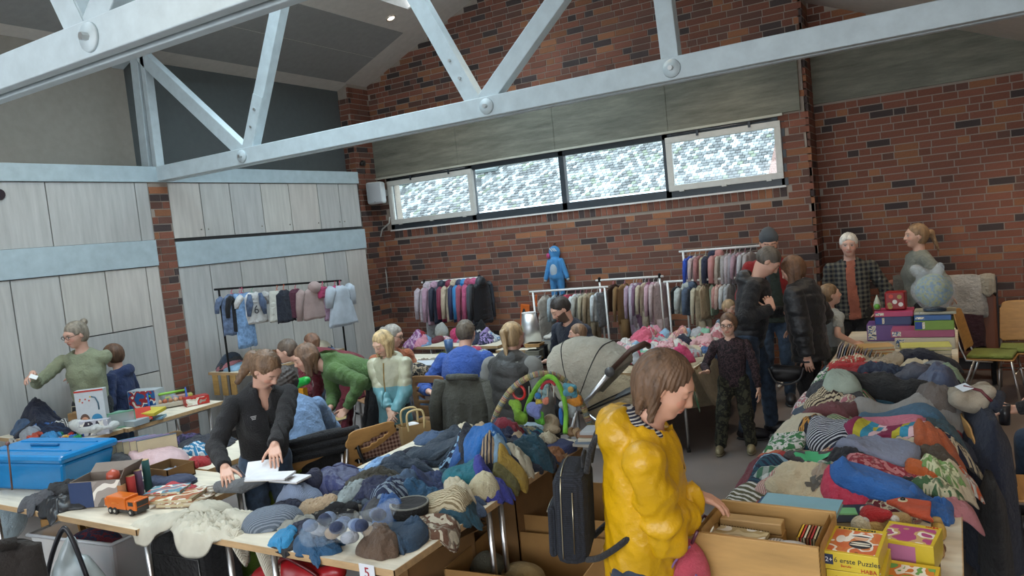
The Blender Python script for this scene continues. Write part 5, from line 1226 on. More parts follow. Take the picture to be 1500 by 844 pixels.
# rails along the brick wall
def rack(lab, a, b, mat, lst, base, grp, ends=None, posts=((0, 1), (1, 1)), yaw=R(78)):
    rail(lab, a, b, mat, ends=ends, posts=posts)
    for i, (px, w, h, kd, mk, c, c2, what) in enumerate(lst):
        p = railpt(a, b, px, 0); nm = {'jacket': 'jacket', 'shirt': 'shirt', 'romper': 'romper', 'dress': 'dress', 'vest': 'vest', 'trousers': 'trousers'}[kd]
        garment(nm, what, (p.x, p.y+.0, p.z-.012), yaw+R(random.uniform(-8, 8)), w, h, kd, cmat(mk, c, c2), seed=base+i, th=.042 if kd == 'jacket' else .028, quilt=mk == 'puffer', hood=kd == 'jacket', hcol=random.choice(('white', 'white', 'pink')))
rack('clothes rail of pink and navy winter jackets by the brick wall', (-6.80, 8.92, 1.50), (-5.88, 9.0, 1.51), whitem, [
 (624, .34, .50, 'jacket', 'cloth', 'c8bcc4', None, 'white-pink fleece jacket at the left end of the jacket rail'),
 (630, .32, .86, 'dress', 'cloth', 'b9bcc0', None, 'long pale grey garment hanging lowest on the jacket rail'),
 (634, .36, .56, 'jacket', 'cloth', 'c09cb0', None, 'lilac-pink jacket second from the left of the jacket rail'),
 (645, .38, .55, 'jacket', 'puffer', '1c2438', None, 'navy padded jacket with a pink badge on the jacket rail'),
 (656, .38, .52, 'jacket', 'puffer', '7a1c3c', None, 'wine-red quilted jacket on the jacket rail'),
 (664, .36, .52, 'jacket', 'floral', 'b03048', 'c8b8a0', 'colourful patterned jacket in the middle of the jacket rail'),
 (671, .34, .54, 'jacket', 'puffer', '232c50', None, 'dark blue padded jacket left of the turquoise one'),
 (677, .34, .54, 'jacket', 'puffer', '2a7ab4', None, 'turquoise-blue jacket on the jacket rail'),
 (684, .36, .60, 'jacket', 'cloth', 'a8566c', None, 'rose-brown fleece jacket on the jacket rail'),
 (692, .36, .58, 'jacket', 'cloth', 'c05a80', None, 'pink jacket with a furry hood on the jacket rail'),
 (701, .42, .60, 'jacket', 'puffer', '3a424c', None, 'slate-grey padded coat near the right end of the jacket rail'),
 (709, .40, .56, 'jacket', 'puffer', '1a1c20', None, 'black padded coat at the right end of the jacket rail'),
], 100, 'j', ends=blackm)
rack('white clothes rail of baby clothes behind the dark-haired man', (-4.95, 8.85, 1.28), (-3.90, 8.85, 1.29), whitem, [
 (798, .34, .62, 'dress', 'cloth', 'aaa49a', None, 'beige sleeveless dress at the left end of the white rail'),
 (812, .26, .34, 'shirt', 'floral', 'd0d4d4', 'a0b0b8', 'white and grey baby top next to the beige dress'),
 (820, .26, .50, 'trousers', 'cloth', '30364a', None, 'dark navy trousers on the white rail'),
 (830, .26, .34, 'shirt', 'floral', 'd4c8cc', 'c04a60', 'white baby top with red print on the white rail'),
 (842, .26, .30, 'shirt', 'floral', '7ab0b8', 'd0d8d8', 'turquoise patterned baby top on the white rail'),
 (850, .26, .34, 'shirt', 'cloth', 'a8a8a0', None, 'stone-grey baby top on the white rail'),
 (858, .26, .38, 'shirt', 'cloth', 'b0a890', None, 'oatmeal baby cardigan on the white rail'),
 (866, .26, .42, 'romper', 'cloth', '98866c', None, 'light brown romper on the white rail'),
 (874, .26, .36, 'shirt', 'cloth', 'c4ccd0', None, 'pale blue-white baby top on the white rail'),
 (880, .26, .44, 'trousers', 'cloth', '6a6c70', None, 'grey trousers at the right end of the white rail'),
], 130, 'b')
rack('black and white clothes rail with the tan coat and lilac rompers', (-4.02, 8.98, 1.37), (-3.22, 9.02, 1.37), whitem, [
 (898, .34, .34, 'vest', 'leather', '3a2a24', None, 'dark brown bag-shaped waistcoat at the left end of its rail'),
 (914, .36, .50, 'romper', 'fur', '8a6a42', None, 'tan furry overall with a pale hood'),
 (927, .28, .46, 'romper', 'cloth', 'b8a0b4', None, 'lilac-pink romper right of the tan overall'),
 (932, .28, .56, 'romper', 'cloth', 'c4bcc8', None, 'long pale lilac romper in the middle of the rail'),
 (937, .28, .42, 'romper', 'floral', 'c0a8b4', '8a6a84', 'patterned lilac romper in the middle of the rail'),
 (944, .28, .40, 'romper', 'cloth', 'c4b8a0', None, 'cream romper on the lilac rail'),
 (950, .28, .40, 'dress', 'cloth', '8a4a6c', None, 'mauve dress on the lilac rail'),
 (957, .28, .44, 'romper', 'cloth', 'c8a4b0', None, 'soft pink romper on the lilac rail'),
 (963, .28, .52, 'romper', 'cloth', 'c4b0b0', None, 'pale pink romper at the right end of the lilac rail'),
], 150, 'l', ends=blackm)
ga, gb = (-2.92, 9.1, 1.655), (-1.85, 9.1, 1.655); ha, hb = (-3.1, 8.95, 1.305), (-2.2, 8.95, 1.305)
rack('upper bar of the double white rail beside the man in the red jacket', ga, gb, whitem, [
 (1010, .26, .34, 'romper', 'cloth', '2a50b8', None, 'royal blue baby overall at the left end of the upper bar'),
 (1018, .24, .30, 'romper', 'floral', 'b04050', 'd0c0c0', 'red and white baby romper on the upper bar'),
 (1024, .24, .30, 'romper', 'cloth', 'b88080', None, 'old-rose baby romper on the upper bar'),
 (1033, .24, .36, 'romper', 'cloth', 'c0b498', None, 'sand-coloured baby romper on the upper bar'),
 (1041, .26, .34, 'jacket', 'cloth', '2a3048', None, 'navy baby jacket on the upper bar'),
 (1050, .28, .34, 'jacket', 'puffer', 'b8807c', None, 'quilted salmon-pink baby jacket on the upper bar'),
 (1058, .24, .36, 'shirt', 'cloth', 'c8beb0', None, 'cream baby top right of the salmon jacket'),
 (1064, .24, .36, 'shirt', 'cloth', 'b4b0b0', None, 'light grey baby top on the upper bar'),
 (1070, .24, .36, 'shirt', 'cloth', 'c4b8bc', None, 'pinkish-white baby top on the upper bar'),
 (1076, .24, .36, 'shirt', 'cloth', 'a8a4ac', None, 'grey-lilac baby top on the upper bar'),
 (1083, .26, .30, 'shirt', 'cloth', 'b898a4', None, 'dusty-pink baby cardigan on the upper bar'),
 (1091, .26, .30, 'shirt', 'cloth', 'c8c8cc', None, 'white baby cardigan near the red jacket'),
 (1099, .26, .32, 'shirt', 'cloth', 'b8b0b0', None, 'last pale baby top on the upper bar before the red jacket'),
], 170, 'u')
rack('lower bar of the double white rail with the cream overall', ha, hb, whitem, [
 (990, .26, .32, 'vest', 'cloth', '1c1c20', None, 'black baby top at the left end of the lower bar'),
 (1003, .26, .32, 'jacket', 'cloth', 'b4bcb8', None, 'white-green baby jacket on the lower bar'),
 (1010, .28, .34, 'jacket', 'denim', '465468', None, 'slate denim baby jacket on the lower bar'),
 (1026, .30, .48, 'romper', 'cloth', 'c4bca4', None, 'long cream baby overall on the lower bar'),
 (1032, .26, .40, 'vest', 'cloth', 'b09c80', None, 'beige baby vest behind the cream overall'),
 (1044, .20, .36, 'vest', 'cloth', '8aa088', None, 'sage-green baby dress on the lower bar'),
 (1051, .22, .26, 'shirt', 'cloth', 'c09088', None, 'salmon baby top on the lower bar'),
 (1056, .22, .28, 'shirt', 'cloth', 'c4a89c', None, 'peach baby top on the lower bar'),
 (1062, .22, .28, 'shirt', 'cloth', 'c0c4c4', None, 'white baby top on the lower bar'),
 (1068, .22, .32, 'shirt', 'cloth', 'a8acb0', None, 'grey baby top at the right end of the lower bar'),
], 190, 'w')
# blue fleece onesie on the wall
pz_ = at(812, 368, Y=9.42); oz = thing('hooded_onesie', 'bright blue fleece onesie with a pale tummy hung high on the brick wall', 'costume', tuple(pz_))
bf = M('fur', '4a94d0'); pf = M('fur', 'b8c8d4')
soft('suit', [('e', (0, 0, -.02), (.09, .05, .10)), ('c', (0, 0, -.16), (0, 0, -.34), .085, .10), ('c', (-.09, 0, -.14), (-.165, -.01, -.37), .04, .035), ('c', (.09, 0, -.14), (.165, -.01, -.37), .04, .035),
   ('c', (-.055, 0, -.36), (-.06, 0, -.62), .06, .045), ('c', (.055, 0, -.36), (.06, 0, -.62), .06, .045)], bf, oz, .011, .006, 25)
MB().ball((0, -.075, -.27), (.055, .03, .10), 14, 10).obj('tummy_patch', pf, oz, True)
for s in (-1, 1): MB().ball((s*.175, -.01, -.40), .026, 8, 6).obj('cuff', pf, oz, True)
MB().ball((-.09, -.03, -.06), (.03, .02, .04), 8, 6).obj('ear', M('fur', 'c04a80'), oz, True)
for dx in (-.025, .01, .04): MB().beam((dx-.02, -.055, .045), (dx+.02, -.055, .0), .012, .012).obj('hood_stripe', M('fur', 'c8d8e4'), oz)
tube('hook', [(0, .06, .10), (0, 0, .10), (0, 0, .06)], .006, blackm, oz)

# ================================================================ CHAIRS
ply = M('ply', (.50, .27, .09)); seatgreen = M('cloth', '8a9a4a')
def chair(label, x, y, yaw, backtop=.86, slots='bars', tilt=12, pad=None, wood=None, group=None, seat=True):
    T = thing('chair', label, 'chair', (x, y, 0), yaw, group); wd = wood or ply
    # local: sitter faces +y, back at y=-.2
    n, mrows = 22, 22; W, Hh = .42, .40; V = []; F = []; keep = {}
    for j in range(mrows+1):
        for i in range(n+1):
            u = i/n*2-1; v = j/mrows; w_ = W/2*(1-.05*v); xx = u*w_; z = backtop-Hh+v*Hh; yy = -.20-math.tan(R(tilt))*(v*Hh)+.03*u*u
            V.append((xx, yy, z-.05*(abs(u)**6)*v*.9))
    def hole(u, v):
        if abs(u) > .62: return False
        if slots == 'bars': return any(abs(v-c) < .036 for c in (.30, .46, .62, .78))
        if slots == 'swoosh': return (abs(v-(.72+.13*u)) < .05*(1-abs(u)*1.2)+.005 and abs(u) < .6) or (abs(v-(.50+.16*u)) < .04*(1-abs(u)) and u > -.3) or (abs(v-(.36-.1*u)) < .03)
        return False
    for j in range(mrows):
        for i in range(n):
            u, v = (i+.5)/n*2-1, (j+.5)/mrows
            if (abs(u) > .93 and v > .93) or (abs(u) > .93 and v < .05) or hole(u, v): continue
            a = j*(n+1)+i; F.append((a, a+1, a+n+2, a+n+1))
    b = meshobj('backrest', V, F, wd, T, True); so = b.modifiers.new('thick', 'SOLIDIFY'); so.thickness = .012; sd = b.modifiers.new('soft', 'SUBSURF'); sd.levels = 1; sd.render_levels = 1
    if seat:
        s_ = MB().box((-.21, -.18, .43), (.21, .22, .445)).obj('seat', wd, T, bevel=.01)
        if pad: MB().box((-.20, -.17, .447), (.20, .21, .482)).obj('seat_pad', pad, s_, True, bevel=.015)
    for sx in (-1, 1):
        tube('leg', [(sx*.20, .20, .43), (sx*.215, .26, .0)], .011, chrome, T); tube('leg', [(sx*.20, -.10, .43), (sx*.22, -.26, .0)], .011, chrome, T)
        tube('back_tube', [(sx*.19, .05, .42), (sx*.20, -.17, .43), (sx*.195, -.215, .55), (sx*.19, -.26, backtop-.12)], .011, chrome, T)
    tube('crossbar', [(-.205, .22, .3), (.205, .22, .3)], .008, chrome, T)
    return T
c = at(548, 640, .70); ch1 = chair('ochre plywood chair with slanted slots holding the tartan-lined handbag', -3.80, 3.96, R(70), .88, 'swoosh', 16)
c = at(621, 552, .87); chair('brown plywood chair with four oval slots beside the blonde girl', c.x, c.y+.25, R(4), .88, 'bars', 8, wood=M('ply', (.30, .16, .07)))
c = at(682, 557, .87); jc = (c.x, c.y+.24); chair('plywood chair under the olive-grey coat', jc[0], jc[1], R(0), .86, 'none', 8)
chair('chair with the black fleece jacket hung over its back', -3.98, 3.62, R(66), .84, 'none', 10)
c = at(745, 560, .80); chair('chair of the ponytailed woman', c.x, c.y+.2, R(-6), .80, 'none', 8, wood=M('plastic', (.6, .6, .6)))
c = at(548, 530, .84); chair('pale plywood chair behind the girl\'s shoulder', c.x, c.y, R(150), .90, 'none', 10, wood=M('ply', (.55, .30, .15)))
for lab, px, py, yw in (('green-padded chair at the right-hand aisle', 1450, 517, R(-100)), ('second green-padded chair with an ochre back at the right edge', 1500, 508, R(175))):
    c = at(px, py, .47); chair(lab, c.x, c.y, yw, .90, 'none', 12, pad=seatgreen)
c = at(660, 492, Y=8.85); chair('green-padded chair under the jacket rail', -6.35, 8.7, R(180), .80, 'none', 10, pad=seatgreen)
c = at(200, 640, .47); chair('chair with a dark green seat under the games table', -5.6, 3.9, R(-80), .70, 'none', 10, pad=M('cloth', '3c4630'), wood=M('ply', (.2, .12, .06)))
c = at(1490, 560, .45); chair('chair of the seated person at the right edge', .55, 5.55, R(100), .80, 'none', 10, pad=seatgreen)

def drape(name, label, cat, loc, yaw, w, h, th, mat, seed=0, nf=6, collar=True, top=0, flare=.1, lean=0, curve=0):
    """coat or cloth hanging over a chair back: front and back fall, folds in between"""
    T = thing(name, label, cat, loc, yaw); V = []; F = []; nu, nv = 60, 26; rd = random.Random(seed); ph = rd.uniform(0, 6)
    for j in range(nv+1):
        v = j/nv
        for i in range(nu):
            A = 2*PI*i/nu; t = v; a = w/2*(1+flare*t)*(.92 if j == 0 else 1); b = th*(.25+.75*min(1, t*4))*(1+.35*t)
            f = 1+(.10*math.sin(nf*A+ph)+.08*math.sin((nf*2-1)*A+2*ph+3*t))*min(1, t*2)
            V.append((a*math.cos(A)*(1+.02*math.sin(9*t+ph)), b*math.sin(A)*f*1.0-lean*t*h, -h*t+.03*math.sin(3*A+ph)*(j == nv)-.05*abs(math.cos(A))**5*(j == 0)))
    for j in range(nv):
        for k in range(nu): F.append((j*nu+k, (j+1)*nu+k, (j+1)*nu+(k+1) % nu, j*nu+(k+1) % nu))
    F += [tuple(range(nu)), tuple(reversed(range(nv*nu, (nv+1)*nu)))]
    meshobj('body', V, F, mat, T)
    if collar: MB().tube([(-w*.3, -th*.3, .0), (0, -th*.9, .02), (w*.3, -th*.3, 0)], .03, 10).obj('collar', mat, T, True)
    return T
oc = M('cloth', '4a493f')
c = at(682, 560, .87); d_ = drape('coat', 'olive-grey waxed coat hung over the chair of the man in blue', 'coat', (jc[0], jc[1]-.25, .90), R(3), .50, .72, .10, oc, 3, 7)
for s in (-1, 1): MB().tube([(s*.24, -.02, -.03), (s*.30, -.05, -.25), (s*.29, -.08, -.55)], .06, 12, rr=[.06, .065, .05]).obj('sleeve', oc, d_, True)
bfz = M('fur', '14151a'); d_ = drape('fleece_jacket', 'black fleece-lined jacket hung over the chair of the person in light blue', 'coat', (-3.80, 3.62, .86), R(66), .50, .62, .09, M('cloth', '15161a'), 5, 5)
for k in range(3): MB().tube([(-.26, -.06-.01*k, .01-.05*k), (-.1, -.10-.01*k, .015-.05*k), (.1, -.10-.01*k, .01-.05*k), (.26, -.06-.01*k, .0-.05*k)], .026, 10).obj('fleece_edge', bfz, d_, True)
MB().tube([(.2, .0, -.05), (.33, .0, -.2), (.42, -.02, -.42)], .07, 12, rr=[.06, .07, .05]).obj('sleeve', M('cloth', '15161a'), d_, True)
nv_ = M('cloth', '182238'); d_ = drape('long_coat', 'long dark navy coat hanging beside the right-hand table down to the floor', 'coat', (.06, 4.82, .92), R(100), .62, .86, .11, nv_, 9, 8, flare=.35)
d_ = drape('dark_trousers', 'black trousers hanging at the aisle edge behind the navy coat', 'clothing', (.08, 4.2, .70), R(95), .30, .5, .05, M('cloth', '0e1016'), 10, 5, collar=False)
# rolled cream blanket with a strap
bl = at(1416, 588, .92); T = thing('rolled_blanket', 'rolled cream blanket with a wine-red strap and a paper tag on the navy coat', 'blanket', (bl.x+.03, bl.y, .93), R(8)); T.scale = (.7, .7, .7)
soft('blanket', [('e', (0, 0, .0), (.17, .17, .10)), ('c', (-.1, -.1, .03), (.1, .12, .06), .07, .06), ('c', (-.12, .03, .05), (.1, -.1, .09), .05, .05)], M('fur', 'b8ac98'), T, .011, .012, 20)
tube('strap', [(-.15, .05, -.06), (-.13, .0, .05), (-.06, -.06, .12), (.04, -.12, .10), (.12, -.16, .0)], .012, M('leather', '5a1c24'), T)
box('tag', (-.04, -.05, 0), (.05, .05, .003), M('paper', (.62, .68, .74)), T, loc=(-.07, -.08, .115), rot=(R(14), R(-12), R(25)))
chair('plywood chair hidden under the long navy coat', .22, 4.80, R(-85), .84, 'none', 8)
c = at(12, 812, Y=1.75); d_ = drape('dark_coat', 'dark brown quilted coat over a chair at the bottom left corner', 'coat', (c.x-.06, c.y-.04, c.z+.06), R(40), .44, .8, .14, M('cloth', '2a231f'), 12, 5)
chair('chair under the dark coat in the bottom left corner', c.x, c.y, R(40), .7, 'none', 8, wood=M('ply', (.03, .03, .03)))
# padded boards with clothes along the right wall
tc_ = M('leather', '8a5a48', rough=.6)
for i, (x0, x1, lab) in enumerate(((-.70, -.28, 'terracotta padded board behind the woman in the plaid shirt'), (-.24, .32, 'terracotta padded board under the white towel'))):
    T = thing('padded_board', lab, 'partition', ((x0+x1)/2, 9.45, 0)); hw = (x1-x0)/2
    box('panel', (-hw, -.05, .25), (hw, .05, 1.14), tc_, T, .03); box('frame', (-hw-.02, .0, .12), (hw+.02, .07, 1.12), M('paint', (.05, .05, .06)), T, .01)
    for s in (-1, 1): box('foot', (s*hw*.8-.02, -.2, 0), (s*hw*.8+.02, .2, .25), blackm, T)
def hangcloth(name, label, x, y, z, w, h, mat, seed, yaw=0, cat='clothing'):
    return drape(name, label, cat, (x, y, z), yaw, w, h, .035, mat, seed, 5, collar=False, flare=.05)
hangcloth('towel', 'white quilted towel hung over the terracotta board', .0, 9.36, 1.17, .46, .44, M('cloth', 'c0bdb8'), 31)
hangcloth('teal_trousers', 'teal children\'s trousers hung on the terracotta board', -.66, 9.34, 1.08, .24, .62, M('cloth', '2f7688'), 32)
hangcloth('salmon_cloth', 'salmon-pink garment hung behind the woman with the ponytail', -.30, 9.34, 1.20, .20, .4, M('cloth', 'c46a5a'), 33)
hangcloth('white_cardigan', 'cream cardigan at the right end of the terracotta board', .25, 9.36, 1.17, .14, .22, M('cloth', 'b0a898'), 34)
hangcloth('wine_jacket', 'dark wine-red jacket lying in front of the terracotta board', -.02, 8.95, .80, .42, .35, M('cloth', '3a1a26'), 35)
hangcloth('helmet_bag', 'grey round bag beside the teal trousers', -.55, 9.2, 1.22, .16, .2, M('cloth', '6a665e'), 36)

# ================================================================ PUSHCHAIR, BABY GYM
c5 = lambda px, py, Y=5.2: at(px, py, Y=Y)
st = thing('pushchair', 'beige pushchair with a folded-out hood and a brown leather handle', 'pushchair', (-2.35, 5.25, 0)); so_ = Vector((-2.35, 5.25, 0))
P_ = lambda px, py, dy=0: tuple(at(px, py, Y=5.2+dy)-so_)
hoodm = M('cloth', 'b4ad9c'); cotm = M('cloth', 'b8a888'); frm = M('metal', (.72, .74, .76), rough=.35)
# hood: fan of ribs about the pivot
pv = Vector(P_(862, 588)); V = []; F = []; na, nb_ = 34, 22
outer = [P_(x, y) for x, y in ((826, 568), (815, 545), (811, 520), (819, 503), (838, 496), (862, 494), (885, 500), (905, 509), (918, 520), (920, 530))]
def lerp_list(L, t): f = t*(len(L)-1); i = min(int(f), len(L)-2); a = Vector(L[i]); b = Vector(L[i+1]); return a.lerp(b, f-i)
for i in range(na+1):
    o = lerp_list(outer, i/na); rad = (o-pv).length; d = (o-pv).normalized(); sc = 1-.025*abs(math.sin(i*PI*3/na*1.5))
    for j in range(nb_+1):
        a = -1+2*j/nb_; yy = a*.24; rr_ = rad*(1-abs(a)**4)**.4*sc*(1+.006*math.sin(i*2.4)) if abs(a) < 1 else 0; q = pv+d*max(rr_, .02); V.append((q.x, q.y+yy, q.z))
for i in range(na):
    for j in range(nb_): k = i*(nb_+1)+j; F.append((k, k+1, k+nb_+2, k+nb_+1))
hd = meshobj('hood', V, F, hoodm, st); hd.modifiers.new('t', 'SOLIDIFY').thickness = .008
for f_ in (.42, .70):
    o = lerp_list(outer, f_); pts = []
    for j in range(nb_+1): a = -1+2*j/nb_; rr_ = (o-pv).length*(1-abs(a)**4)**.4; q = pv+(o-pv).normalized()*(max(rr_, .02)+.004); pts.append((q.x, q.y+a*.245, q.z))
    tube('hood_rib', pts, .005, M('paint', (.01, .01, .01)), hd, 6)
# carrycot
V = []; F = []; ring = 40
for j, (s, z) in enumerate(((1.0, 0), (1.0, -.05), (.99, -.14), (.96, -.22), (.88, -.27), (.4, -.29))):
    for k in range(ring):
        A = 2*PI*k/ring; ex = math.copysign(abs(math.cos(A))**.6, math.cos(A)); ey = math.copysign(abs(math.sin(A))**.6, math.sin(A)); V.append((.40*ex*s, .21*ey*s, z))
for j in range(5):
    for k in range(ring): F.append((j*ring+k, j*ring+(k+1) % ring, (j+1)*ring+(k+1) % ring, (j+1)*ring+k))
F += [tuple(reversed(range(ring))), tuple(range(5*ring, 6*ring))]
cc = Vector(P_(920, 575, .05)); tilt = math.atan2(P_(985, 540)[2]-P_(865, 592)[2], P_(985, 540)[0]-P_(865, 592)[0])
cot = meshobj('carrycot', V, F, cotm, st, loc=tuple(cc), rot=(0, -tilt, 0))
pts = [(.405*math.copysign(abs(math.cos(A))**.6, math.cos(A)), .215*math.copysign(abs(math.sin(A))**.6, math.sin(A)), .005) for A in [2*PI*k/40 for k in range(40)]]
tube('piping', pts, .007, M('paint', (.015, .015, .015)), cot, 6, closed=True)
soft('blanket', [('e', (.1, 0, .0), (.22, .14, .035))], M('cloth', 'a8b4bc'), cot, .014, .01, 20)
for dy in (-.26, .26):
    tube('frame_tube', [P_(845, 600, dy), P_(866, 580, dy), P_(893, 546, dy)], .018, frm, st, 12); tube('frame_tube', [P_(845, 600, dy), P_(835, 640, dy), P_(822, 676, dy)], .014, frm, st)
    tube('frame_tube', [P_(850, 598, dy), P_(905, 640, dy), P_(960, 690, dy)], .014, frm, st)
    MB().lathe([(.035, -.012), (.035, .012)], 20).obj('joint', M('plastic', (.1, .1, .1)), st, True, loc=P_(893, 545, dy*1.08), rot=(R(90), 0, 0))
    for q in ((818, 678), (962, 692)):
        w_ = MB().tube([(.11*math.cos(a), 0, .11*math.sin(a)) for a in [2*PI*i/24 for i in range(24)]], .022, 8, closed=True).obj('wheel', M('rubber', (.03, .03, .03)), st, True, loc=(P_(q[0], q[1], dy)[0], P_(q[0], q[1], dy)[1], .13))
        MB().lathe([(.03, -.02), (.085, -.004), (.085, .004), (.03, .02)], 14).obj('hub', frm, w_, False, rot=(R(90), 0, 0))
hn = [P_(893, 545, -.24), P_(925, 512, -.24), P_(944, 503, -.22), P_(950, 506, -.1), P_(950, 508, .1), P_(946, 505, .22), P_(926, 514, .24), P_(895, 547, .24)]
tube('handle', hn, .019, M('leather', '4a3228'), st, 12)
tube('ribbon', [P_(930, 538, -.2), P_(934, 550, -.24)], .012, M('cloth', 'a06a74'), st)
# baby gym
gy = thing('baby_gym', 'baby gym with striped and green arches of hanging toys on table five', 'toy', (-2.36, 4.13, .80)); go = Vector((-2.36, 4.13, .80))
G_ = lambda px, py, Y=4.13: tuple(at(px, py, Y=Y)-go)
def SP_(P, n=5):
    out = []; P = [Vector(p) for p in P]
    for i in range(len(P)-1):
        a, b, c_, d = P[max(i-1, 0)], P[i], P[i+1], P[min(i+2, len(P)-1)]
        for k in range(n): t = k/n; out.append(.5*((2*b)+(c_-a)*t+(2*a-5*b+4*c_-d)*t*t+(3*b-a-3*c_+d)*t**3))
    return out+[P[-1]]
wk = SP_([G_(719, 632, 4.0), G_(730, 600, 4.0), G_(752, 568, 4.05), G_(784, 549, 4.1), G_(815, 551, 4.2), G_(842, 572, 4.25), G_(858, 605, 4.3), G_(870, 640, 4.3)])
a_ = tube('striped_arch', wk, .019, M('gauze', 'b8a888', '8a8468'), gy, 10)
for i in range(1, len(wk)-1):
    for t in (0, .33, .66):
        p = Vector(wk[i]).lerp(Vector(wk[i+1]), t); q = Vector(wk[i]).lerp(Vector(wk[i+1]), t+.15)
        MB().tube([p, q], .0205, 10).obj('stripe', M('cloth', hexc(('8a8a5a', '9a5a5a', '5a7a8a', 'c0a860')[(i*3+int(t*3)) % 4])), a_)
gn = SP_([G_(768, 612), G_(775, 588), G_(788, 565), G_(802, 552), G_(815, 558), G_(825, 580), G_(829, 605), G_(828, 634, 4.0)])
tube('green_arch', gn, .016, M('cloth', '74b830'), gy, 12)
def blob(nm, px, py, r, c, Y=4.1, n=3, kind='cloth', sc=(1, .6, 1)):
    rd = random.Random(px+py); o = Vector(G_(px, py, Y)); pr = [('e', tuple(o), (r*sc[0], r*sc[1], r*sc[2]))]
    for _ in range(n): d = Vector((rd.uniform(-1, 1), rd.uniform(-.3, .3), rd.uniform(-1, 1))).normalized()*r; pr.append(('e', tuple(o+d), (r*.5, r*.4, r*.5)))
    soft(nm, pr, M(kind, hexc(c)), gy, .007)
blob('dinosaur_toy', 757, 596, .045, '8ab83a', 4.05, 1, sc=(.8, .5, 1.1)); blob('dinosaur_belly', 763, 613, .05, '82b436', 4.05, 2, sc=(1, .5, .9)); blob('lilac_toy', 781, 600, .05, '7a86c0', n=3); blob('green_toy', 790, 614, .035, '5cae38', n=2)
blob('blue_bead', 788, 580, .024, '2f78b4', n=0); blob('yellow_toy', 789, 588, .02, 'c8b040', n=2); blob('orange_toy', 840, 590, .045, 'd88a20', 4.2, 2, sc=(1.5, .5, .6)); blob('peach_toy', 799, 588, .024, 'c87860', n=1); blob('teal_flower', 836, 571, .04, '4a8a9a', 4.05, 5); blob('flower_heart', 836, 571, .022, 'b0904a', 3.99, 0)
blob('white_toy', 834, 598, .05, 'c0ccd0', 4.2, 2); blob('blue_cloth', 822, 610, .02, '2a6ab0', 4.1, 0, sc=(.8, .8, 3)); blob('aqua_cloth', 796, 574, .04, 'a4c4c8', 4.2, 2)
tube('red_ring', [Vector(G_(760, 575, 4.08))+Vector((.045*math.cos(a), 0, .045*math.sin(a))) for a in [2*PI*i/20 for i in range(20)]], .009, M('plastic', 'b02420'), gy, 8, closed=True)
tube('red_bow', SP_([G_(793, 570), G_(797, 562), G_(806, 559), G_(814, 564)]), .011, M('cloth', 'b02a34'), gy)
for k in range(5): tube('strap', [G_(775+9*k, 566-abs(2-k)*2+4), G_(775+9*k, 582+3*(k % 2))], .004, M('cloth', 'c8c8b8'), gy, 5)
# plush and little shoes around the gym
def plush(name, label, px, py, z, prims, c, cat='toy', kind='fur', res=.009, yaw=0, Y=None):
    p = at(px, py, z) if Y is None else at(px, py, Y=Y); p.y = min(p.y, 4.18); T = thing(name, label, cat, tuple(p), yaw)
    soft('body', prims, M(kind, hexc(c)), T, res, .006, 30); return T
plush('slippers', 'pair of beige fleece baby boots under the baby gym', 810, 618, .86, [('e', (0, 0, 0), (.06, .05, .06)), ('s', (0, -.03, .03), (.03, .03, .03)), ('e', (.03, -.05, -.03), (.06, .05, .03))], 'ab9a80')
for i, (px, py) in enumerate(((843, 632), (852, 640), (868, 622))):
    plush('baby_shoe', ['brown baby shoe nearest the green arch foot', 'brown baby shoe by the pale cloth', 'beige baby shoe at the foot of the striped arch'][i], px, py, .80, [('e', (0, 0, 0), (.04, .03, .022)), ('e', (-.015, 0, .02), (.024, .028, .025)), ('s', (-.018, 0, .045), (.014, .018, .02))], ('8a6a48', '7a5a3c', 'b09470')[i], 'shoe', 'leather', .006)
plush('bundle', 'grey balled-up socks at the left foot of the baby gym', 744, 622, .84, [('e', (0, 0, 0), (.05, .045, .045))], '4a4c50', 'clothing')
plush('blue_muslin', 'white and pale blue muslin cloth under the green arch', 775, 625, .82, [('e', (0, 0, 0), (.13, .08, .035)), ('e', (.1, -.05, 0), (.08, .06, .03))], 'a8bcc8', 'clothing', 'cloth')
plush('aqua_bib', 'aqua cloth hanging at the far right corner of table five', 868, 645, .77, [('e', (0, 0, 0), (.10, .05, .02))], '7ab4ac', 'clothing', 'cloth')
for k in range(5):
    p = at(868+2*k, 622-9*k, Y=4.12); box('picture_book', (-.11, -.08, 0), (.11, .08, .018), M('paint', hexc(('a8a49a', '6a7a8a', 'b8b4a4', '8a6a54', 'a4a8ac')[k])), None, .001, loc=(p.x, p.y, .76+.02*k), rot=(0, 0, R(8*(k % 3))))
for i, o in enumerate([o for o in COL.objects if o.name.startswith('picture_book')]): prop(o, ['lowest', 'second lowest', 'middle', 'second topmost', 'topmost'][i]+' picture book of the stack beyond the baby gym', 'book', 'books stacked beyond the baby gym')
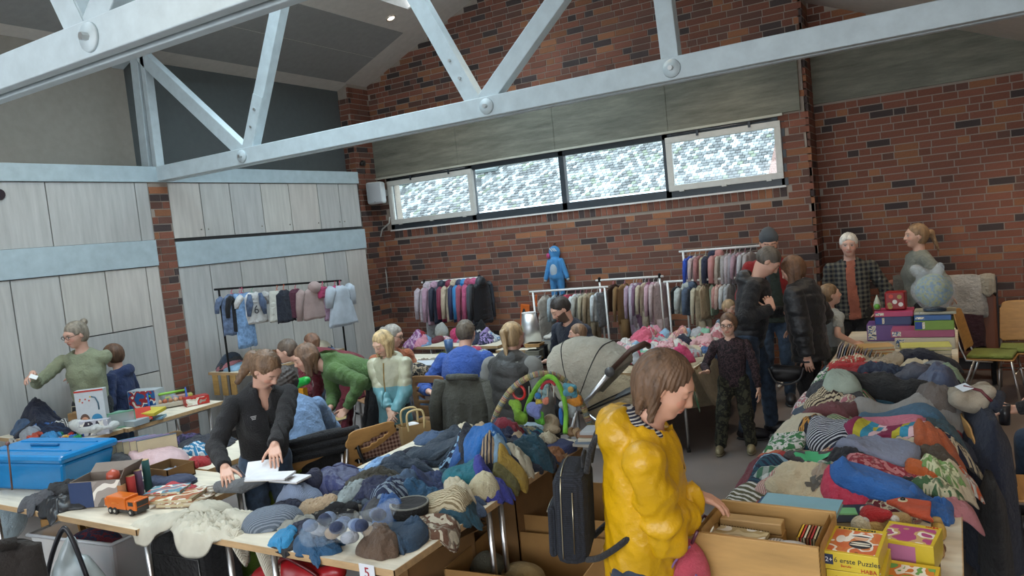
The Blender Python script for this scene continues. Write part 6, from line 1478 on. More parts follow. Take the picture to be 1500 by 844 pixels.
# ================================================================ BOXES, BOOKS, TOYS
kraft = M('card', '96703f'); kraftd = M('card', '7d5c36')
def carton(label, x0, x1, y0, y1, z1, z0=0.005, flaps=(1, 1, 1, 1), fang=(35, 35, 35, 35), mat=None, yaw=0, fl=None, cat='box', name='cardboard_box'):
    m = mat or kraft; cx, cy = (x0+x1)/2, (y0+y1)/2; T = thing(name, label, cat, (cx, cy, z0), yaw); a, b = (x1-x0)/2, (y1-y0)/2; h = z1-z0; t = .006
    box('bottom', (-a, -b, 0), (a, b, t), m, T)
    for nm, p, q in (('side', (-a, -b, 0), (a, -b+t, h)), ('side', (-a, b-t, 0), (a, b, h)), ('side', (-a, -b, 0), (-a+t, b, h)), ('side', (a-t, -b, 0), (a, b, h))): box(nm, p, q, m, T)
    fl = fl or .5
    for i, (on, an) in enumerate(zip(flaps, fang)):   # -y, +y, -x, +x ; angle below horizontal
        if not on: continue
        L = (b if i < 2 else a)*2*fl if i >= 0 else 0; L = min(a, b)*2*fl; A = R(an)
        if i < 2:
            s = -1 if i == 0 else 1; w_ = a-.004; M_ = [(-w_, s*b, h), (w_, s*b, h), (w_*.97, s*(b+L*math.cos(A)), h-L*math.sin(A)), (-w_*.97, s*(b+L*math.cos(A)), h-L*math.sin(A))]
        else:
            s = -1 if i == 2 else 1; w_ = b-.004; M_ = [(s*a, -w_, h), (s*a, w_, h), (s*(a+L*math.cos(A)), w_*.97, h-L*math.sin(A)), (s*(a+L*math.cos(A)), -w_*.97, h-L*math.sin(A))]
        f = MB().add(M_, [(0, 1, 2, 3)]).obj('flap', m, T); f.modifiers.new('t', 'SOLIDIFY').thickness = .005
    return T
c1 = carton('large open cardboard box behind the others next to the woman in yellow', -2.40, -1.62, 3.72, 4.32, .44, flaps=(0, 0, 0, 1), fang=(0, 0, 0, 48), yaw=R(4), fl=.55)
c2 = carton('open cardboard box in front with olive and sand garments inside', -2.46, -1.70, 3.12, 3.66, .36, flaps=(0, 0, 0, 1), fang=(20, 10, 10, 42), yaw=R(5), fl=.55)
c3 = carton('half-closed cardboard box under the long edge of table five', -2.95, -2.5, 3.0, 3.48, .46, flaps=(1, 1, 1, 1), fang=(-28, -20, -25, -18), yaw=R(-14), fl=.42, mat=kraftd)
c4 = carton('tall dark cardboard box with scribbled writing under table five', -2.72, -2.28, 3.62, 4.1, .62, flaps=(0, 0, 0, 0), mat=kraftd)
text('marker_scribble', 'ICAGE', .07, M('paint', (.01, .01, .01)), c4, (-.2, -.245, .40), (R(90), 0, 0))
carton('brown cardboard box at the back under table five', -2.85, -2.3, 4.2, 4.6, .60, flaps=(0, 0, 0, 0), mat=kraftd)
carton('small cardboard box on the floor under the near end of table five', -2.62, -2.36, 2.62, 2.86, .34, flaps=(1, 1, 0, 0), fang=(-10, 0, 0, 0), yaw=R(10))
carton('dark cardboard box behind the red carrier bag', -2.75, -2.32, 2.4, 2.62, .40, flaps=(0, 0, 0, 0), mat=M('card', '4a4030'))
for (nm, lab, x, y, z, r, c, sd) in (('garment', 'olive-grey garment in the front cardboard box', -2.36, 3.40, .20, (.12, .12, .13), '5c5a48', 1), ('garment', 'sand-coloured garment in the front cardboard box', -2.12, 3.36, .20, (.14, .12, .12), 'a08a5c', 2), ('garment', 'beige garment at the bottom of the back cardboard box', -2.15, 3.92, .25, (.17, .12, .12), '9a8a74', 3), ('garment', 'grey garment in the back cardboard box', -1.98, 3.9, .28, (.08, .08, .10), '6f6a60', 4)):
    T = thing(nm, lab, 'clothing', (x, y, z)); soft('cloth', [('e', (0, 0, 0), r), ('e', (r[0]*.4, -.03, .04), (r[0]*.6, r[1]*.6, r[2]*.6))], M('cloth', hexc(c)), T, .011, .014, 22, seed=sd)
# wooden crate on the near end of the right table
wd = M('wood', 'b08a52', s=.6); CX0, CX1, CY0, CY1 = -.835, -.425, 2.47, 2.80; CZ = .755
cr = thing('wooden_crate', 'open wooden crate with hand holes on the near end of the right-hand table', 'crate', ((CX0+CX1)/2, (CY0+CY1)/2, CZ), R(-2)); a, b, h = (CX1-CX0)/2, (CY1-CY0)/2, .245; t = .016
box('board', (-a, -b, 0), (a, -b+t, h), wd, cr, .002); box('board', (-a, b-t, 0), (a, b, h), wd, cr, .002); box('board', (-a, -b, 0), (a, b, .01), wd, cr)
for s in (-1, 1):   # end boards with an oblong hole
    x0, x1 = sorted((s*a, s*(a-t))); V = []; F = []; K = 24
    ys = [-b+t, b-t]; rim = []
    for k in range(K):
        A = 2*PI*(k+.5)/K; hy, hz = .05*math.copysign(abs(math.cos(A))**.5, math.cos(A)), .016*math.sin(A); rim.append((hy, h-.055+hz))
    def sq(A):
        cx_, cz_ = math.cos(A), math.sin(A); m = min((b-t)/max(abs(cx_), 1e-6), (h/2)/max(abs(cz_), 1e-6)); return (cx_*m, cz_*m+h/2)
    outr = [sq(math.atan2(z-(h-.055), y*.35)) for y, z in rim]
    for xx in (x0, x1): V += [(xx, y, z) for y, z in rim]+[(xx, y, z) for y, z in outr]
    for k in range(K):
        n_ = (k+1) % K; F += [(k, n_, K+n_, K+k), (2*K+k, 3*K+k, 3*K+n_, 2*K+n_), (k, 2*K+k, 2*K+n_, n_)]
    MB().add(V, F).obj('end_board', wd, cr)
for i in range(14):
    for s in (-1, 1): box('finger_joint', (s*(a+.0004)-.0005, -b-.0006, .008+i*.0172), (s*(a+.0004)+.0005, -b+t, .008+i*.0172+.0086), M('wood', '7a5a34'), cr)
tube('cord', [(-a-.004, -.05, h-.04), (-a-.03, -.03, h-.02), (-a-.03, .03, h-.02), (-a-.004, .05, h-.04)], .006, M('plastic', '5a3040'), cr)
def bk(name, label, loc, s, col, rz=0, rx=0, ry=0, cat='book', group=None, print2=None, pages=True):
    T = thing(name, label, cat, loc, 0, group); T.rotation_euler = (rx, ry, rz); x, y, z = s
    m = M('print', hexc(col), hexc(print2), s=1.2) if print2 else M('paint', hexc(col), rough=.4)
    MB().box((-x/2, -y/2, 0), (x/2, y/2, .003)).box((-x/2, -y/2, z-.003), (x/2, y/2, z)).box((-x/2, -y/2, 0), (-x/2+.003, y/2, z)).obj('cover', m, T)
    if pages: box('pages', (-x/2+.003, -y/2+.003, .003), (x/2-.004, y/2-.003, z-.003), M('paper', 'c4b898'), T)
    return T
gx, gy = (CX0+CX1)/2, (CY0+CY1)/2
T = thing('wooden_game_box', 'flat wooden box standing inside the crate', 'box', (gx-.07, gy+.085, CZ+.175)); box('lid', (-.11, -.03, 0), (.11, .03, .04), M('wood', 'b89460'), T, .004); box('base', (-.112, -.032, -.15), (.112, .032, -.002), M('wood', 'a8834e'), T, .002)
T = thing('spiral_notebook', 'spiral-bound notebook lying in the crate', 'book', (gx-.09, gy-.03, CZ+.185), R(-6)); box('cover', (-.09, -.06, 0), (.09, .06, .012), M('print', 'c8b890', 'a89468'), T)
for i in range(18): tube('ring', [(-.085+i*.01, .058, .0), (-.085+i*.01, .066, .008), (-.085+i*.01, .058, .016)], .0012, blackm, T, 4)
T = thing('notebook_stack', 'bundle of notebooks under the spiral notebook in the crate', 'box', (gx-.09, gy-.03, CZ+.012)); box('block', (-.088, -.058, 0), (.088, .058, .168), M('paper', 'a89468'), T)
T = thing('patterned_cup', 'black and white patterned tin behind the spiral notebook', 'tin', (gx+.035, gy-.02, CZ+.012)); MB().lathe([(.03, 0), (.032, .17), (.03, .172)], 20).obj('tin', M('check', (.02, .02, .02), (.6, .55, .5), s=6), T, True)
T = thing('white_bowl', 'white plastic bowl in the crate', 'bowl', (gx+.095, gy-.085, CZ+.12)); MB().lathe([(.02, 0), (.04, .02), (.055, .075), (.052, .075), (.038, .024), (.001, .01)], 28).obj('bowl', M('plastic', (.75, .75, .73)), T, True); MB().lathe([(.056, .072), (.058, .078), (.001, .084)], 28).obj('lid', M('plastic', (.75, .74, .73)), T, True); box('stand', (-.04, -.04, -.108), (.04, .04, 0), M('card', '7d5c36'), T)
for i, c in enumerate(('c8a030', 'b03a30', 'c4bca8', '8a4a34', 'a02c34', 'b4ac90', '6a5a44', 'c8c0a8')):
    bk('slim_book', 'slim upright picture book in the crate, '+('yellow spine at the left', 'bright red spine', 'cream spine second from left', 'brown spine in the middle', 'crimson spine in the middle', 'pale khaki spine', 'dark brown spine', 'cream spine at the right end')[i], (gx+.105+i*.0105, gy+.055, CZ+.012), (.009, .11, .19), c, group='slim books in the crate')
for i, (dz, c, c2, lab) in enumerate(((0, 'b0a050', None, 'pale yellow puzzle book behind the crate'), (.026, '9a3a30', None, 'red picture book second from the bottom behind the crate'), (.044, '3a5a8a', None, 'blue picture book second from the top behind the crate'), (.062, '78a4b4', None, 'light blue picture book on top behind the crate'))):
    bk('picture_book', lab, (-.66+.02*i, 3.05, .86+dz-.04), (.34-.04*(i > 0), .24, .020), c, R(-2))
carton('dark box under the picture books behind the crate', -.82, -.50, 2.92, 3.18, .815, z0=.742, flaps=(0, 0, 0, 0), mat=M('card', '8a7a60'))
bk('dark_book', 'flat dark book right of the picture books', (-.42, 3.22, .80), (.2, .18, .03), '2c2e34', R(20))
# puzzle boxes
yl = M('paint', 'c8b034', rough=.35)
def gamebox(name, label, loc, s, rz, side, front, pc, pc2, texts=(), lidline=True):
    T = thing(name, label, 'board game', loc, rz); x, y, z = s
    box('base', (-x/2, -y/2, 0), (x/2, y/2, z), side, T, .0015); box('lid', (-x/2-.0015, -y/2-.0015, z*.25), (x/2+.0015, y/2+.0015, z+.0015), side, T, .0015)
    box('lid_picture', (-x/2+.010, -y/2+.010, z+.0015), (x/2-.010, y/2-.026, z+.0024), M('print', pc, pc2, s=1.4), T)
    for body, size, col, px, pz, face in texts:
        if face == 'f': text('lettering', body, size, M('paint', hexc(col)), T, (px, -y/2-.0025, pz), (R(90), 0, 0))
        elif face == 't': text('lettering', body, size, M('paint', hexc(col)), T, (px, pz, z+.0025), (0, 0, 0))
    return T
g1 = gamebox('puzzle_box', 'yellow first puzzles box with a sailor picture, on top of the yellow pile', (-.345, 2.655, .895), (.165, .215, .06), R(-3), yl, yl, 'c86a40', 'c87a48', [('6 erste Puzzles', .023, '2a2c30', -.05, .028, 'f'), ('Berufe', .012, 'b84a20', -.03, .014, 'f'), ('HABA', .018, 'b02020', .03, .003, 'f'), ('2+', .022, 'e0e0e0', -.077, .027, 'f'), ('6 erste Puzzles', .020, '2a2c30', -.07, .088, 't')])
box('age_badge', (-.081, -.110, .018), (-.052, -.1085, .052), M('paint', '24304e'), g1)
# a plain sailor in a white cap stands on the lid
sm_ = lambda c: M('paint', hexc(c))
for nm, ce, rr, c in (('print_figure', (.02, -.03), (.035, .032), '2a2a30'), ('print_stripe', (.02, -.02), (.030, .005), 'd8d4c4'), ('print_stripe', (.02, -.036), (.032, .005), 'd8d4c4'), ('print_face', (.015, .018), (.022, .017), 'd0a080'), ('print_cap', (.015, .038), (.034, .013), 'dcdcd8'), ('print_cap', (.015, .032), (.028, .005), '4a6a9a'), ('print_goose', (-.045, .0), (.014, .03), 'd8d8d4')):
    MB().lathe([(1, .0), (1, .0006)], 24, (ce[0], ce[1], .0625+{'print_figure': 0, 'print_stripe': .0007, 'print_face': .001, 'print_cap': .0014, 'print_goose': 0}[nm]), sx=rr[0], sy=rr[1]).obj(nm, sm_(c), g1)
g2 = gamebox('puzzle_box', 'second yellow puzzle box directly under the sailor one', (-.338, 2.66, .83), (.17, .22, .062), R(-1), yl, yl, 'c8a040', '708040', [('Sechs', .018, '9a8a20', -.06, .034, 'f'), ('Zahlen', .022, '7a8a30', -.055, .008, 'f'), ('HABA', .024, 'b02020', .02, .022, 'f')])
carton('stacked lower game boxes beneath the yellow puzzle boxes', -.42, -.255, 2.56, 2.76, .829, z0=.742, flaps=(0, 0, 0, 0), mat=yl)
g3 = gamebox('game_box', 'pink and yellow game box right of the yellow puzzle pile', (-.195, 2.90, .80), (.17, .17, .10), R(-8), yl, yl, 'a84a7a', 'c0a070', [('HABA', .016, 'b02020', .035, .07, 't')])
MB().lathe([(.03, 0), (.03, .001)], 20, (0, 0, 0)).obj('side_roundel', M('paint', 'b86a8a'), g3, loc=(-.03, -.087, .04), rot=(R(90), 0, 0))
box('front_panel', (-.083, -.0885, .004), (.03, -.0868, .09), M('paint', 'b06a90'), g3)
g4 = gamebox('game_box', 'green and yellow game box lying lowest at the table edge', (-.195, 2.70, .775), (.17, .16, .07), R(-4), M('paint', 'c8a824'), yl, '5a9a50', 'c87830')
carton('brown carton under the pink game box', -.28, -.11, 2.62, 2.98, .773, z0=.742, flaps=(0, 0, 0, 0), mat=M('card', '5a4a34'))
# green case, plush with santa hat, orange felt creature, wooden pieces
c = at(1228, 752, .83); T = thing('pencil_case', 'pale green flap case above the puzzle boxes', 'case', (c.x, c.y, .80), R(14)); box('body', (-.07, -.05, 0), (.07, .05, .025), M('plastic', '5a9a5c'), T, .01); box('flap', (-.07, -.02, .026), (.072, .052, .036), M('plastic', '74b074'), T, .006); box('edge', (-.072, -.06, .0), (.072, -.048, .018), M('cloth', 'a09a84'), T, .003)
c = at(1275, 765, .86); T = thing('plush_toy', 'white and sand plush toy lying down in a red Santa hat', 'toy', (c.x, c.y, .85), R(10))
soft('body', [('e', (0, 0, 0), (.055, .05, .045)), ('e', (-.045, -.02, -.01), (.02, .02, .02)), ('c', (.05, .02, .0), (.12, .06, 0), .04, .03), ('e', (.0, -.04, -.03), (.018, .018, .018))], M('fur', 'c0a068'), T, .006, .004, 40)
soft('muzzle', [('e', (-.03, -.02, 0), (.042, .04, .042))], M('fur', 'ccc0a4'), T, .006, .004, 40)
soft('santa_hat', [('c', (.005, 0, .035), (.06, -.02, .05), .042, .018)], M('fur', 'a81c20'), T, .005); soft('hat_band', [('c', (-.015, -.03, .03), (-.02, .035, .045), .014, .014)], M('fur', 'd0ccc4'), T, .005); MB().ball((.082, -.03, .035), .017, 10, 8).obj('pompom', M('fur', 'd0ccc4'), T, True)
c = at(1335, 745, .85); T = thing('felt_creature', 'orange felt glove creature with one button eye at the table edge', 'toy', (c.x, c.y, .845), R(-20))
V = [(-.07, .07), (.04, .09), (.09, -.05), (.12, -.09), (.07, -.08), (.02, -.07), (-.05, -.02), (-.10, .0)]; mb = MB(); n_ = len(V)
mb.add([(x, y, 0) for x, y in V]+[(x, y, .018) for x, y in V], [tuple(reversed(range(n_))), tuple(range(n_, 2*n_))]+[(i, (i+1) % n_, n_+(i+1) % n_, n_+i) for i in range(n_)]); mb.obj('felt', M('cloth', 'c84a1c'), T, bevel=.006)
MB().lathe([(.018, .0), (.018, .004)], 16, (-.045, .03, .018)).obj('eye', M('paint', 'c8c0a0'), T); MB().ball((-.045, .03, .024), .010, 10, 6).obj('pupil', M('plastic', (.01, .01, .01)), T, True)
for i, (px, py, r) in enumerate(((1372, 760, .022), (1375, 772, .026), (1370, 796, .020), (1376, 806, .018), (1368, 818, .018), (1380, 799, .013))):
    c = at(px, py, .77+.02*(i < 2)); T = thing('wooden_toy', ['pale wooden ball on the aisle edge behind the pink game box', 'yellow wooden cup at the aisle edge', 'wooden peg below the yellow cup', 'small wooden ring on the aisle edge', 'lowest wooden block at the aisle edge', 'brown wooden knob beside the peg'][i], 'toy', (min(c.x, -.06), c.y, .745))
    MB().lathe([(r*.8, 0), (r, r*.4), (r, r*1.4), (r*.7, r*2.2), (.001, r*2.4)], 16).obj('turned_piece', M('wood', hexc(('b89a60', 'b8964a', 'a8875a', 'a07c50', 'b09468', '6a4a30')[i])), T, True)
# far end: books, game boxes, dotted tin, globe in a bag
far = [(1285, 500, .30, .20, .022, 'b07a48', 'yellow-brown book at the left of the book rows', 10), (1288, 492, .32, .22, .012, 'a8843c', 'golden book second in the left pile', -5), (1290, 486, .30, .2, .012, 'b86a44', 'orange-red book on the left pile', 8), (1295, 482, .26, .2, .01, 'c8a46a', 'pale orange book topmost of the left pile', 18)]
for i, (px, py, a_, b_, h_, c_, lab, rz) in enumerate(far): bk('picture_book', lab, (-.68+.012*i, 6.95, .745+i*.026), (a_, b_, .024), c_, R(rz))
for i, (c_, lab) in enumerate((('8a8478', 'grey book lowest in the right pile'), ('c4bca8', 'thick cream book in the right pile'), ('b8b49c', 'pale book second from top in the right pile'), ('c8c468', 'yellow-green comic on top of the right pile'))): bk('picture_book', lab, (-.27, 6.85+.01*i, .745+i*.030), (.36, .24, .026), c_, R(-3+3*i))
T = thing('magazine_row', 'row of standing children\'s magazines at the far end of the right-hand heap', 'magazines', (-.72, 6.62, .745), R(0)); 
for i in range(22): box('magazine', (-.20+i*.018, -.09, 0), (-.192+i*.018, .09, .12+.01*math.sin(i*3)), M('paint', hexc(('a89a8c', '7a7484', 'b8a890', '5c6470', 'a07c60')[i % 5])), T, rot=(0, R(18), 0))
for i, (x0, x1, y0, z0, z1, c_, lab) in enumerate(((-.52, -.06, 7.35, .742, .835, 'c0b8a4', 'white game box at the bottom of the far pile'), (-.55, -.06, 7.38, .835, .90, '9c4a6a', 'long pink game box in the far pile'), (-.36, -.06, 7.36, .90, .985, '6a8a2c', 'green game box under the bagged globe'), (-.36, -.08, 7.36, .985, 1.03, '2c5a94', 'flat blue game box under the bagged globe'), (-.36, -.04, 7.4, 1.03, 1.055, 'a8a48c', 'pale board game directly under the bagged globe'), (-.78, -.42, 7.75, .742, .90, '6a4a8a', 'purple toy box behind the golden books'), (-.70, -.40, 7.7, .90, .98, '2c3a6a', 'dark blue game box with small pictures'), (-.70, -.38, 7.68, .98, 1.03, 'b03a64', 'hot pink game box under the red dotted cube'))):
    T = thing('game_box', lab, 'board game', ((x0+x1)/2, y0+.12, z0)); hw = (x1-x0)/2; box('carton', (-hw, -.12, 0), (hw, .14, z1-z0-.002), M('paint', hexc(c_), rough=.4), T, .003); box('side_print', (-hw+.01, -.1215, .012), (-hw+.08, -.12, max(z1-z0-.014, .02)), M('print', 'c8c0a8', '3a5a8a', s=3), T)
    if i in (2, 6): box('badge', (-hw+.004, -.1225, .01), (-hw+.06, -.1205, z1-z0-.012), M('paint', '20408a'), T)
c = at(1337, 453, Y=7.7); T = thing('dotted_tin', 'red cube tin with big round dots on the pink game box', 'tin', (-.52, 7.8, 1.035), R(-5)); box('cube', (-.085, -.07, 0), (.085, .07, .165), M('paint', '8a1a20', rough=.35), T, .012)
for i, (x, z, c_) in enumerate(((-.045, .05, 'a09058'), (.0, .075, 'd8d4cc'), (.048, .05, 'd8d4cc'), (.04, .12, 'a08a50'), (-.03, .125, 'c8483c'), (-.04, .008+.02, 'a08a50'))): MB().lathe([(.02, 0), (.02, .002)], 16).obj('dot', M('paint', hexc(c_)), T, loc=(x, -.071, z), rot=(R(90), 0, 0))
c = at(1302, 478, Y=7.8); T = thing('toy_figure', 'small white and green toy beside the red dotted tin', 'toy', (-.68, 7.8, 1.035)); MB().lathe([(.03, 0), (.034, .04), (.02, .09), (.001, .14)], 12).obj('cone', M('plastic', 'b0b8a8'), T, True); MB().ball((0, -.03, .03), .028, 10, 6).obj('frog', M('plastic', '5a9a3a'), T, True)
T = thing('globe', 'toy globe wrapped in a clear plastic bag on the green game box', 'globe', (-.20, 7.45, 1.235)); V, F = [], []
MB().ball((0, 0, 0), .145, 32, 20).obj('sphere', M('gauze', '3a7a98', '8a9a5a', s=.3), T, True); MB().lathe([(.09, -.175), (.09, -.16), (.02, -.14)], 20).obj('base', M('plastic', '2c3a4a'), T, True)
film = M('film', (.75, .82, .88))
soft('plastic_bag', [('e', (0, 0, -.01), (.175, .175, .165)), ('c', (-.05, 0, .12), (-.13, -.02, .19), .07, .05), ('c', (.02, 0, .13), (.06, 0, .20), .06, .04)], film, T, .012, .018, 18)
# things on the left tables
c = at(560, 836, Y=2.325); pp = thing('number_card', 'white paper card with a handwritten red 5 taped to the corner of table five', 'sign', (-2.245, 2.322, .752)); box('paper', (-.043, -.001, -.14), (.043, .001, 0), M('paper', (.66, .68, .72)), pp); text('number', '5', .065, M('paint', 'a02430'), pp, (-.016, -.0025, -.058), (R(90), 0, 0))
T = thing('number_card', 'white paper card hanging at the near edge of the children\'s clothes table', 'sign', tuple(at(20, 655, Y=3.325)+Vector((0, 0, .07)))); box('paper', (-.06, -.002, -.14), (.06, 0, 0), M('paper', (.62, .62, .6)), T); box('tape', (-.03, -.003, -.01), (.03, .002, .01), M('paper', (.5, .5, .45)), T)
def pad(label, px, py, z, s, rz, rx=0, ry=0):
    c = at(px, py, z); T = thing('writing_pad', label, 'notebook', (c.x, c.y, z), 0); T.rotation_euler = (rx, ry, R(rz)); box('sheets', (-s[0]/2, -s[1]/2, 0), (s[0]/2, s[1]/2, .010), M('paper', (.68, .69, .72)), T, .001); box('back_card', (-s[0]/2, -s[1]/2, -.003), (s[0]/2, s[1]/2, 0), M('card', '8a8478'), T)
    return T
pad('white writing pad in front of the woman in the black fleece', 396, 699, .90, (.24, .13), 20)
pad('grey-white notebook standing half open behind the writing pad', 385, 688, .91, (.18, .14), 38, R(25))
pad('loose white booklet under the right end of the writing pad', 425, 702, .87, (.20, .12), 5)
T = thing('felt_slipper', 'grey felt slipper under the writing pad', 'shoe', tuple(at(345, 713, .84))); soft('felt', [('c', (-.10, -.03, 0), (.03, .02, .0), .035, .04), ('c', (.03, .02, 0), (.12, .09, .03), .04, .035)], M('cloth', '6a6d70'), T, .009)
# orange lorry
lr = thing('toy_lorry', 'orange toy refuse lorry at the corner of the left table', 'toy', (-4.12, 2.44, .742), R(4)); om = M('plastic', 'c8641c'); dk = M('plastic', '2c2e30')
box('body', (-.13, -.045, .028), (.035, .045, .098), om, lr, .006); box('cab', (.04, -.045, .028), (.12, .045, .085), om, lr, .006); box('cab_window', (.118, -.036, .05), (.1225, .036, .078), dk, lr); box('side_window', (.06, -.0465, .055), (.10, -.044, .077), dk, lr); box('chassis', (-.125, -.04, .014), (.118, .04, .028), dk, lr); box('grille', (.119, -.036, .03), (.1222, .036, .045), dk, lr)
box('tail', (-.15, -.042, .04), (-.13, .042, .085), om, lr, .004); text('lettering', 'ABFALL', .018, M('paint', 'e08a40'), lr, (-.08, -.0462, .058), (R(90), 0, 0))
for x in (-.095, -.058, .075):
    for s in (-1, 1): w_ = MB().lathe([(.019, -.008), (.021, 0), (.019, .008)], 18).obj('wheel', M('rubber', (.02, .02, .02)), lr, True, loc=(x, s*.042, .019), rot=(R(90), 0, 0)); MB().lathe([(.009, -.0095), (.009, .0095)], 12).obj('hub', M('metal', (.6, .6, .6)), w_)
# shoe box, rolls, books, blue tub
sb = carton('open navy and white shoe box behind the orange lorry', -4.62, -4.30, 2.42, 2.62, .90, z0=.742, flaps=(0, 1, 0, 1), fang=(0, -35, 0, -60), mat=M('card', '7a6f66'), yaw=R(26), fl=.35)
box('blue_side', (-.163, -.102, .004), (-.02, -.1, .155), M('paint', '22365e'), sb); box('white_side', (-.018, -.102, .004), (.16, -.1, .155), M('print', '9a928c', '8a827c', s=.5), sb)
T = thing('red_pot', 'red and cream object inside the shoe box', 'toy', (-4.44, 2.56, .85)); MB().lathe([(.03, 0), (.04, .03), (.035, .06), (.001, .08)], 14).obj('lump', M('plastic', 'b0503c'), T, True)
for i, (px, py, h_, r_, c_, lab) in enumerate(((181, 735, .12, .024, 'a06a44', 'shortest tan paper roll beside the shoe box'), (195, 730, .155, .025, '9c2c28', 'red paper roll beside the shoe box'), (206, 724, .165, .022, '5c4058', 'plum paper roll between the red and green ones'), (218, 716, .20, .022, '1e4c4c', 'tall dark green paper roll'), (170, 738, .05, .014, '8c2428', 'small red stub beside the paper rolls'))):
    c = at(px, py, .76); T = thing('paper_roll', lab, 'roll', (c.x, c.y, .742), 0, 'upright paper rolls'); MB().lathe([(r_, 0), (r_, h_), (r_*.35, h_), (r_*.3, h_-.01), (.001, h_-.01)], 20).obj('roll', M('paper', hexc(c_)), T, True); MB().lathe([(r_*.98, h_), (r_*.98, h_+.001), (r_*.35, h_+.001)], 20).obj('end_face', M('paper', 'b09468'), T)
for i, (px, py, s, c_, c2, rz, lab) in enumerate(((262, 728, (.26, .18, .02), 'a8603c', 'c8b890', 25, 'red-bordered picture book under the comic'), (246, 724, (.22, .15, .016), '5a8a9a', 'b84a40', 30, 'colourful comic book beside the lorry'), (290, 716, (.26, .18, .014), '8a7a68', 'b8a890', 10, 'pale picture book at the table edge'), (272, 730, (.28, .16, .02), 'a89478', '8a6a4c', 20, 'beige book at the near edge under the comic'))):
    c = at(px, py, .77); bk('picture_book', lab, (c.x, c.y, (.765, .787, .745, .745)[i]), s, c_, R(rz), print2=c2)
tb_ = thing('storage_tub', 'large bright blue lidded storage tub at the left edge', 'tub', (-5.36, 2.66, .742), R(10)); bl_ = M('plastic', '1478b4', rough=.25)
mb = MB(); V = []
for z, s in ((0, .86), (.19, 1.0)):
    V += [(-.40*s, -.20*s, z), (.40*s, -.20*s, z), (.40*s, .20*s, z), (-.40*s, .20*s, z)]
mb.add(V, [(0, 3, 2, 1), (0, 1, 5, 4), (1, 2, 6, 5), (2, 3, 7, 6), (3, 0, 4, 7), (4, 5, 6, 7)]); mb.obj('tub_body', bl_, tb_, bevel=.02)
ld = box('lid', (-.42, -.22, .19), (.42, .22, .245), bl_, tb_, .025); box('lid_handle', (-.13, -.012, .245), (.13, .012, .262), M('plastic', '0e5a8c'), ld, .008)
for y in (-.1, .1): box('lid_rib', (-.36, y-.01, .243), (.36, y+.01, .252), bl_, ld, .004)
T = thing('clothes_stick', 'thin brown stick with a round end leaning on the blue tub', 'stick', (0, 0, 0)); tube('shaft', [at(18, 718, .80), at(11, 650, Y=2.4)], .006, M('wood', '5a4038'), T); MB().ball(tuple(at(11, 650, Y=2.4)), .014, 10, 8).obj('knob', M('plastic', '6a4a44'), T, True)
bks = [('4a7a94', 'light blue'), ('8a6a8c', 'lilac'), ('6a7488', 'slate'), ('7a5a7c', 'plum'), ('46586c', 'dark blue')]
for i, (c_, nm) in enumerate(bks): bk('folder', nm+' plastic folder in the row behind the grey felt hat', (-5.12+.05*i, 3.10+.02*i, .742), (.028, .26, .18), c_, R(-30), group='plastic folders behind the felt hat', cat='folder')
carton('brown open box hidden behind the pink jacket', -4.6, -4.35, 2.85, 3.05, .83, z0=.742, flaps=(0, 0, 0, 0), mat=kraftd)
T = thing('green_crate', 'yellow-green panel box under the left table near the woman in the black fleece', 'box', (-3.96, 3.35, .45)); box('panel', (-.15, -.12, 0), (.15, .12, .22), M('plastic', '7a8a2a'), T, .01); box('rim', (-.16, -.13, .22), (.16, .13, .235), M('plastic', '6a7a24'), T); box('stand', (-.14, -.11, -.445), (.14, .11, 0), kraftd, T)
# games table
def gb_(label, px, py, s, col, rz=0, rx=0, z=.742, p2=None, name='game_box', cat='board game', dx=0, dy=0):
    c = at(px, py, z); T = thing(name, label, cat, (c.x+dx, c.y+dy, z), 0); T.rotation_euler = (rx, 0, R(rz)); x, y, h_ = s
    box('carton', (-x/2, -y/2, 0), (x/2, y/2, h_), M('paint', hexc(col), rough=.35), T, .002)
    if p2: box('printed_face', (-x/2+.006, -y/2-.0015, .006), (x/2-.006, -y/2, h_-.006), M('print', hexc(p2[0]), hexc(p2[1]), s=1), T)
    return T
t1 = gb_('tall white toy box with a picture of a smiling girl', 147, 619, (.24, .08, .36), 'b8bcc0', 38); t1.location.z = .745; t1.location.x = -6.62; t1.location.y = 3.72
box('red_top_edge', (-.12, -.0415, .345), (.12, -.040, .36), M('paint', 'b03028'), t1); MB().lathe([(.028, 0), (.028, .001)], 20).obj('portrait_face', M('paint', 'c08a6c'), t1, loc=(-.055, -.042, .10), rot=(R(90), 0, 0)); MB().lathe([(1, 0), (1, .001)], 20, sx=.042, sy=.06).obj('portrait_hair', M('paint', '5a4034'), t1, loc=(-.055, -.0408, .095), rot=(R(90), 0, 0)); MB().lathe([(.045, 0), (.045, .001)], 24).obj('blue_disc', M('paint', '2a7aa4'), t1, loc=(.045, -.042, .10), rot=(R(90), 0, 0)); box('portrait_shoulders', (-.09, -.0423, .004), (-.02, -.0405, .07), M('paint', 'c8ccd0'), t1)
tube('pictured_pump', [(.02, -.043, .30), (.05, -.043, .29), (.07, -.043, .24), (.07, -.043, .18)], .006, M('paint', '3a5a6a'), t1)
for k in range(6): MB().ball((random.uniform(-.1, .1), -.0405, random.uniform(.2, .32)), (.008, .001, .008), 8, 4).obj('pictured_dot', M('paint', hexc(random.choice(('b04a3a', '4a9a5a', 'c8a040')))), t1)
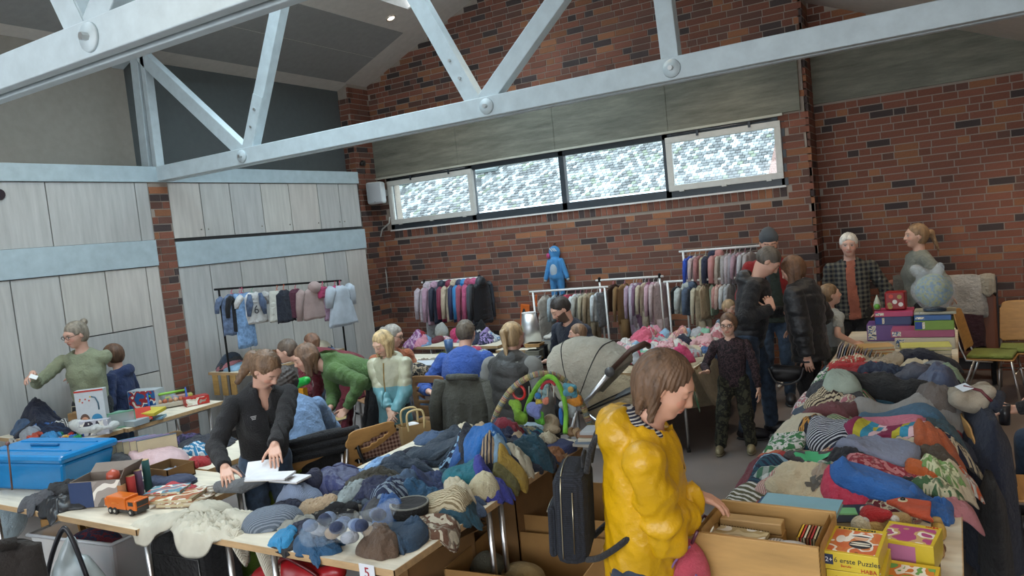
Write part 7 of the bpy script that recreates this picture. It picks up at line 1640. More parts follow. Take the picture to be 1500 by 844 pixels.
for args in (
 ('white and dark small carton below the girl-picture box', 155, 638, (.24, .06, .13), 'a8a8b0', 35, 0, .742, ('b0b0b8', '2a2434')),
 ('blue red and white craft kit box behind the games', 185, 598, (.30, .14, .20), 'a8b0b4', 20, 0, .742, ('2a5a90', 'a03038')),
 ('mint green puzzle box lying under the craft kit', 180, 612, (.28, .18, .05), '8ab0a0', 10, 0, .742, None),
 ('grey-white flat box with small print', 192, 622, (.28, .16, .05), '9aa4a8', 8, 0, .742, None),
 ('light paper-covered book standing behind the yellow one', 232, 590, (.26, .16, .05), '8a98a8', -25, R(20), .742, None),
 ('yellow-spined book open behind the green frame', 228, 606, (.26, .16, .03), 'c0b040', 15, R(8), .80, None),
 ('red and white card game leaning on the colourful boxes', 225, 610, (.18, .20, .02), 'b03a2c', 60, R(24), .80, ('c8c0b0', 'b03a2c')),
 ('pale yellow construction kit box at the back of the games table', 265, 583, (.30, .12, .06), 'a8a860', 60, 0, .742, ('c8b850', '4a8a9a')),
 ('red carton with a white label at the table end', 288, 592, (.22, .14, .08), 'a02824', 65, 0, .742, ('b03028', 'c8c0b0')),
 ('yellow carton at the far right table end', 302, 588, (.12, .12, .075), 'c0a83c', 65, 0, .742, None),
 ('pale pink box behind the red carton', 282, 584, (.14, .1, .07), 'b08a84', 50, 0, .742, None),
 ('blue and white picture book under the red card game', 240, 616, (.26, .14, .02), '6a94a8', 40, 0, .742, None)):
    T = gb_(*args[:8], p2=args[8]); T.location.x = min(max(T.location.x, -6.88), -6.40); T.location.y = min(max(T.location.y, 3.55), 4.72)
T = thing('green_picture_frame', 'pale green framed plastic case standing on the games table', 'frame', tuple(at(208, 628, .742)), R(60)); T.location.x = -6.40
for a_, b_ in (((-.11, 0), (-.10, .14)), ((.10, 0), (.11, .14)), ((-.11, .13), (.11, .14)), ((-.11, 0), (.11, .01))): box('rim', (a_[0], -.02, a_[1]), (b_[0], .02, b_[1]), M('plastic', '6a9a80'), T)
box('window', (-.1, -.005, .01), (.1, .005, .13), M('tub', (.5, .55, .55)), T)
T = thing('toy_workbench', 'blue toy carrier with a green handle bar', 'toy', (-6.70, 4.50, .742), R(60)); 
for s in (-1, 1):
    mb = MB(); mb.add([(s*.17-.008, -.09, 0), (s*.17-.008, .09, 0), (s*.17-.008, .0, .17), (s*.17+.008, -.09, 0), (s*.17+.008, .09, 0), (s*.17+.008, .0, .17)], [(0, 1, 2), (5, 4, 3), (0, 3, 4, 1), (1, 4, 5, 2), (2, 5, 3, 0)]); mb.obj('side', M('plastic', '1f4f9a'), T, bevel=.004)
tube('handle_bar', [(-.17, 0, .14), (.17, 0, .14)], .013, M('plastic', '7ab03c'), T); box('tray', (-.16, -.06, .01), (.16, .06, .05), M('plastic', 'b0a898'), T, .004)
for k in range(6): MB().ball((-.12+.048*k, 0, .065), .024, 8, 6).obj('wooden_figure', M('wood', hexc(('a87a58', 'c09878', 'b06040')[k % 3])), T, True)
T = thing('plastic_bag', 'crumpled clear plastic bag of small things at the front of the games table', 'bag', (-6.52, 3.62, .80)); soft('film', [('e', (0, 0, 0), (.22, .12, .06)), ('e', (.12, .06, .0), (.14, .1, .05)), ('e', (-.12, -.03, .02), (.1, .08, .05))], M('film', (.72, .73, .7), s=2), T, .012, .03, 16); soft('contents', [('e', (0, 0, -.02), (.15, .08, .03))], M('paper', '9a9690'), T, .014)
T = thing('folded_paper_bag', 'small brown paper bag with a light handle beside the girl-picture box', 'bag', (-6.80, 3.70, .742), R(30)); box('paper', (-.08, -.05, 0), (.08, .05, .16), M('card', '8a6a44'), T, .006); tube('handle', [(-.04, -.05, .16), (-.03, -.05, .22), (.03, -.05, .22), (.04, -.05, .16)], .004, M('paper', 'b0a890'), T)
for i, (px, py, c_) in enumerate(((90, 643, 'b03024'), (98, 640, 'c89a30'), (107, 639, '2a6ab0'), (117, 636, '2a8a4a'), (122, 630, '2f9a50'), (125, 636, '2450a0'), (113, 640, '2a8a4a'), (128, 632, 'b8402c'), (104, 636, 'b03024'), (96, 645, 'd05a24'), (88, 635, '2a7a5a'))):
    c = at(px, py, .76); T = thing('toy_brick', ['bright red toy brick at the left of the brick train', 'yellow toy brick on the train', 'blue toy brick', 'green toy brick piece', 'green plant-like toy piece on top', 'dark blue toy brick at the right', 'second green toy brick in front', 'orange-red toy brick at the right end', 'red toy brick in the train middle', 'orange toy brick at the near edge', 'flat green toy plate'][i]+' on the clothes table', 'toy', (min(c.x, -6.37), max(c.y, 3.37), .743+.03*(i in (4,))), R(17*i), 'toy bricks at the table corner')
    box('brick', (-.028, -.018, 0), (.028, .018, .026), M('plastic', hexc(c_)), T, .002)
    for x in (-.014, .014): MB().lathe([(.007, .026), (.007, .032)], 10, (x, 0, 0)).obj('stud', M('plastic', hexc(c_)), T)
# green and orange toy behind the light-blue person
T = thing('toy_tower', 'green and orange plastic toy tower behind the person in light blue', 'toy', tuple(at(446, 590, Y=4.9))); 
soft('green_top', [('c', (-.10, 0, .17), (.06, 0, .21), .045, .04)], M('plastic', '1fa040'), T, .01); box('orange_post', (-.03, -.03, -.10), (.03, .03, .14), M('plastic', 'c88a20'), T, .006); box('blue_collar', (-.06, -.04, -.02), (.06, .04, .04), M('plastic', '1f4fa0'), T, .008); box('foot', (-.08, -.06, -.9), (.08, .06, -.1), M('plastic', '3a3c44'), T, .01)
# ---- under the left tables
T = thing('clear_tub', 'milky storage tub of garments under the lorry table', 'tub', (-4.75, 2.62, .02), R(6)); V = []
for z, s in ((0, .85), (.50, 1.0)): V += [(-.38*s, -.22*s, z), (.38*s, -.22*s, z), (.38*s, .22*s, z), (-.38*s, .22*s, z)]
MB().add(V, [(0, 3, 2, 1), (0, 1, 5, 4), (1, 2, 6, 5), (2, 3, 7, 6), (3, 0, 4, 7)]).obj('shell', M('tub', (.80, .81, .80)), T, bevel=.02); tube('rim', [(-.385, -.225, .5), (.385, -.225, .5), (.385, .225, .5), (-.385, .225, .5)], .012, M('plastic', (.6, .62, .64)), T, closed=True)
soft('contents', [('e', (-.1, 0, .35), (.2, .15, .12)), ('e', (.15, 0, .3), (.15, .15, .12))], M('floral', '8a3a48', '3a4a6a'), T, .02, .01, 14)
T = thing('carrier_bag', 'glossy white carrier bag with black print on the floor at the left', 'bag', tuple(at(112, 842, Y=2.2)), R(18)); T.location.z = .0; T.scale = (.85, .85, 1.38)
gloss = M('plastic', (.50, .58, .60), rough=.18)
soft('bag', [('e', (0, 0, .2), (.24, .12, .22)), ('c', (-.05, 0, .34), (0, 0, .46), .1, .04), ('e', (.14, 0, .12), (.14, .11, .12))], gloss, T, .014, .016, 14); tube('handle', SP_([(-.25, -.06, .12), (-.12, -.10, .36), (-.02, -.05, .52), (.05, -.05, .50), (.18, -.10, .34)]), .014, M('plastic', (.015, .015, .02)), T)
for x, z, w_ in ((-.10, .26, .07), (.10, .22, .025), (.15, .17, .025), (.08, .14, .02), (-.16, .14, .06)): MB().box((x-w_, -.128-.006*(abs(x) < .12), z-w_*.7), (x+w_, -.118, z+w_*.7)).obj('black_print', M('paint', (.03, .03, .035)), T)
T = thing('rucksack', 'black rucksack with grey dots under the lorry table', 'bag', (-4.55, 2.80, 0), R(10)); soft('body', [('e', (0, 0, .22), (.20, .13, .22))], M('dots', '1c1e22', '6a6c70', s=1.2), T, .014, .006)
T = thing('green_bag', 'lime green sports bag under the lorry table', 'bag', (-4.12, 3.05, 0), R(-5)); soft('body', [('e', (0, 0, .36), (.26, .14, .12)), ('e', (0, 0, .2), (.28, .16, .2))], M('cloth', '5a7a1c'), T, .014, .012); tube('strap', SP_([(-.2, -.14, .38), (0, -.18, .46), (.2, -.14, .40)]), .014, M('cloth', (.01, .01, .012)), T)
T = thing('black_suitcase', 'black fabric case standing under the white knitted coat', 'bag', (-3.98, 2.72, 0), R(3)); box('shell', (-.24, -.14, .02), (.24, .14, .52), M('cloth', '101014'), T, .05); tube('zip', [(-.2, -.145, .1), (-.2, -.145, .44), (.2, -.145, .44), (.2, -.145, .1)], .004, M('metal', (.2, .2, .2)), T)
carton('small open cardboard box at the bottom left', -5.45, -5.15, 2.62, 2.9, .50, z0=.02, flaps=(0, 0, 0, 1), fang=(0, 0, 0, 60), mat=kraft, yaw=R(20), fl=.4)
T = thing('clear_bag', 'clear bag of dark things at the bottom left edge', 'bag', tuple(at(8, 760, .5))); soft('film', [('e', (0, 0, 0), (.14, .12, .16))], M('film', (.35, .45, .5), s=2.2), T, .014, .02, 14)
# red carrier bag under table five
T = thing('red_carrier_bag', 'red carrier bag with white lettering on the floor under table five', 'bag', (-3.02, 2.58, 0), R(8)); rb_ = M('plastic', 'a01820', rough=.3)
soft('bag', [('e', (0, 0, .28), (.33, .10, .28)), ('c', (-.25, 0, .30), (.27, .02, .50), .06, .05)], rb_, T, .013, .010, 14); text('lettering', '00V', .20, M('paint', (.75, .75, .78)), T, (-.02, -.128, .30), (R(90), R(-12), 0)); tube('handle', SP_([(-.1, -.05, .45), (0, -.05, .58), (.12, -.05, .55), (.2, -.04, .50)]), .010, M('plastic', '5a0c12'), T)
T = thing('paper_sheet', 'white papers on a box left of the red carrier bag', 'paper', (-3.45, 2.75, .16), R(20)); box('sheet', (-.15, -.1, 0), (.15, .1, .004), M('paper', (.6, .62, .65)), T); box('box_below', (-.17, -.12, -.155), (.17, .12, -.002), M('card', '6a6a64'), T)
# plastic bag of socks on table five
c = at(508, 776, .83); T = thing('bag_of_socks', 'clear plastic bag of rolled blue and white socks on table five', 'bag', (c.x, c.y, .83), R(35))
for k in range(22):
    a_ = k*2.4; x = -.16+.32*((k*.37) % 1); y = .08*math.sin(a_); MB().ball((x, y, .015+.025*math.cos(a_*1.3)), (.036, .03, .028), 10, 8).obj('rolled_socks', M('cloth', hexc(('8094b4', 'b8bcc4', '2c3a5c', 'a8b0bc', '5a6e94', 'b09c84')[k % 6])), T, True)
soft('film', [('e', (0, 0, .01), (.22, .10, .06)), ('c', (.12, .02, .03), (.22, .05, .07), .05, .035), ('e', (-.12, -.02, 0), (.09, .09, .05))], M('film', (.72, .80, .88), s=.4), T, .010, .018, 24)
# black flat cap
c = at(600, 742, .82); T = thing('flat_cap', 'black cap with a wide round brim lying by the denim bundle', 'hat', (c.x, c.y, .83), 0); MB().lathe([(.09, -.045), (.095, 0), (.098, .006), (.085, .010), (.06, .004), (.001, .0)], 30).obj('cap', M('cloth', '15171c'), T, True); MB().lathe([(.085, .009), (.097, .011), (.098, .004)], 30, cap=False).obj('brim_lining', M('cloth', '8a8c84'), T, True)
# handbag on the ochre chair, paper bag
c = at(560, 652, Y=3.95); T = thing('handbag', 'black leather handbag with a tartan lining hanging on the ochre chair', 'bag', tuple(at(556, 668, X=-3.56)), R(70))
box('body', (-.14, -.06, -.14), (.14, .06, .02), M('leather', '17181a'), T, .03); mb = MB().add([(-.15, -.02, .0), (.15, -.05, .0), (.15, -.02, .15), (-.16, .02, .22), (-.15, -.035, 0), (.15, -.065, 0), (.15, -.035, .15), (-.16, .005, .22)], [(0, 1, 2, 3), (7, 6, 5, 4), (0, 4, 5, 1), (1, 5, 6, 2), (2, 6, 7, 3), (3, 7, 4, 0)]); fl_ = mb.obj('tartan_lining', M('plaid', '5a3428', 'a88878', s=2.4), T)
tube('flap_edge', [(-.165, 0, .225), (.155, -.03, .155)], .010, M('leather', '22262a'), T); tube('strap', SP_([(-.16, 0, .22), (-.17, -.04, .08), (-.13, -.07, -.06), (-.13, -.07, -.13)]), .013, M('leather', '17181a'), T); tube('buckle', [(-.15, -.08, -.1), (-.11, -.08, -.1), (-.11, -.08, -.15), (-.15, -.08, -.15)], .005, M('metal', (.7, .7, .7)), T, closed=True)
T = thing('paper_carrier', 'brown paper carrier bag with twisted handles beside the handbag', 'bag', (-3.46, 4.22, .56), R(60)); pm_ = M('card', 'a08458'); V = []
for z, s in ((0, 1), (.24, 1.0)): V += [(-.11*s, -.06*s, z), (.11*s, -.06*s, z), (.11*s, .06*s, z), (-.11*s, .06*s, z)]
o = MB().add(V, [(0, 3, 2, 1), (0, 1, 5, 4), (1, 2, 6, 5), (2, 3, 7, 6), (3, 0, 4, 7)]).obj('bag', pm_, T); o.modifiers.new('t', 'SOLIDIFY').thickness = .003
for y in (-.06, .06): tube('handle', SP_([(-.06, y, .2), (-.065, y, .30), (-.04, y, .34), (.04, y, .34), (.065, y, .30), (.06, y, .2)]), .008, M('paper', 'c4b080'), T)
T = thing('white_cup', 'white paper lying in the paper carrier bag', 'paper', (-3.46, 4.22, .78)); MB().ball((0, 0, 0), (.06, .035, .03), 12, 8).obj('paper', M('paper', (.6, .6, .6)), T, True); box('stand', (-.03, -.02, -.2), (.03, .02, -.02), M('paper', (.5, .5, .5)), T)
# ---- middle background
Fq = Heap(-5.95, -3.95, 6.15, 7.25)
lay_items(Fq, [
 (640, 528, .5, .28, 12, .07, 'crumple', 'cloth', '8c887c', 'jacket', 'stone-grey jacket draped on the table left of the man in blue', {'dz': .02}),
 (622, 540, .3, .2, 10, .05, 'crumple', 'denim', '6a8098', 'jeans', 'pale denim on the table left of the man in blue'),
 (650, 540, .4, .12, 10, .03, 'fold', 'cloth', '2a2c2e', 'jacket', 'black garment edge under the stone-grey jacket'),
 (705, 522, .3, .2, 0, .06, 'crumple', 'cloth', '2c3038', 'jumper', 'dark jumper between the two seated people'),
 (712, 512, .3, .2, 0, .05, 'crumple', 'floral', '5a7a94', 'shirt', 'blue and white garment between the two seated people', {'c2': 'b8bcc0'}),
 (724, 505, .2, .15, 0, .05, 'crumple', 'cloth', 'b0405c', 'shirt', 'pinkish-red garment behind the ponytailed woman'),
 (715, 530, .3, .14, 0, .04, 'crumple', 'floral', 'b8b8b4', 'shirt', 'white speckled garment behind the ponytailed woman', {'c2': '8a8a8a'}),
 (612, 535, .25, .2, 0, .05, 'crumple', 'cloth', '8a7a68', 'shirt', 'brownish garment at the left of the middle table'),
], zz=.78)
Eq = Heap(-6.4, -4.9, 7.75, 8.4)
scatter(Eq, 16, (-6.3, -5.0, 7.85, 8.3), ('pink', 'wine', 'navy', 'lilac', 'babypink', 'purple', 'ldenim'), 'clothes on the far left corner table', 'small garment on the far left corner table', 41, size=(.2, .3), T=(.04, .06), mats=('cloth', 'floral'), two=('white', 'navy'))
lay_items(Eq, [(540, 497, .3, .2, 0, .07, 'crumple', 'cloth', 'a01c2c', 'jumper', 'bright red garment on the far left corner table'), (508, 512, .3, .2, 0, .06, 'crumple', 'floral', 'c0a0b8', 'shirt', 'pink and white patterned garment in the far left corner', {'c2': '8a4a84'})], zz=.82)
T = thing('pink_jacket_pile', 'hot pink and white bundled jacket behind the grey-haired woman', 'clothing', (-5.75, 8.1, .84)); soft('bundle', [('e', (0, 0, 0), (.09, .08, .09)), ('e', (.05, 0, -.10), (.1, .08, .06))], M('cloth', 'c03a6a'), T, .013, .012); soft('white_trim', [('e', (.08, -.02, -.10), (.07, .07, .05))], M('fur', '9a94a4'), T, .013, .01)
# long low table carrying the pink bundle and things
T = thing('plastic_tub', 'clear plastic tub with papers beside the man in blue', 'tub', tuple(at(632, 545, .745)), R(5)); box('shell', (-.22, -.12, 0), (.20, .12, .09), M('tub', (.55, .55, .6)), T, .01); box('rim', (-.23, -.13, .09), (.21, .13, .1), M('plastic', (.55, .6, .65)), T)
T = thing('dark_bag', 'dark patterned bag with pale flowers beside the blonde girl', 'bag', tuple(at(612, 545, .80)), 0); soft('bag', [('e', (0, 0, 0), (.12, .1, .10))], M('floral', '25282c', 'b0a088'), T, .011, .008)
T = thing('blue_cup', 'blue plastic beaker on the middle table', 'cup', tuple(at(659, 520, .82))); MB().lathe([(.04, 0), (.052, .17), (.048, .17), (.001, .01)], 20).obj('beaker', M('plastic', '3a5a86'), T, True)
T = thing('lamp_shade', 'brushed silver tapered lampshade on the back table', 'lamp', tuple(at(779, 505, Y=7.7)), R(10)); T.location.z = .78; MB().lathe([(.13, 0), (.085, .36), (.08, .36), (.125, 0)], 28).obj('shade', M('metal', (.6, .62, .64), rough=.4), T, True); MB().lathe([(.085, .355), (.088, .365), (.001, .365)], 24).obj('top', M('plastic', (.7, .7, .7)), T); box('foot', (-.05, -.05, -.038), (.05, .05, 0), blackm, T)
T = thing('yellow_cup', 'yellow plastic beaker upside down beside the lampshade', 'cup', tuple(at(754, 485, Y=7.6))); MB().lathe([(.055, -.06), (.04, .07), (.001, .07)], 16).obj('beaker', M('plastic', 'b8a848'), T, True); box('stack_below', (-.07, -.06, -.2), (.07, .06, -.06), M('paint', '8a3038'), T)
for i, (px, py, Y, s, c_, lab) in enumerate(((783, 518, 7.0, (.16, .12, .08), '6a6a60', 'small grey tin box near the baby gym arch'), (783, 505, 7.2, (.18, .14, .04), 'b08a58', 'tan tray on the grey tin box'), (782, 530, 6.8, (.14, .1, .10), '9aa0a4', 'white notice card on the box beside the yellow-socked child'), (820, 505, 7.4, (.34, .22, .14), '848a8c', 'clear storage tub of baby things in front of the white rail'), (795, 520, 7.2, (.1, .1, .22), '1c1c20', 'small black bottle-shaped bag near the storage tub'))):
    T = thing(('tin_box', 'tray', 'notice_card', 'storage_box', 'bottle_bag')[i], lab, 'box', tuple(at(px, py, Y=Y)), R(5)); x, y, h_ = s; box('body', (-x/2, -y/2, -h_/2), (x/2, y/2, h_/2), M('paint' if i != 3 else 'tub', hexc(c_)), T, .008); box('edge', (-x/2-.003, -y/2-.003, h_/2-.01), (x/2+.003, y/2+.003, h_/2), M('paint', hexc(c_), rough=.3), T)
for i, (px, py, Y, c_) in enumerate(((815, 490, 7.5, 'a8a49c'), (840, 487, 7.6, '9c8a94'), (828, 492, 7.5, '8a9aa4'), (808, 494, 7.4, 'b8b4ac'), (848, 492, 7.6, 'b09c98'))):
    T = thing('baby_garment', ['pale', 'mauve', 'blue-grey', 'white', 'rosy'][i]+' small garment on the storage tub by the dark-haired man', 'clothing', tuple(at(px, py, Y=Y))); soft('cloth', [('e', (0, 0, 0), (.1, .08, .035)), ('e', (.05, 0, .01), (.06, .05, .03))], M('cloth', hexc(c_)), T, .013, .012, 20, seed=i)
T = thing('orange_board', 'orange board with a black oval emblem leaning on the brick wall', 'board', tuple(at(769, 463, Y=9.35)), 0); T.rotation_euler = (R(-4), R(6), 0)
box('deck', (-.075, -.015, -.40), (.075, .015, .17), M('paint', 'c8601c', rough=.4), T, .02); MB().lathe([(1, 0), (1, .002)], 24, sx=.035, sy=.14).obj('emblem', M('paint', (.02, .02, .02)), T, loc=(-.01, -.0155, -.03), rot=(R(90), 0, 0)); tube('emblem_script', [(-.02, -.02, -.14), (.005, -.02, -.10), (-.022, -.02, -.06), (.006, -.02, -.02), (-.02, -.02, .02), (.004, -.02, .06)], .005, M('paint', (.8, .8, .8)), T, 5)
T = thing('black_case', 'black case leaning beside the orange board', 'bag', tuple(at(781, 468, Y=9.32))); box('case', (-.07, -.03, -.86), (.07, .03, .10), M('cloth', '14151a'), T, .02); box('pocket', (-.05, -.045, -.25), (.05, -.03, -.02), M('cloth', '20222a'), T, .01)
T = thing('orange_streamer', 'orange ribbon hanging from the left end of the white rail', 'ribbon', tuple(at(786, 432, Y=8.8))); tube('ribbon', SP_([(0, 0, 0), (-.02, 0, -.08), (-.01, 0, -.16)]), .014, M('cloth', 'c85a20'), T)
# things under the jacket rail
for nm, lab, px, py, Y, r, c_ in (('white_bag', 'white carrier bag on the chair under the jacket rail', 647, 487, 8.7, (.11, .08, .14), 'b8bab4'), ('mustard_cloth', 'mustard-yellow cloth on the chair under the jacket rail', 645, 497, 8.6, (.08, .06, .05), 'c89a20'), ('brown_boots', 'brown leather bag on the green chair under the jacket rail', 634, 498, 8.65, (.11, .06, .03), '6a4a2c'), ('black_rucksack', 'black rucksack under the right half of the jacket rail', 675, 505, 8.75, (.2, .14, .26), '1a1a1c'), ('black_bag', 'second black bag at the right under the jacket rail', 705, 490, 8.9, (.1, .1, .2), '141416')):
    T = thing(nm, lab, 'bag', tuple(at(px, py, Y=Y))); soft('body', [('e', (0, 0, 0), r), ('e', (r[0]*.3, -.02, r[2]*.5), (r[0]*.5, r[1]*.6, r[2]*.6))], M('cloth', hexc(c_)), T, .014, .01, 16)
tube('white_seat_frame', SP_([at(721, 600, Y=5.6), at(718, 560, Y=5.6), at(724, 541, Y=5.6), at(745, 537, Y=5.7), at(785, 548, Y=5.8), at(795, 552, Y=5.8)]), .012, M('plastic', (.72, .74, .75)))
prop(bpy.data.objects['white_seat_frame'], 'white bent tube of a child seat behind the baby gym', 'seat')
# pink rucksack by the woman in yellow
c = at(1005, 825, Y=2.45); T = thing('pink_rucksack', 'coral-pink children\'s rucksack with lilac piping hanging at the crate', 'bag', tuple(c), R(-10)); soft('body', [('e', (0, 0, -.03), (.085, .06, .12)), ('e', (0, -.04, -.05), (.06, .04, .08))], M('cloth', 'c04a5c'), T, .009, .006); tube('piping', SP_([(-.06, -.07, -.12), (-.03, -.08, -.02), (.02, -.08, .06), (.05, -.05, .09)]), .004, M('plastic', '7a5a8a'), T); tube('piping', SP_([(-.05, -.075, -.15), (.03, -.085, -.08), (.07, -.06, 0)]), .004, M('plastic', '7a5a8a'), T); tube('hanging_loop', [(.02, 0, .06), (.06, -.01, .13)], .006, M('plastic', '5a3040'), T)
# small prints on garments of the right-hand heap
def decal(px, py, z, shape, mat, name, label, cat='print'):
    c = at(px, py, z); zz = Hq.ht(c.x, c.y)
    V = []; n = 28
    for k in range(n): A = 2*PI*k/n; r = shape[2]*math.sin(shape[3]*A)+shape[4]*math.sin(7*A+1)+1; V.append((shape[0]*r*math.cos(A), shape[1]*r*math.sin(A)))
    o = None
    return c, zz, V
def onto(parent_label, px, py, z, rx, ry, lob, mat, nm):
    par = [o for o in COL.objects if o.get('label') == parent_label][0]; c = at(px, py, z); P = []; F = []; K, J = 28, 5
    for j in range(J+1):
        for k in range(K):
            A = 2*PI*k/K; r = (1+lob*math.sin(4*A+1)+lob*.6*math.sin(7*A))*j/J+.001; x, y = c.x+rx*r*math.cos(A), c.y+ry*r*math.sin(A); P.append((x-par.location.x, y-par.location.y, Hq.ht(x, y)+.003-par.location.z))
    for j in range(J):
        for k in range(K): F.append((j*K+k, (j+1)*K+k, (j+1)*K+(k+1) % K, j*K+(k+1) % K))
    meshobj(nm, P, F, mat, par, True)
onto('grey t-shirt with a bright green creature print', 1188, 672, .84, .065, .06, .28, M('paint', '3fa06c'), 'green_print')
onto('big black jacket with a small white tag on the right-hand heap', 1268, 566, .92, .02, .02, 0, M('paper', 'c8c4b4'), 'white_tag')
onto('cream t-shirt with a small black print', 1192, 718, .82, .03, .025, .3, M('paint', '4a4640'), 'black_print')
# ================================================================ PEOPLE
den = M('denim', '34465c'); black_t = M('cloth', '15151a'); W_ = lambda px, py, **k: ('w', *at(px, py, **k))
def wp(info, p): return tuple(p)
a = person('woman in a black quarter-zip fleece writing on a pad between the near tables', (-3.84, 3.20), -115, 1.57,
  dict(mat=M('fur', '1f1f22'), inf=.016, hem=-.07, collar=.017, vneck=.06, name='fleece_jumper', fold=.014, bust=1, cuff=.022), lean=.17, head=(28, -44, 4),
  RH=W_(330, 686, z=.93), LH=W_(398, 668, z=.98), hdir=(('w', .6, -.55, -.5), ('w', .75, -.5, -.4)), palms=(np.array([0, .2, -1]), np.array([0, .2, -1])), hands=(.45, .7), legs=dict(mat=den), hair=dict(style='pony', color=(.15, .085, .045), len=.17, ty=-.12, dir=(.6, -.1, -.8), pr=1.7, fringe=.08, vol=1.02, curl=.004), eyes='down', res=.010, hres=.0055)
T = a['T']; q = a['neck']; B_ = a['B']
def onbody(info, name, x, z, w, h, mat, out=.0, dy=.0, body=None):
    """small flat piece sewn to the chest, found by ray-casting the garment"""
    g = [c for c in info['T'].children if c.name.split('.')[0] == (body or 'jumper')]
    if not g: g = [c for c in info['T'].children if c.type == 'MESH' and c.name.split('.')[0] not in ('body', 'trousers', 'hair', 'shoe')]
    g = g[0]; me = g.data; from mathutils.bvhtree import BVHTree
    bt = BVHTree.FromPolygons([v.co for v in me.vertices], [p.vertices for p in me.polygons]); o = Vector(info['neck'])+Vector(info['B'][:, 0])*x+Vector(info['B'][:, 2])*z
    f = Vector(info['B'][:, 1]); hit = bt.ray_cast(o+f*.6, -f)
    if hit[0] is None: return
    n = hit[1]; u = Vector(info['B'][:, 0]); u = (u-n*u.dot(n)).normalized(); v = n.cross(u); c = hit[0]+n*(.002+out)
    V = [c-u*w/2-v*h/2, c+u*w/2-v*h/2, c+u*w/2+v*h/2, c-u*w/2+v*h/2]; V += [p-n*.004 for p in V]
    return MB().add(V, [(0, 1, 2, 3), (7, 6, 5, 4), (0, 4, 5, 1), (1, 5, 6, 2), (2, 6, 7, 3), (3, 7, 4, 0)]).obj(name, mat, info['T'])
onbody(a, 'zip', 0, -.15, .008, .10, M('metal', (.12, .12, .12)), body='fleece_jumper')
for k in range(3): onbody(a, 'chest_logo', .085, -.115-.008*k, .035-.006*k, .004, M('paint', (.45, .45, .45)), body='fleece_jumper')
T2 = thing('pen', 'dark pen in the writing woman\'s hand', 'pen', tuple(at(352, 690, z=.95))); T2.rotation_euler = (R(40), R(30), 0); MB().tube([(0, 0, -.07), (0, 0, .06)], .0045, 8).obj('barrel', M('plastic', (.05, .03, .04)), T2); MB().lathe([(.0045, -.07), (.001, -.082)], 8).obj('tip', M('metal', (.5, .5, .5)), T2)
b = person('woman in a sage-green jumper with glasses and a hair bun handing over a card', (-7.08, 3.98), -140, 1.70, dict(mat=M('cloth', '8d9478'), inf=.008, hem=-.06, sleeve=.86, name='jumper', bust=1), lean=.08, head=(-38, -14, 0),
  RH=W_(48, 547, Y=3.46), LH=W_(95, 570, z=.99), hdir=(('w', -.2, -.9, .0), ('w', .5, -.8, -.3)), legs=dict(mat=black_t), hair=dict(style='bun', color=(.20, .17, .13), high=1), glasses=True, hands=(.5, .5), skin=(.55, .32, .24))
person('boy in a navy hooded sweatshirt beside the woman in the sage-green jumper', (-7.20, 4.36), 118, 1.38, dict(mat=M('cloth', '24345c'), inf=.016, hood=1, name='hooded_sweatshirt'), head=(5, -14, 0), hk=1.13, legs=dict(mat=den), hair=dict(style='bowl', color=(.11, .055, .03), fringe=.02, vol=1.04))
person('person reaching in from the left edge with a dark sleeve', (-6.75, 2.35), 8, 1.75, dict(mat=M('cloth', '26282a'), inf=.02, name='jacket'), head=(0, -10, 0), LH=W_(22, 556, Y=3.2), hdir=(('w', -.25, .95, .1), None), legs=dict(mat=den), hair=dict(style='short', color=(.08, .05, .04)))
T2 = thing('paper_card', 'small white card passed between two hands at the left edge', 'card', tuple(at(49, 552, Y=3.34))); T2.rotation_euler = (R(60), R(12), R(-40)); box('card', (-.045, -.001, -.03), (.045, .001, .03), M('paper', (.7, .7, .68)), T2); box('print', (-.03, -.0018, -.012), (.03, -.001, .012), M('print', 'a0a098', '5a5a5a', s=6), T2)
T2 = thing('brown_wallet', 'brown wallet-like garment in the left hand of the woman with the bun', 'clothing', tuple(at(75, 582, z=.93)), R(-30)); box('body', (-.09, -.01, -.07), (.09, .01, .03), M('leather', '4a3a34'), T2, .006)
person('seated person in a light blue shirt with dark curly hair seen from behind', (-4.30, 3.98), 72, 1.68, dict(mat=M('cloth', '7d9cc4'), inf=.016, hem=-.03, name='shirt', fold=.014), sit=.45, lean=.42, head=(0, -26, 0), LH=(-.18, .42, .78), RH=(.22, .44, .74), legs=dict(mat=black_t), hair=dict(style='bowl', color=(.035, .026, .022), curl=.016, vol=1.12))
g = person('woman in a green hooded jacket bending over to look at a phone', (-4.72, 5.12), 142, 1.72, dict(mat=M('cloth', '55753f'), inf=.020, hem=-.04, hood=1, name='hooded_jacket', fold=.014), lean=1.18, head=(0, -20, 0), LH=W_(507, 600, Y=4.72), RH=W_(484, 598, Y=4.72), hdir=(('w', -.4, -.5, -.6), ('w', .2, -.5, -.8)), legs=dict(mat=black_t), hair=dict(style='bob', color=(.15, .085, .05), len=.17, dir=(0, 0, -1)), eyes='down')
T2 = thing('mobile_phone', 'phone in a pale cover held by the woman in the green jacket', 'phone', tuple(at(497, 614, Y=4.66))); T2.rotation_euler = (R(20), R(-10), R(30)); box('phone', (-.075, -.04, 0), (.075, .04, .009), M('plastic', (.02, .02, .02)), T2, .004); box('screen', (-.066, -.035, .009), (.066, .035, .0095), M('paint', 'a08a5a'), T2)
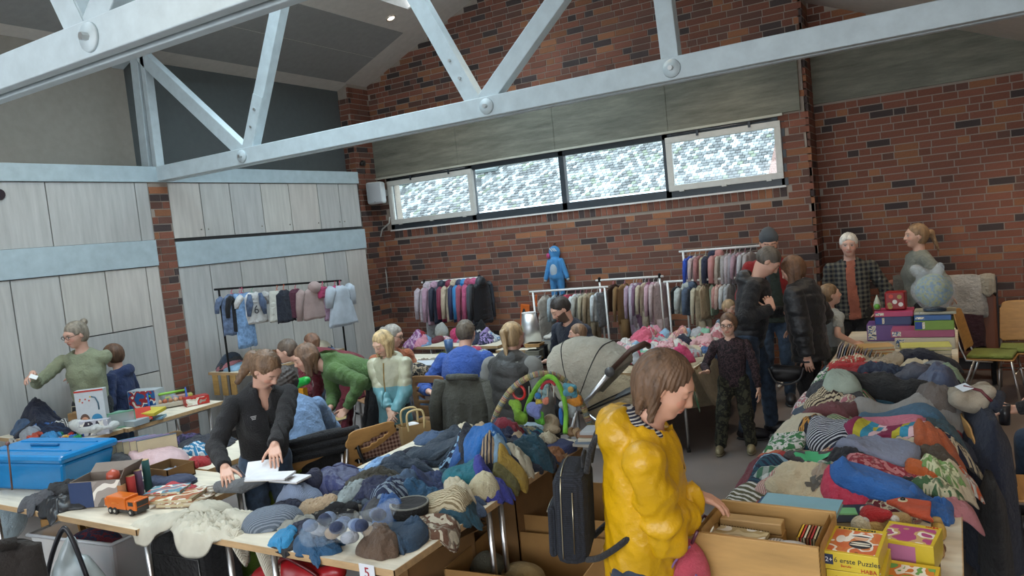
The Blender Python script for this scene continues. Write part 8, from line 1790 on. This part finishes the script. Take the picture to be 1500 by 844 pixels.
gi = person('blonde girl in a cream and aqua jacket holding her hands together', (-4.30, 5.02), -168, 1.36, dict(mat=M('rain', 'b0ae94'), lower=(.90, M('rain', '6a9ca4')), inf=.030, hem=-.12, hood=1, name='jacket', flare=.02, fold=.012), head=(-22, -26, 0), hk=1.12,
  LH=W_(578, 606, Y=4.84), RH=W_(572, 608, Y=4.82), hdir=(('w', -.6, -.3, -.6), ('w', .5, -.3, -.7)), legs=dict(mat=black_t), hair=dict(style='long', color=(.50, .36, .18), len=.13, fringe=.05), eyes='down', skin=(.68, .42, .31), hres=.006)
for k in range(9): onbody(gi, 'zip', 0, -.04-.05*k, .012, .05, M('cloth', '9a7c40'), body='jacket')
person('grey-haired woman with glasses seated behind the blonde girl', (-5.08, 5.95), -120, 1.62, dict(mat=M('cloth', 'b46a48'), name='jumper'), sit=.46, lean=.1, head=(50, -16, 0), legs=dict(mat=den), hair=dict(style='bun', color=(.26, .24, .21)), glasses=True)
person('brown-haired child in a white top by the raised table', (-6.38, 6.20), 130, 1.16, dict(mat=M('cloth', 'b8aca8'), name='shirt'), head=(0, -16, 0), hk=1.2, legs=dict(mat=den), hair=dict(style='bob', color=(.17, .085, .05), len=.09))
person('person in a wine-red top bending down behind the green jacket', (-5.62, 5.72), 122, 1.72, dict(mat=M('cloth', '6c1a28'), inf=.02, hem=-.20, flare=.04, vert=1, name='long_top'), lean=1.35, head=(0, -10, 0), legs=dict(mat=M('cloth', '6a2030')), hair=dict(style='short', color=(.1, .07, .05)))
person('man in a bright blue shirt seated with his back to the camera', (-3.98, 5.62), 14, 1.80, dict(mat=M('cloth', '3559a8'), inf=.020, hem=-.03, name='shirt', fold=.014, fine=.010), sit=.45, lean=.34, head=(4, -18, 0), build=1.12, LH=W_(628, 574, Y=5.34), RH=(.26, .42, .78), hdir=(('w', .9, .2, -.1), None), legs=dict(mat=den), hair=dict(style='short', color=(.09, .07, .05), curl=.010))
pv_ = person('seated woman with a blonde ponytail and dark grey body warmer, seen from behind', (-3.30, 5.36), 2, 1.74, dict(mat=M('puffer', '2c2b29'), sleevemat=M('knit', '7c7c78'), inf=.034, hem=-.04, name='body_warmer', quilt=24, qa=.014, fold=.008), sit=.45, lean=.12, head=(-8, -12, 0), build=1.05, legs=dict(mat=black_t), hair=dict(style='pony', color=(.34, .23, .12), len=.24, ty=.10, dir=(.15, -.12, -1)))
nk = Vector(pv_['neck'])-Vector(pv_['fw'])*.06; soft('hood', [('e', (nk.x, nk.y, nk.z-.01), (.125, .075, .05)), ('e', (nk.x+.05, nk.y-.02, nk.z-.03), (.08, .06, .04)), ('s', (nk.x, nk.y+.05, nk.z+.06), (.07, .07, .06))], M('knit', '85877f'), pv_['T'], .010, .010, 30)
person('dark-haired man in a navy jumper looking down behind the pushchair', (-3.58, 7.25), 160, 1.80, dict(mat=M('cloth', '1d2436'), inf=.018, name='jumper'), sit=.46, lean=.16, head=(-24, -30, 0), build=1.05, legs=dict(mat=black_t), hair=dict(style='crop', color=(.022, .016, .013), fringe=.05), beard=(.05, .03, .02), hres=.0065, eyes='down')
k1, a1 = W_(826, 546, Y=5.9), W_(802, 528, Y=5.95)
ch = person('child in plum leggings and mustard socks lying behind the pushchair hood', (-2.95, 6.05), 120, .95, dict(mat=M('cloth', '5a3446'), name='jumper'), sit=.70, hk=1.3, legs=dict(mat=M('cloth', '4a2438')), only={-1: (k1, a1), 1: (W_(832, 560, Y=5.85), W_(806, 552, Y=5.85))}, hair=dict(style='short', color=(.2, .12, .07)), shoes='b8902c')
# the woman in yellow
y_ = person('woman in a yellow raincoat with a dark backpack reaching into the wooden crate', (-1.02, 2.45), -72, 1.66, dict(mat=M('rain', 'c99a08'), inf=.029, hem=-.34, flare=.055, collar=.012, hood=1.2, out=1.05, name='raincoat', fold=.016, ff=12, fine=.014, wr=.010, wf=60, cuff=.026, vert=1), lean=.10, head=(-4, -30, 3),
  RH=W_(1012, 722, z=1.09), hdir=(None, ('w', .85, .3, -.35)), palms=(None, np.array([0, .3, -1])), hands=(.5, .45), LH=(-.2, .10, .70), legs=dict(mat=M('denim', '2a3444')), hair=dict(style='bob', color=(.11, .062, .035), len=.12, front=0, fringe=.11, dir=(-.1, -.25, -1)), eyes='down', res=.0085, hres=.0042, skin=(.62, .34, .235))
nk = Vector(y_['neck']); fw = Vector(y_['fw']); rt = Vector(y_['rt']); stp = M('stripe', '20243c', 'c8c4bc', s=3.5)
soft('striped_hood', [('e', tuple(nk-fw*.065+Vector((0, 0, .035))), (.10, .062, .055)), ('c', tuple(nk-fw*.05-rt*.07+Vector((0, 0, .03))), tuple(nk+fw*.02-rt*.085+Vector((0, 0, .0))), .035, .03), ('c', tuple(nk-fw*.05+rt*.07+Vector((0, 0, .03))), tuple(nk+fw*.03+rt*.08+Vector((0, 0, .0))), .035, .03)], stp, y_['T'], .007, .006, 40)
for k in range(5):
    o = onbody(y_, 'button', .0, -.12-.125*k, .014, .014, M('metal', '3a3028'), body='raincoat')
onbody(y_, 'zip', .045, -.34, .012, .30, M('paint', (.03, .03, .03)), body='raincoat')
# backpack on her back: chequered dark canvas
bp = thing('backpack', 'dark chequered backpack with black straps on the back of the woman in yellow', 'backpack', (0, 0, 0)); bc = Vector((y_['T'].location.x, y_['T'].location.y, 0)); yw = R(-72); fwd = Vector((-math.sin(yw), math.cos(yw), 0)); side_ = Vector((math.cos(yw), math.sin(yw), 0))
bp.location = bc-fwd*.235+Vector((0, 0, 1.085)); bp.rotation_euler = (R(-3), 0, yw)
cv = M('check', '181b22', '2c313c', s=9); box('body', (-.125, -.065, -.175), (.125, .06, .165), cv, bp, .045); box('front_pocket', (-.105, -.085, -.15), (.105, -.055, .04), cv, bp, .02)
for x in (-.07, .09): pass
zm = M('metal', 'b0a890', rough=.3); tube('zip', SP_([(.1265, -.03, -.14), (.1275, -.03, .0), (.122, -.03, .12), (.07, -.03, .166), (-.07, -.03, .166), (-.122, -.03, .12), (-.1275, -.03, -.14)]), .0025, zm, bp, 5); tube('pocket_zip', [(.09, -.087, .015), (.0, -.089, .018), (-.09, -.087, .015)], .0025, zm, bp, 5); tube('side_zip', [(.127, .01, -.12), (.127, .01, .1)], .0022, zm, bp, 5)
tube('haul_loop', SP_([(-.03, .04, .16), (-.03, .04, .20), (.03, .04, .20), (.03, .04, .16)]), .007, M('cloth', (.012, .012, .014)), bp)
L_ = Matrix.Rotation(-yw, 3, 'Z')
for s in (-1, 1):
    sh_ = [Vector((s*.06, .055, .15)), Vector((s*.075, .09, .27)), Vector((s*.085, .18, .325)), Vector((s*.10, .29, .29)), Vector((s*.125, .335, .17)), Vector((s*.135, .30, .06)), Vector((s*.16, .20, -.04)), Vector((s*.155, .11, -.11)), Vector((s*.10, .05, -.15))]
    MB().tube(SP_(sh_), .011, 8).obj('strap', M('cloth', (.014, .014, .016)), bp, True)
# boy in camouflage trousers
cb = person('boy with glasses in a dark patterned shirt and camouflage trousers', (-1.74, 6.52), 188, 1.20, dict(mat=M('floral', '241d22', '4c383e', s=2.2), inf=.008, name='shirt', hem=-.05), head=(-6, -6, 0), hk=1.16, RH=W_(1037, 545, Y=6.25), LH=(-.22, .06, .50), hdir=(None, ('w', -.5, -.6, .1)), step=[(-.04, .0), (.08, .06)],
  legs=dict(mat=M('camo', '4a4a3a', '23241f', s=2), inf=.020), hair=dict(style='bowl', color=(.13, .075, .045), fringe=.05), glasses=True, shoes='948a6c', skin=(.62, .38, .28), hres=.006)
person('small fair-haired boy in pale blue behind the baby clothes table', (-2.30, 8.62), -140, 1.06, dict(mat=M('cloth', '8aa0b0'), name='shirt'), head=(25, -12, 0), hk=1.25, legs=dict(mat=den), hair=dict(style='short', color=(.36, .25, .14), fringe=.03), skin=(.62, .4, .3))
mb_ = person('man in a black padded body warmer with his head bowed and hand at his mouth', (-1.66, 6.98), -84, 1.78, dict(mat=M('puffer', '14161c'), sleevemat=M('cloth', '111319'), inf=.026, quilt=46, hem=-.05, hood=1, name='body_warmer', fold=.008), lean=.16, head=(8, -46, 0), RH=W_(1131, 452, Y=6.80), LH=(-.18, .30, 1.12), hdir=(None, ('w', -.35, .2, .9)), hands=(.6, 1.2), palms=(None, np.array([-1, -.4, 0])),
  legs=dict(mat=M('denim', '2c3a4c'), inf=.016), step=[(-.02, .10), (.0, -.12)], hair=dict(style='crop', color=(.10, .085, .07)), shoes=(.015, .015, .02), eyes='down')
wb = person('woman with long brown hair in a black puffer coat carrying a belt bag', (-1.20, 7.12), 78, 1.64, dict(mat=M('puffer', '15161a'), inf=.045, quilt=34, qa=.016, hem=-.10, collar=.03, flare=.03, name='puffer_coat', fold=.008), lean=.06, head=(10, -24, 0), LH=(-.20, -.06, .74), RH=(.20, .18, .95), legs=dict(mat=M('cloth', '101014'), inf=.008), hair=dict(style='long', color=(.13, .065, .033), len=.34, front=.9, vol=1.08), shoes=(.01, .01, .012))
bb = thing('belt_bag', 'black crescent shoulder bag at the hip of the woman in the puffer coat', 'bag', tuple(at(1152, 545, Y=6.85)), R(104)); soft('body', [('c', (0, -.10, .0), (0, .10, .02), .05, .05), ('e', (0, 0, -.03), (.05, .14, .06))], M('leather', '131317'), bb, .012); tube('strap', SP_([(-.05, -.14, .04), (-.05, -.10, -.06), (-.05, .0, -.10), (-.05, .10, -.07), (-.05, .15, .05)]), .008, M('leather', (.05, .05, .055)), bb)
bn = person('bearded man in a grey beanie and red jacket at the clothes rail', (-1.72, 8.25), -168, 1.86, dict(mat=M('cloth', '981e22'), front=(.085, M('cloth', '2c3a34')), inf=.028, name='jacket', hem=-.06), head=(6, -20, 0), legs=dict(mat=den), hair=dict(style='crop', color=(.04, .03, .025)), beard=(.03, .02, .015), eyes='down')
hc, HRm, hh = bn['HC'], bn['HR'], bn['Hh']; hp = lambda x, y, z: tuple(hc+HRm@(np.array([x, y, z])*hh))
soft('beanie', [('e', hp(0, -.06, .22), (.40*hh, .46*hh, .36*hh), dict(R=HRm)), ('e', hp(0, -.14, .42), (.28*hh, .34*hh, .22*hh), dict(R=HRm)), ('s', hp(0, .42, -.18), (.26*hh, .26*hh, .30*hh))], M('knit', '4a5056'), bn['T'], .009, .004, 40)
nk = bn['neck']; soft('scarf', [('c', tuple(nk+np.array([.07*math.cos(a_), .065*math.sin(a_), .03])), tuple(nk+np.array([.07*math.cos(a_+.7), .065*math.sin(a_+.7), .03])), .032, .032) for a_ in [i*.7 for i in range(9)]]+[('c', tuple(nk+np.array([.02, .09, 0])), tuple(nk+np.array([.03, .12, -.2])), .045, .04)], M('knit', '39434c'), bn['T'], .010, .006, 30)
person('boy in a white t-shirt turning to look up at the woman in the plaid shirt', (-1.08, 7.66), -52, 1.29, dict(mat=M('cloth', 'a4a8a4'), inf=.012, sleeve=.45, name='t_shirt', skin_in=.012), head=(-12, 8, 0), hk=1.16, RH=W_(1252, 502, Y=7.50), LH=(-.12, .16, .72), hdir=(None, ('w', .9, .1, -.3)), legs=dict(mat=M('cloth', '5c5a50')), hair=dict(style='short', color=(.22, .14, .075), fringe=.02), skin=(.60, .36, .27))
person('white-haired woman in an open plaid shirt over a peach top', (-.99, 8.66), -170, 1.74, dict(mat=M('plaid', '1c2230', '6a6a60', s=1.3), front=(.040, M('cloth', 'a86450')), inf=.022, hem=-.05, name='plaid_shirt', flare=.02), head=(-4, -4, 0), LH=(-.26, .12, .90), RH=(.24, .02, .80), legs=dict(mat=M('cloth', '26282c'), inf=.018), hair=dict(style='short', color=(.62, .60, .55), fringe=.01, vol=1.04), skin=(.60, .36, .28))
person('woman with a ponytail in a grey-green jumper talking in profile', (-.36, 8.93), 112, 1.77, dict(mat=M('cloth', '7b8078'), inf=.018, name='jumper', bust=1, fold=.012), lean=-.03, head=(0, 2, 0), LH=(-.18, -.20, 1.02), RH=(.26, -.02, 1.12), legs=dict(mat=black_t), hair=dict(style='pony', color=(.24, .15, .08), len=.20, ty=.12, dir=(0, -.35, -1), curl=.006, fringe=.06), skin=(.60, .36, .27))
person('seated person in jeans at the right edge with only a hand and knee showing', (.74, 5.52), 104, 1.72, dict(mat=M('cloth', '1c1e24'), name='jumper'), sit=.46, lean=.1, LH=W_(1486, 600, Y=5.30), RH=(.2, .3, .75), hdir=(('w', -.9, -.1, .0), None), hands=(.9, .5), legs=dict(mat=den), hair=dict(style='short', color=(.1, .07, .05)))
T2 = thing('black_beaker', 'dark drinking cup in the hand at the right edge', 'cup', tuple(at(1471, 605, Y=5.28))); MB().lathe([(.028, -.07), (.036, .05), (.033, .05), (.001, -.06)], 20).obj('cup', M('plastic', (.02, .02, .025)), T2, True)
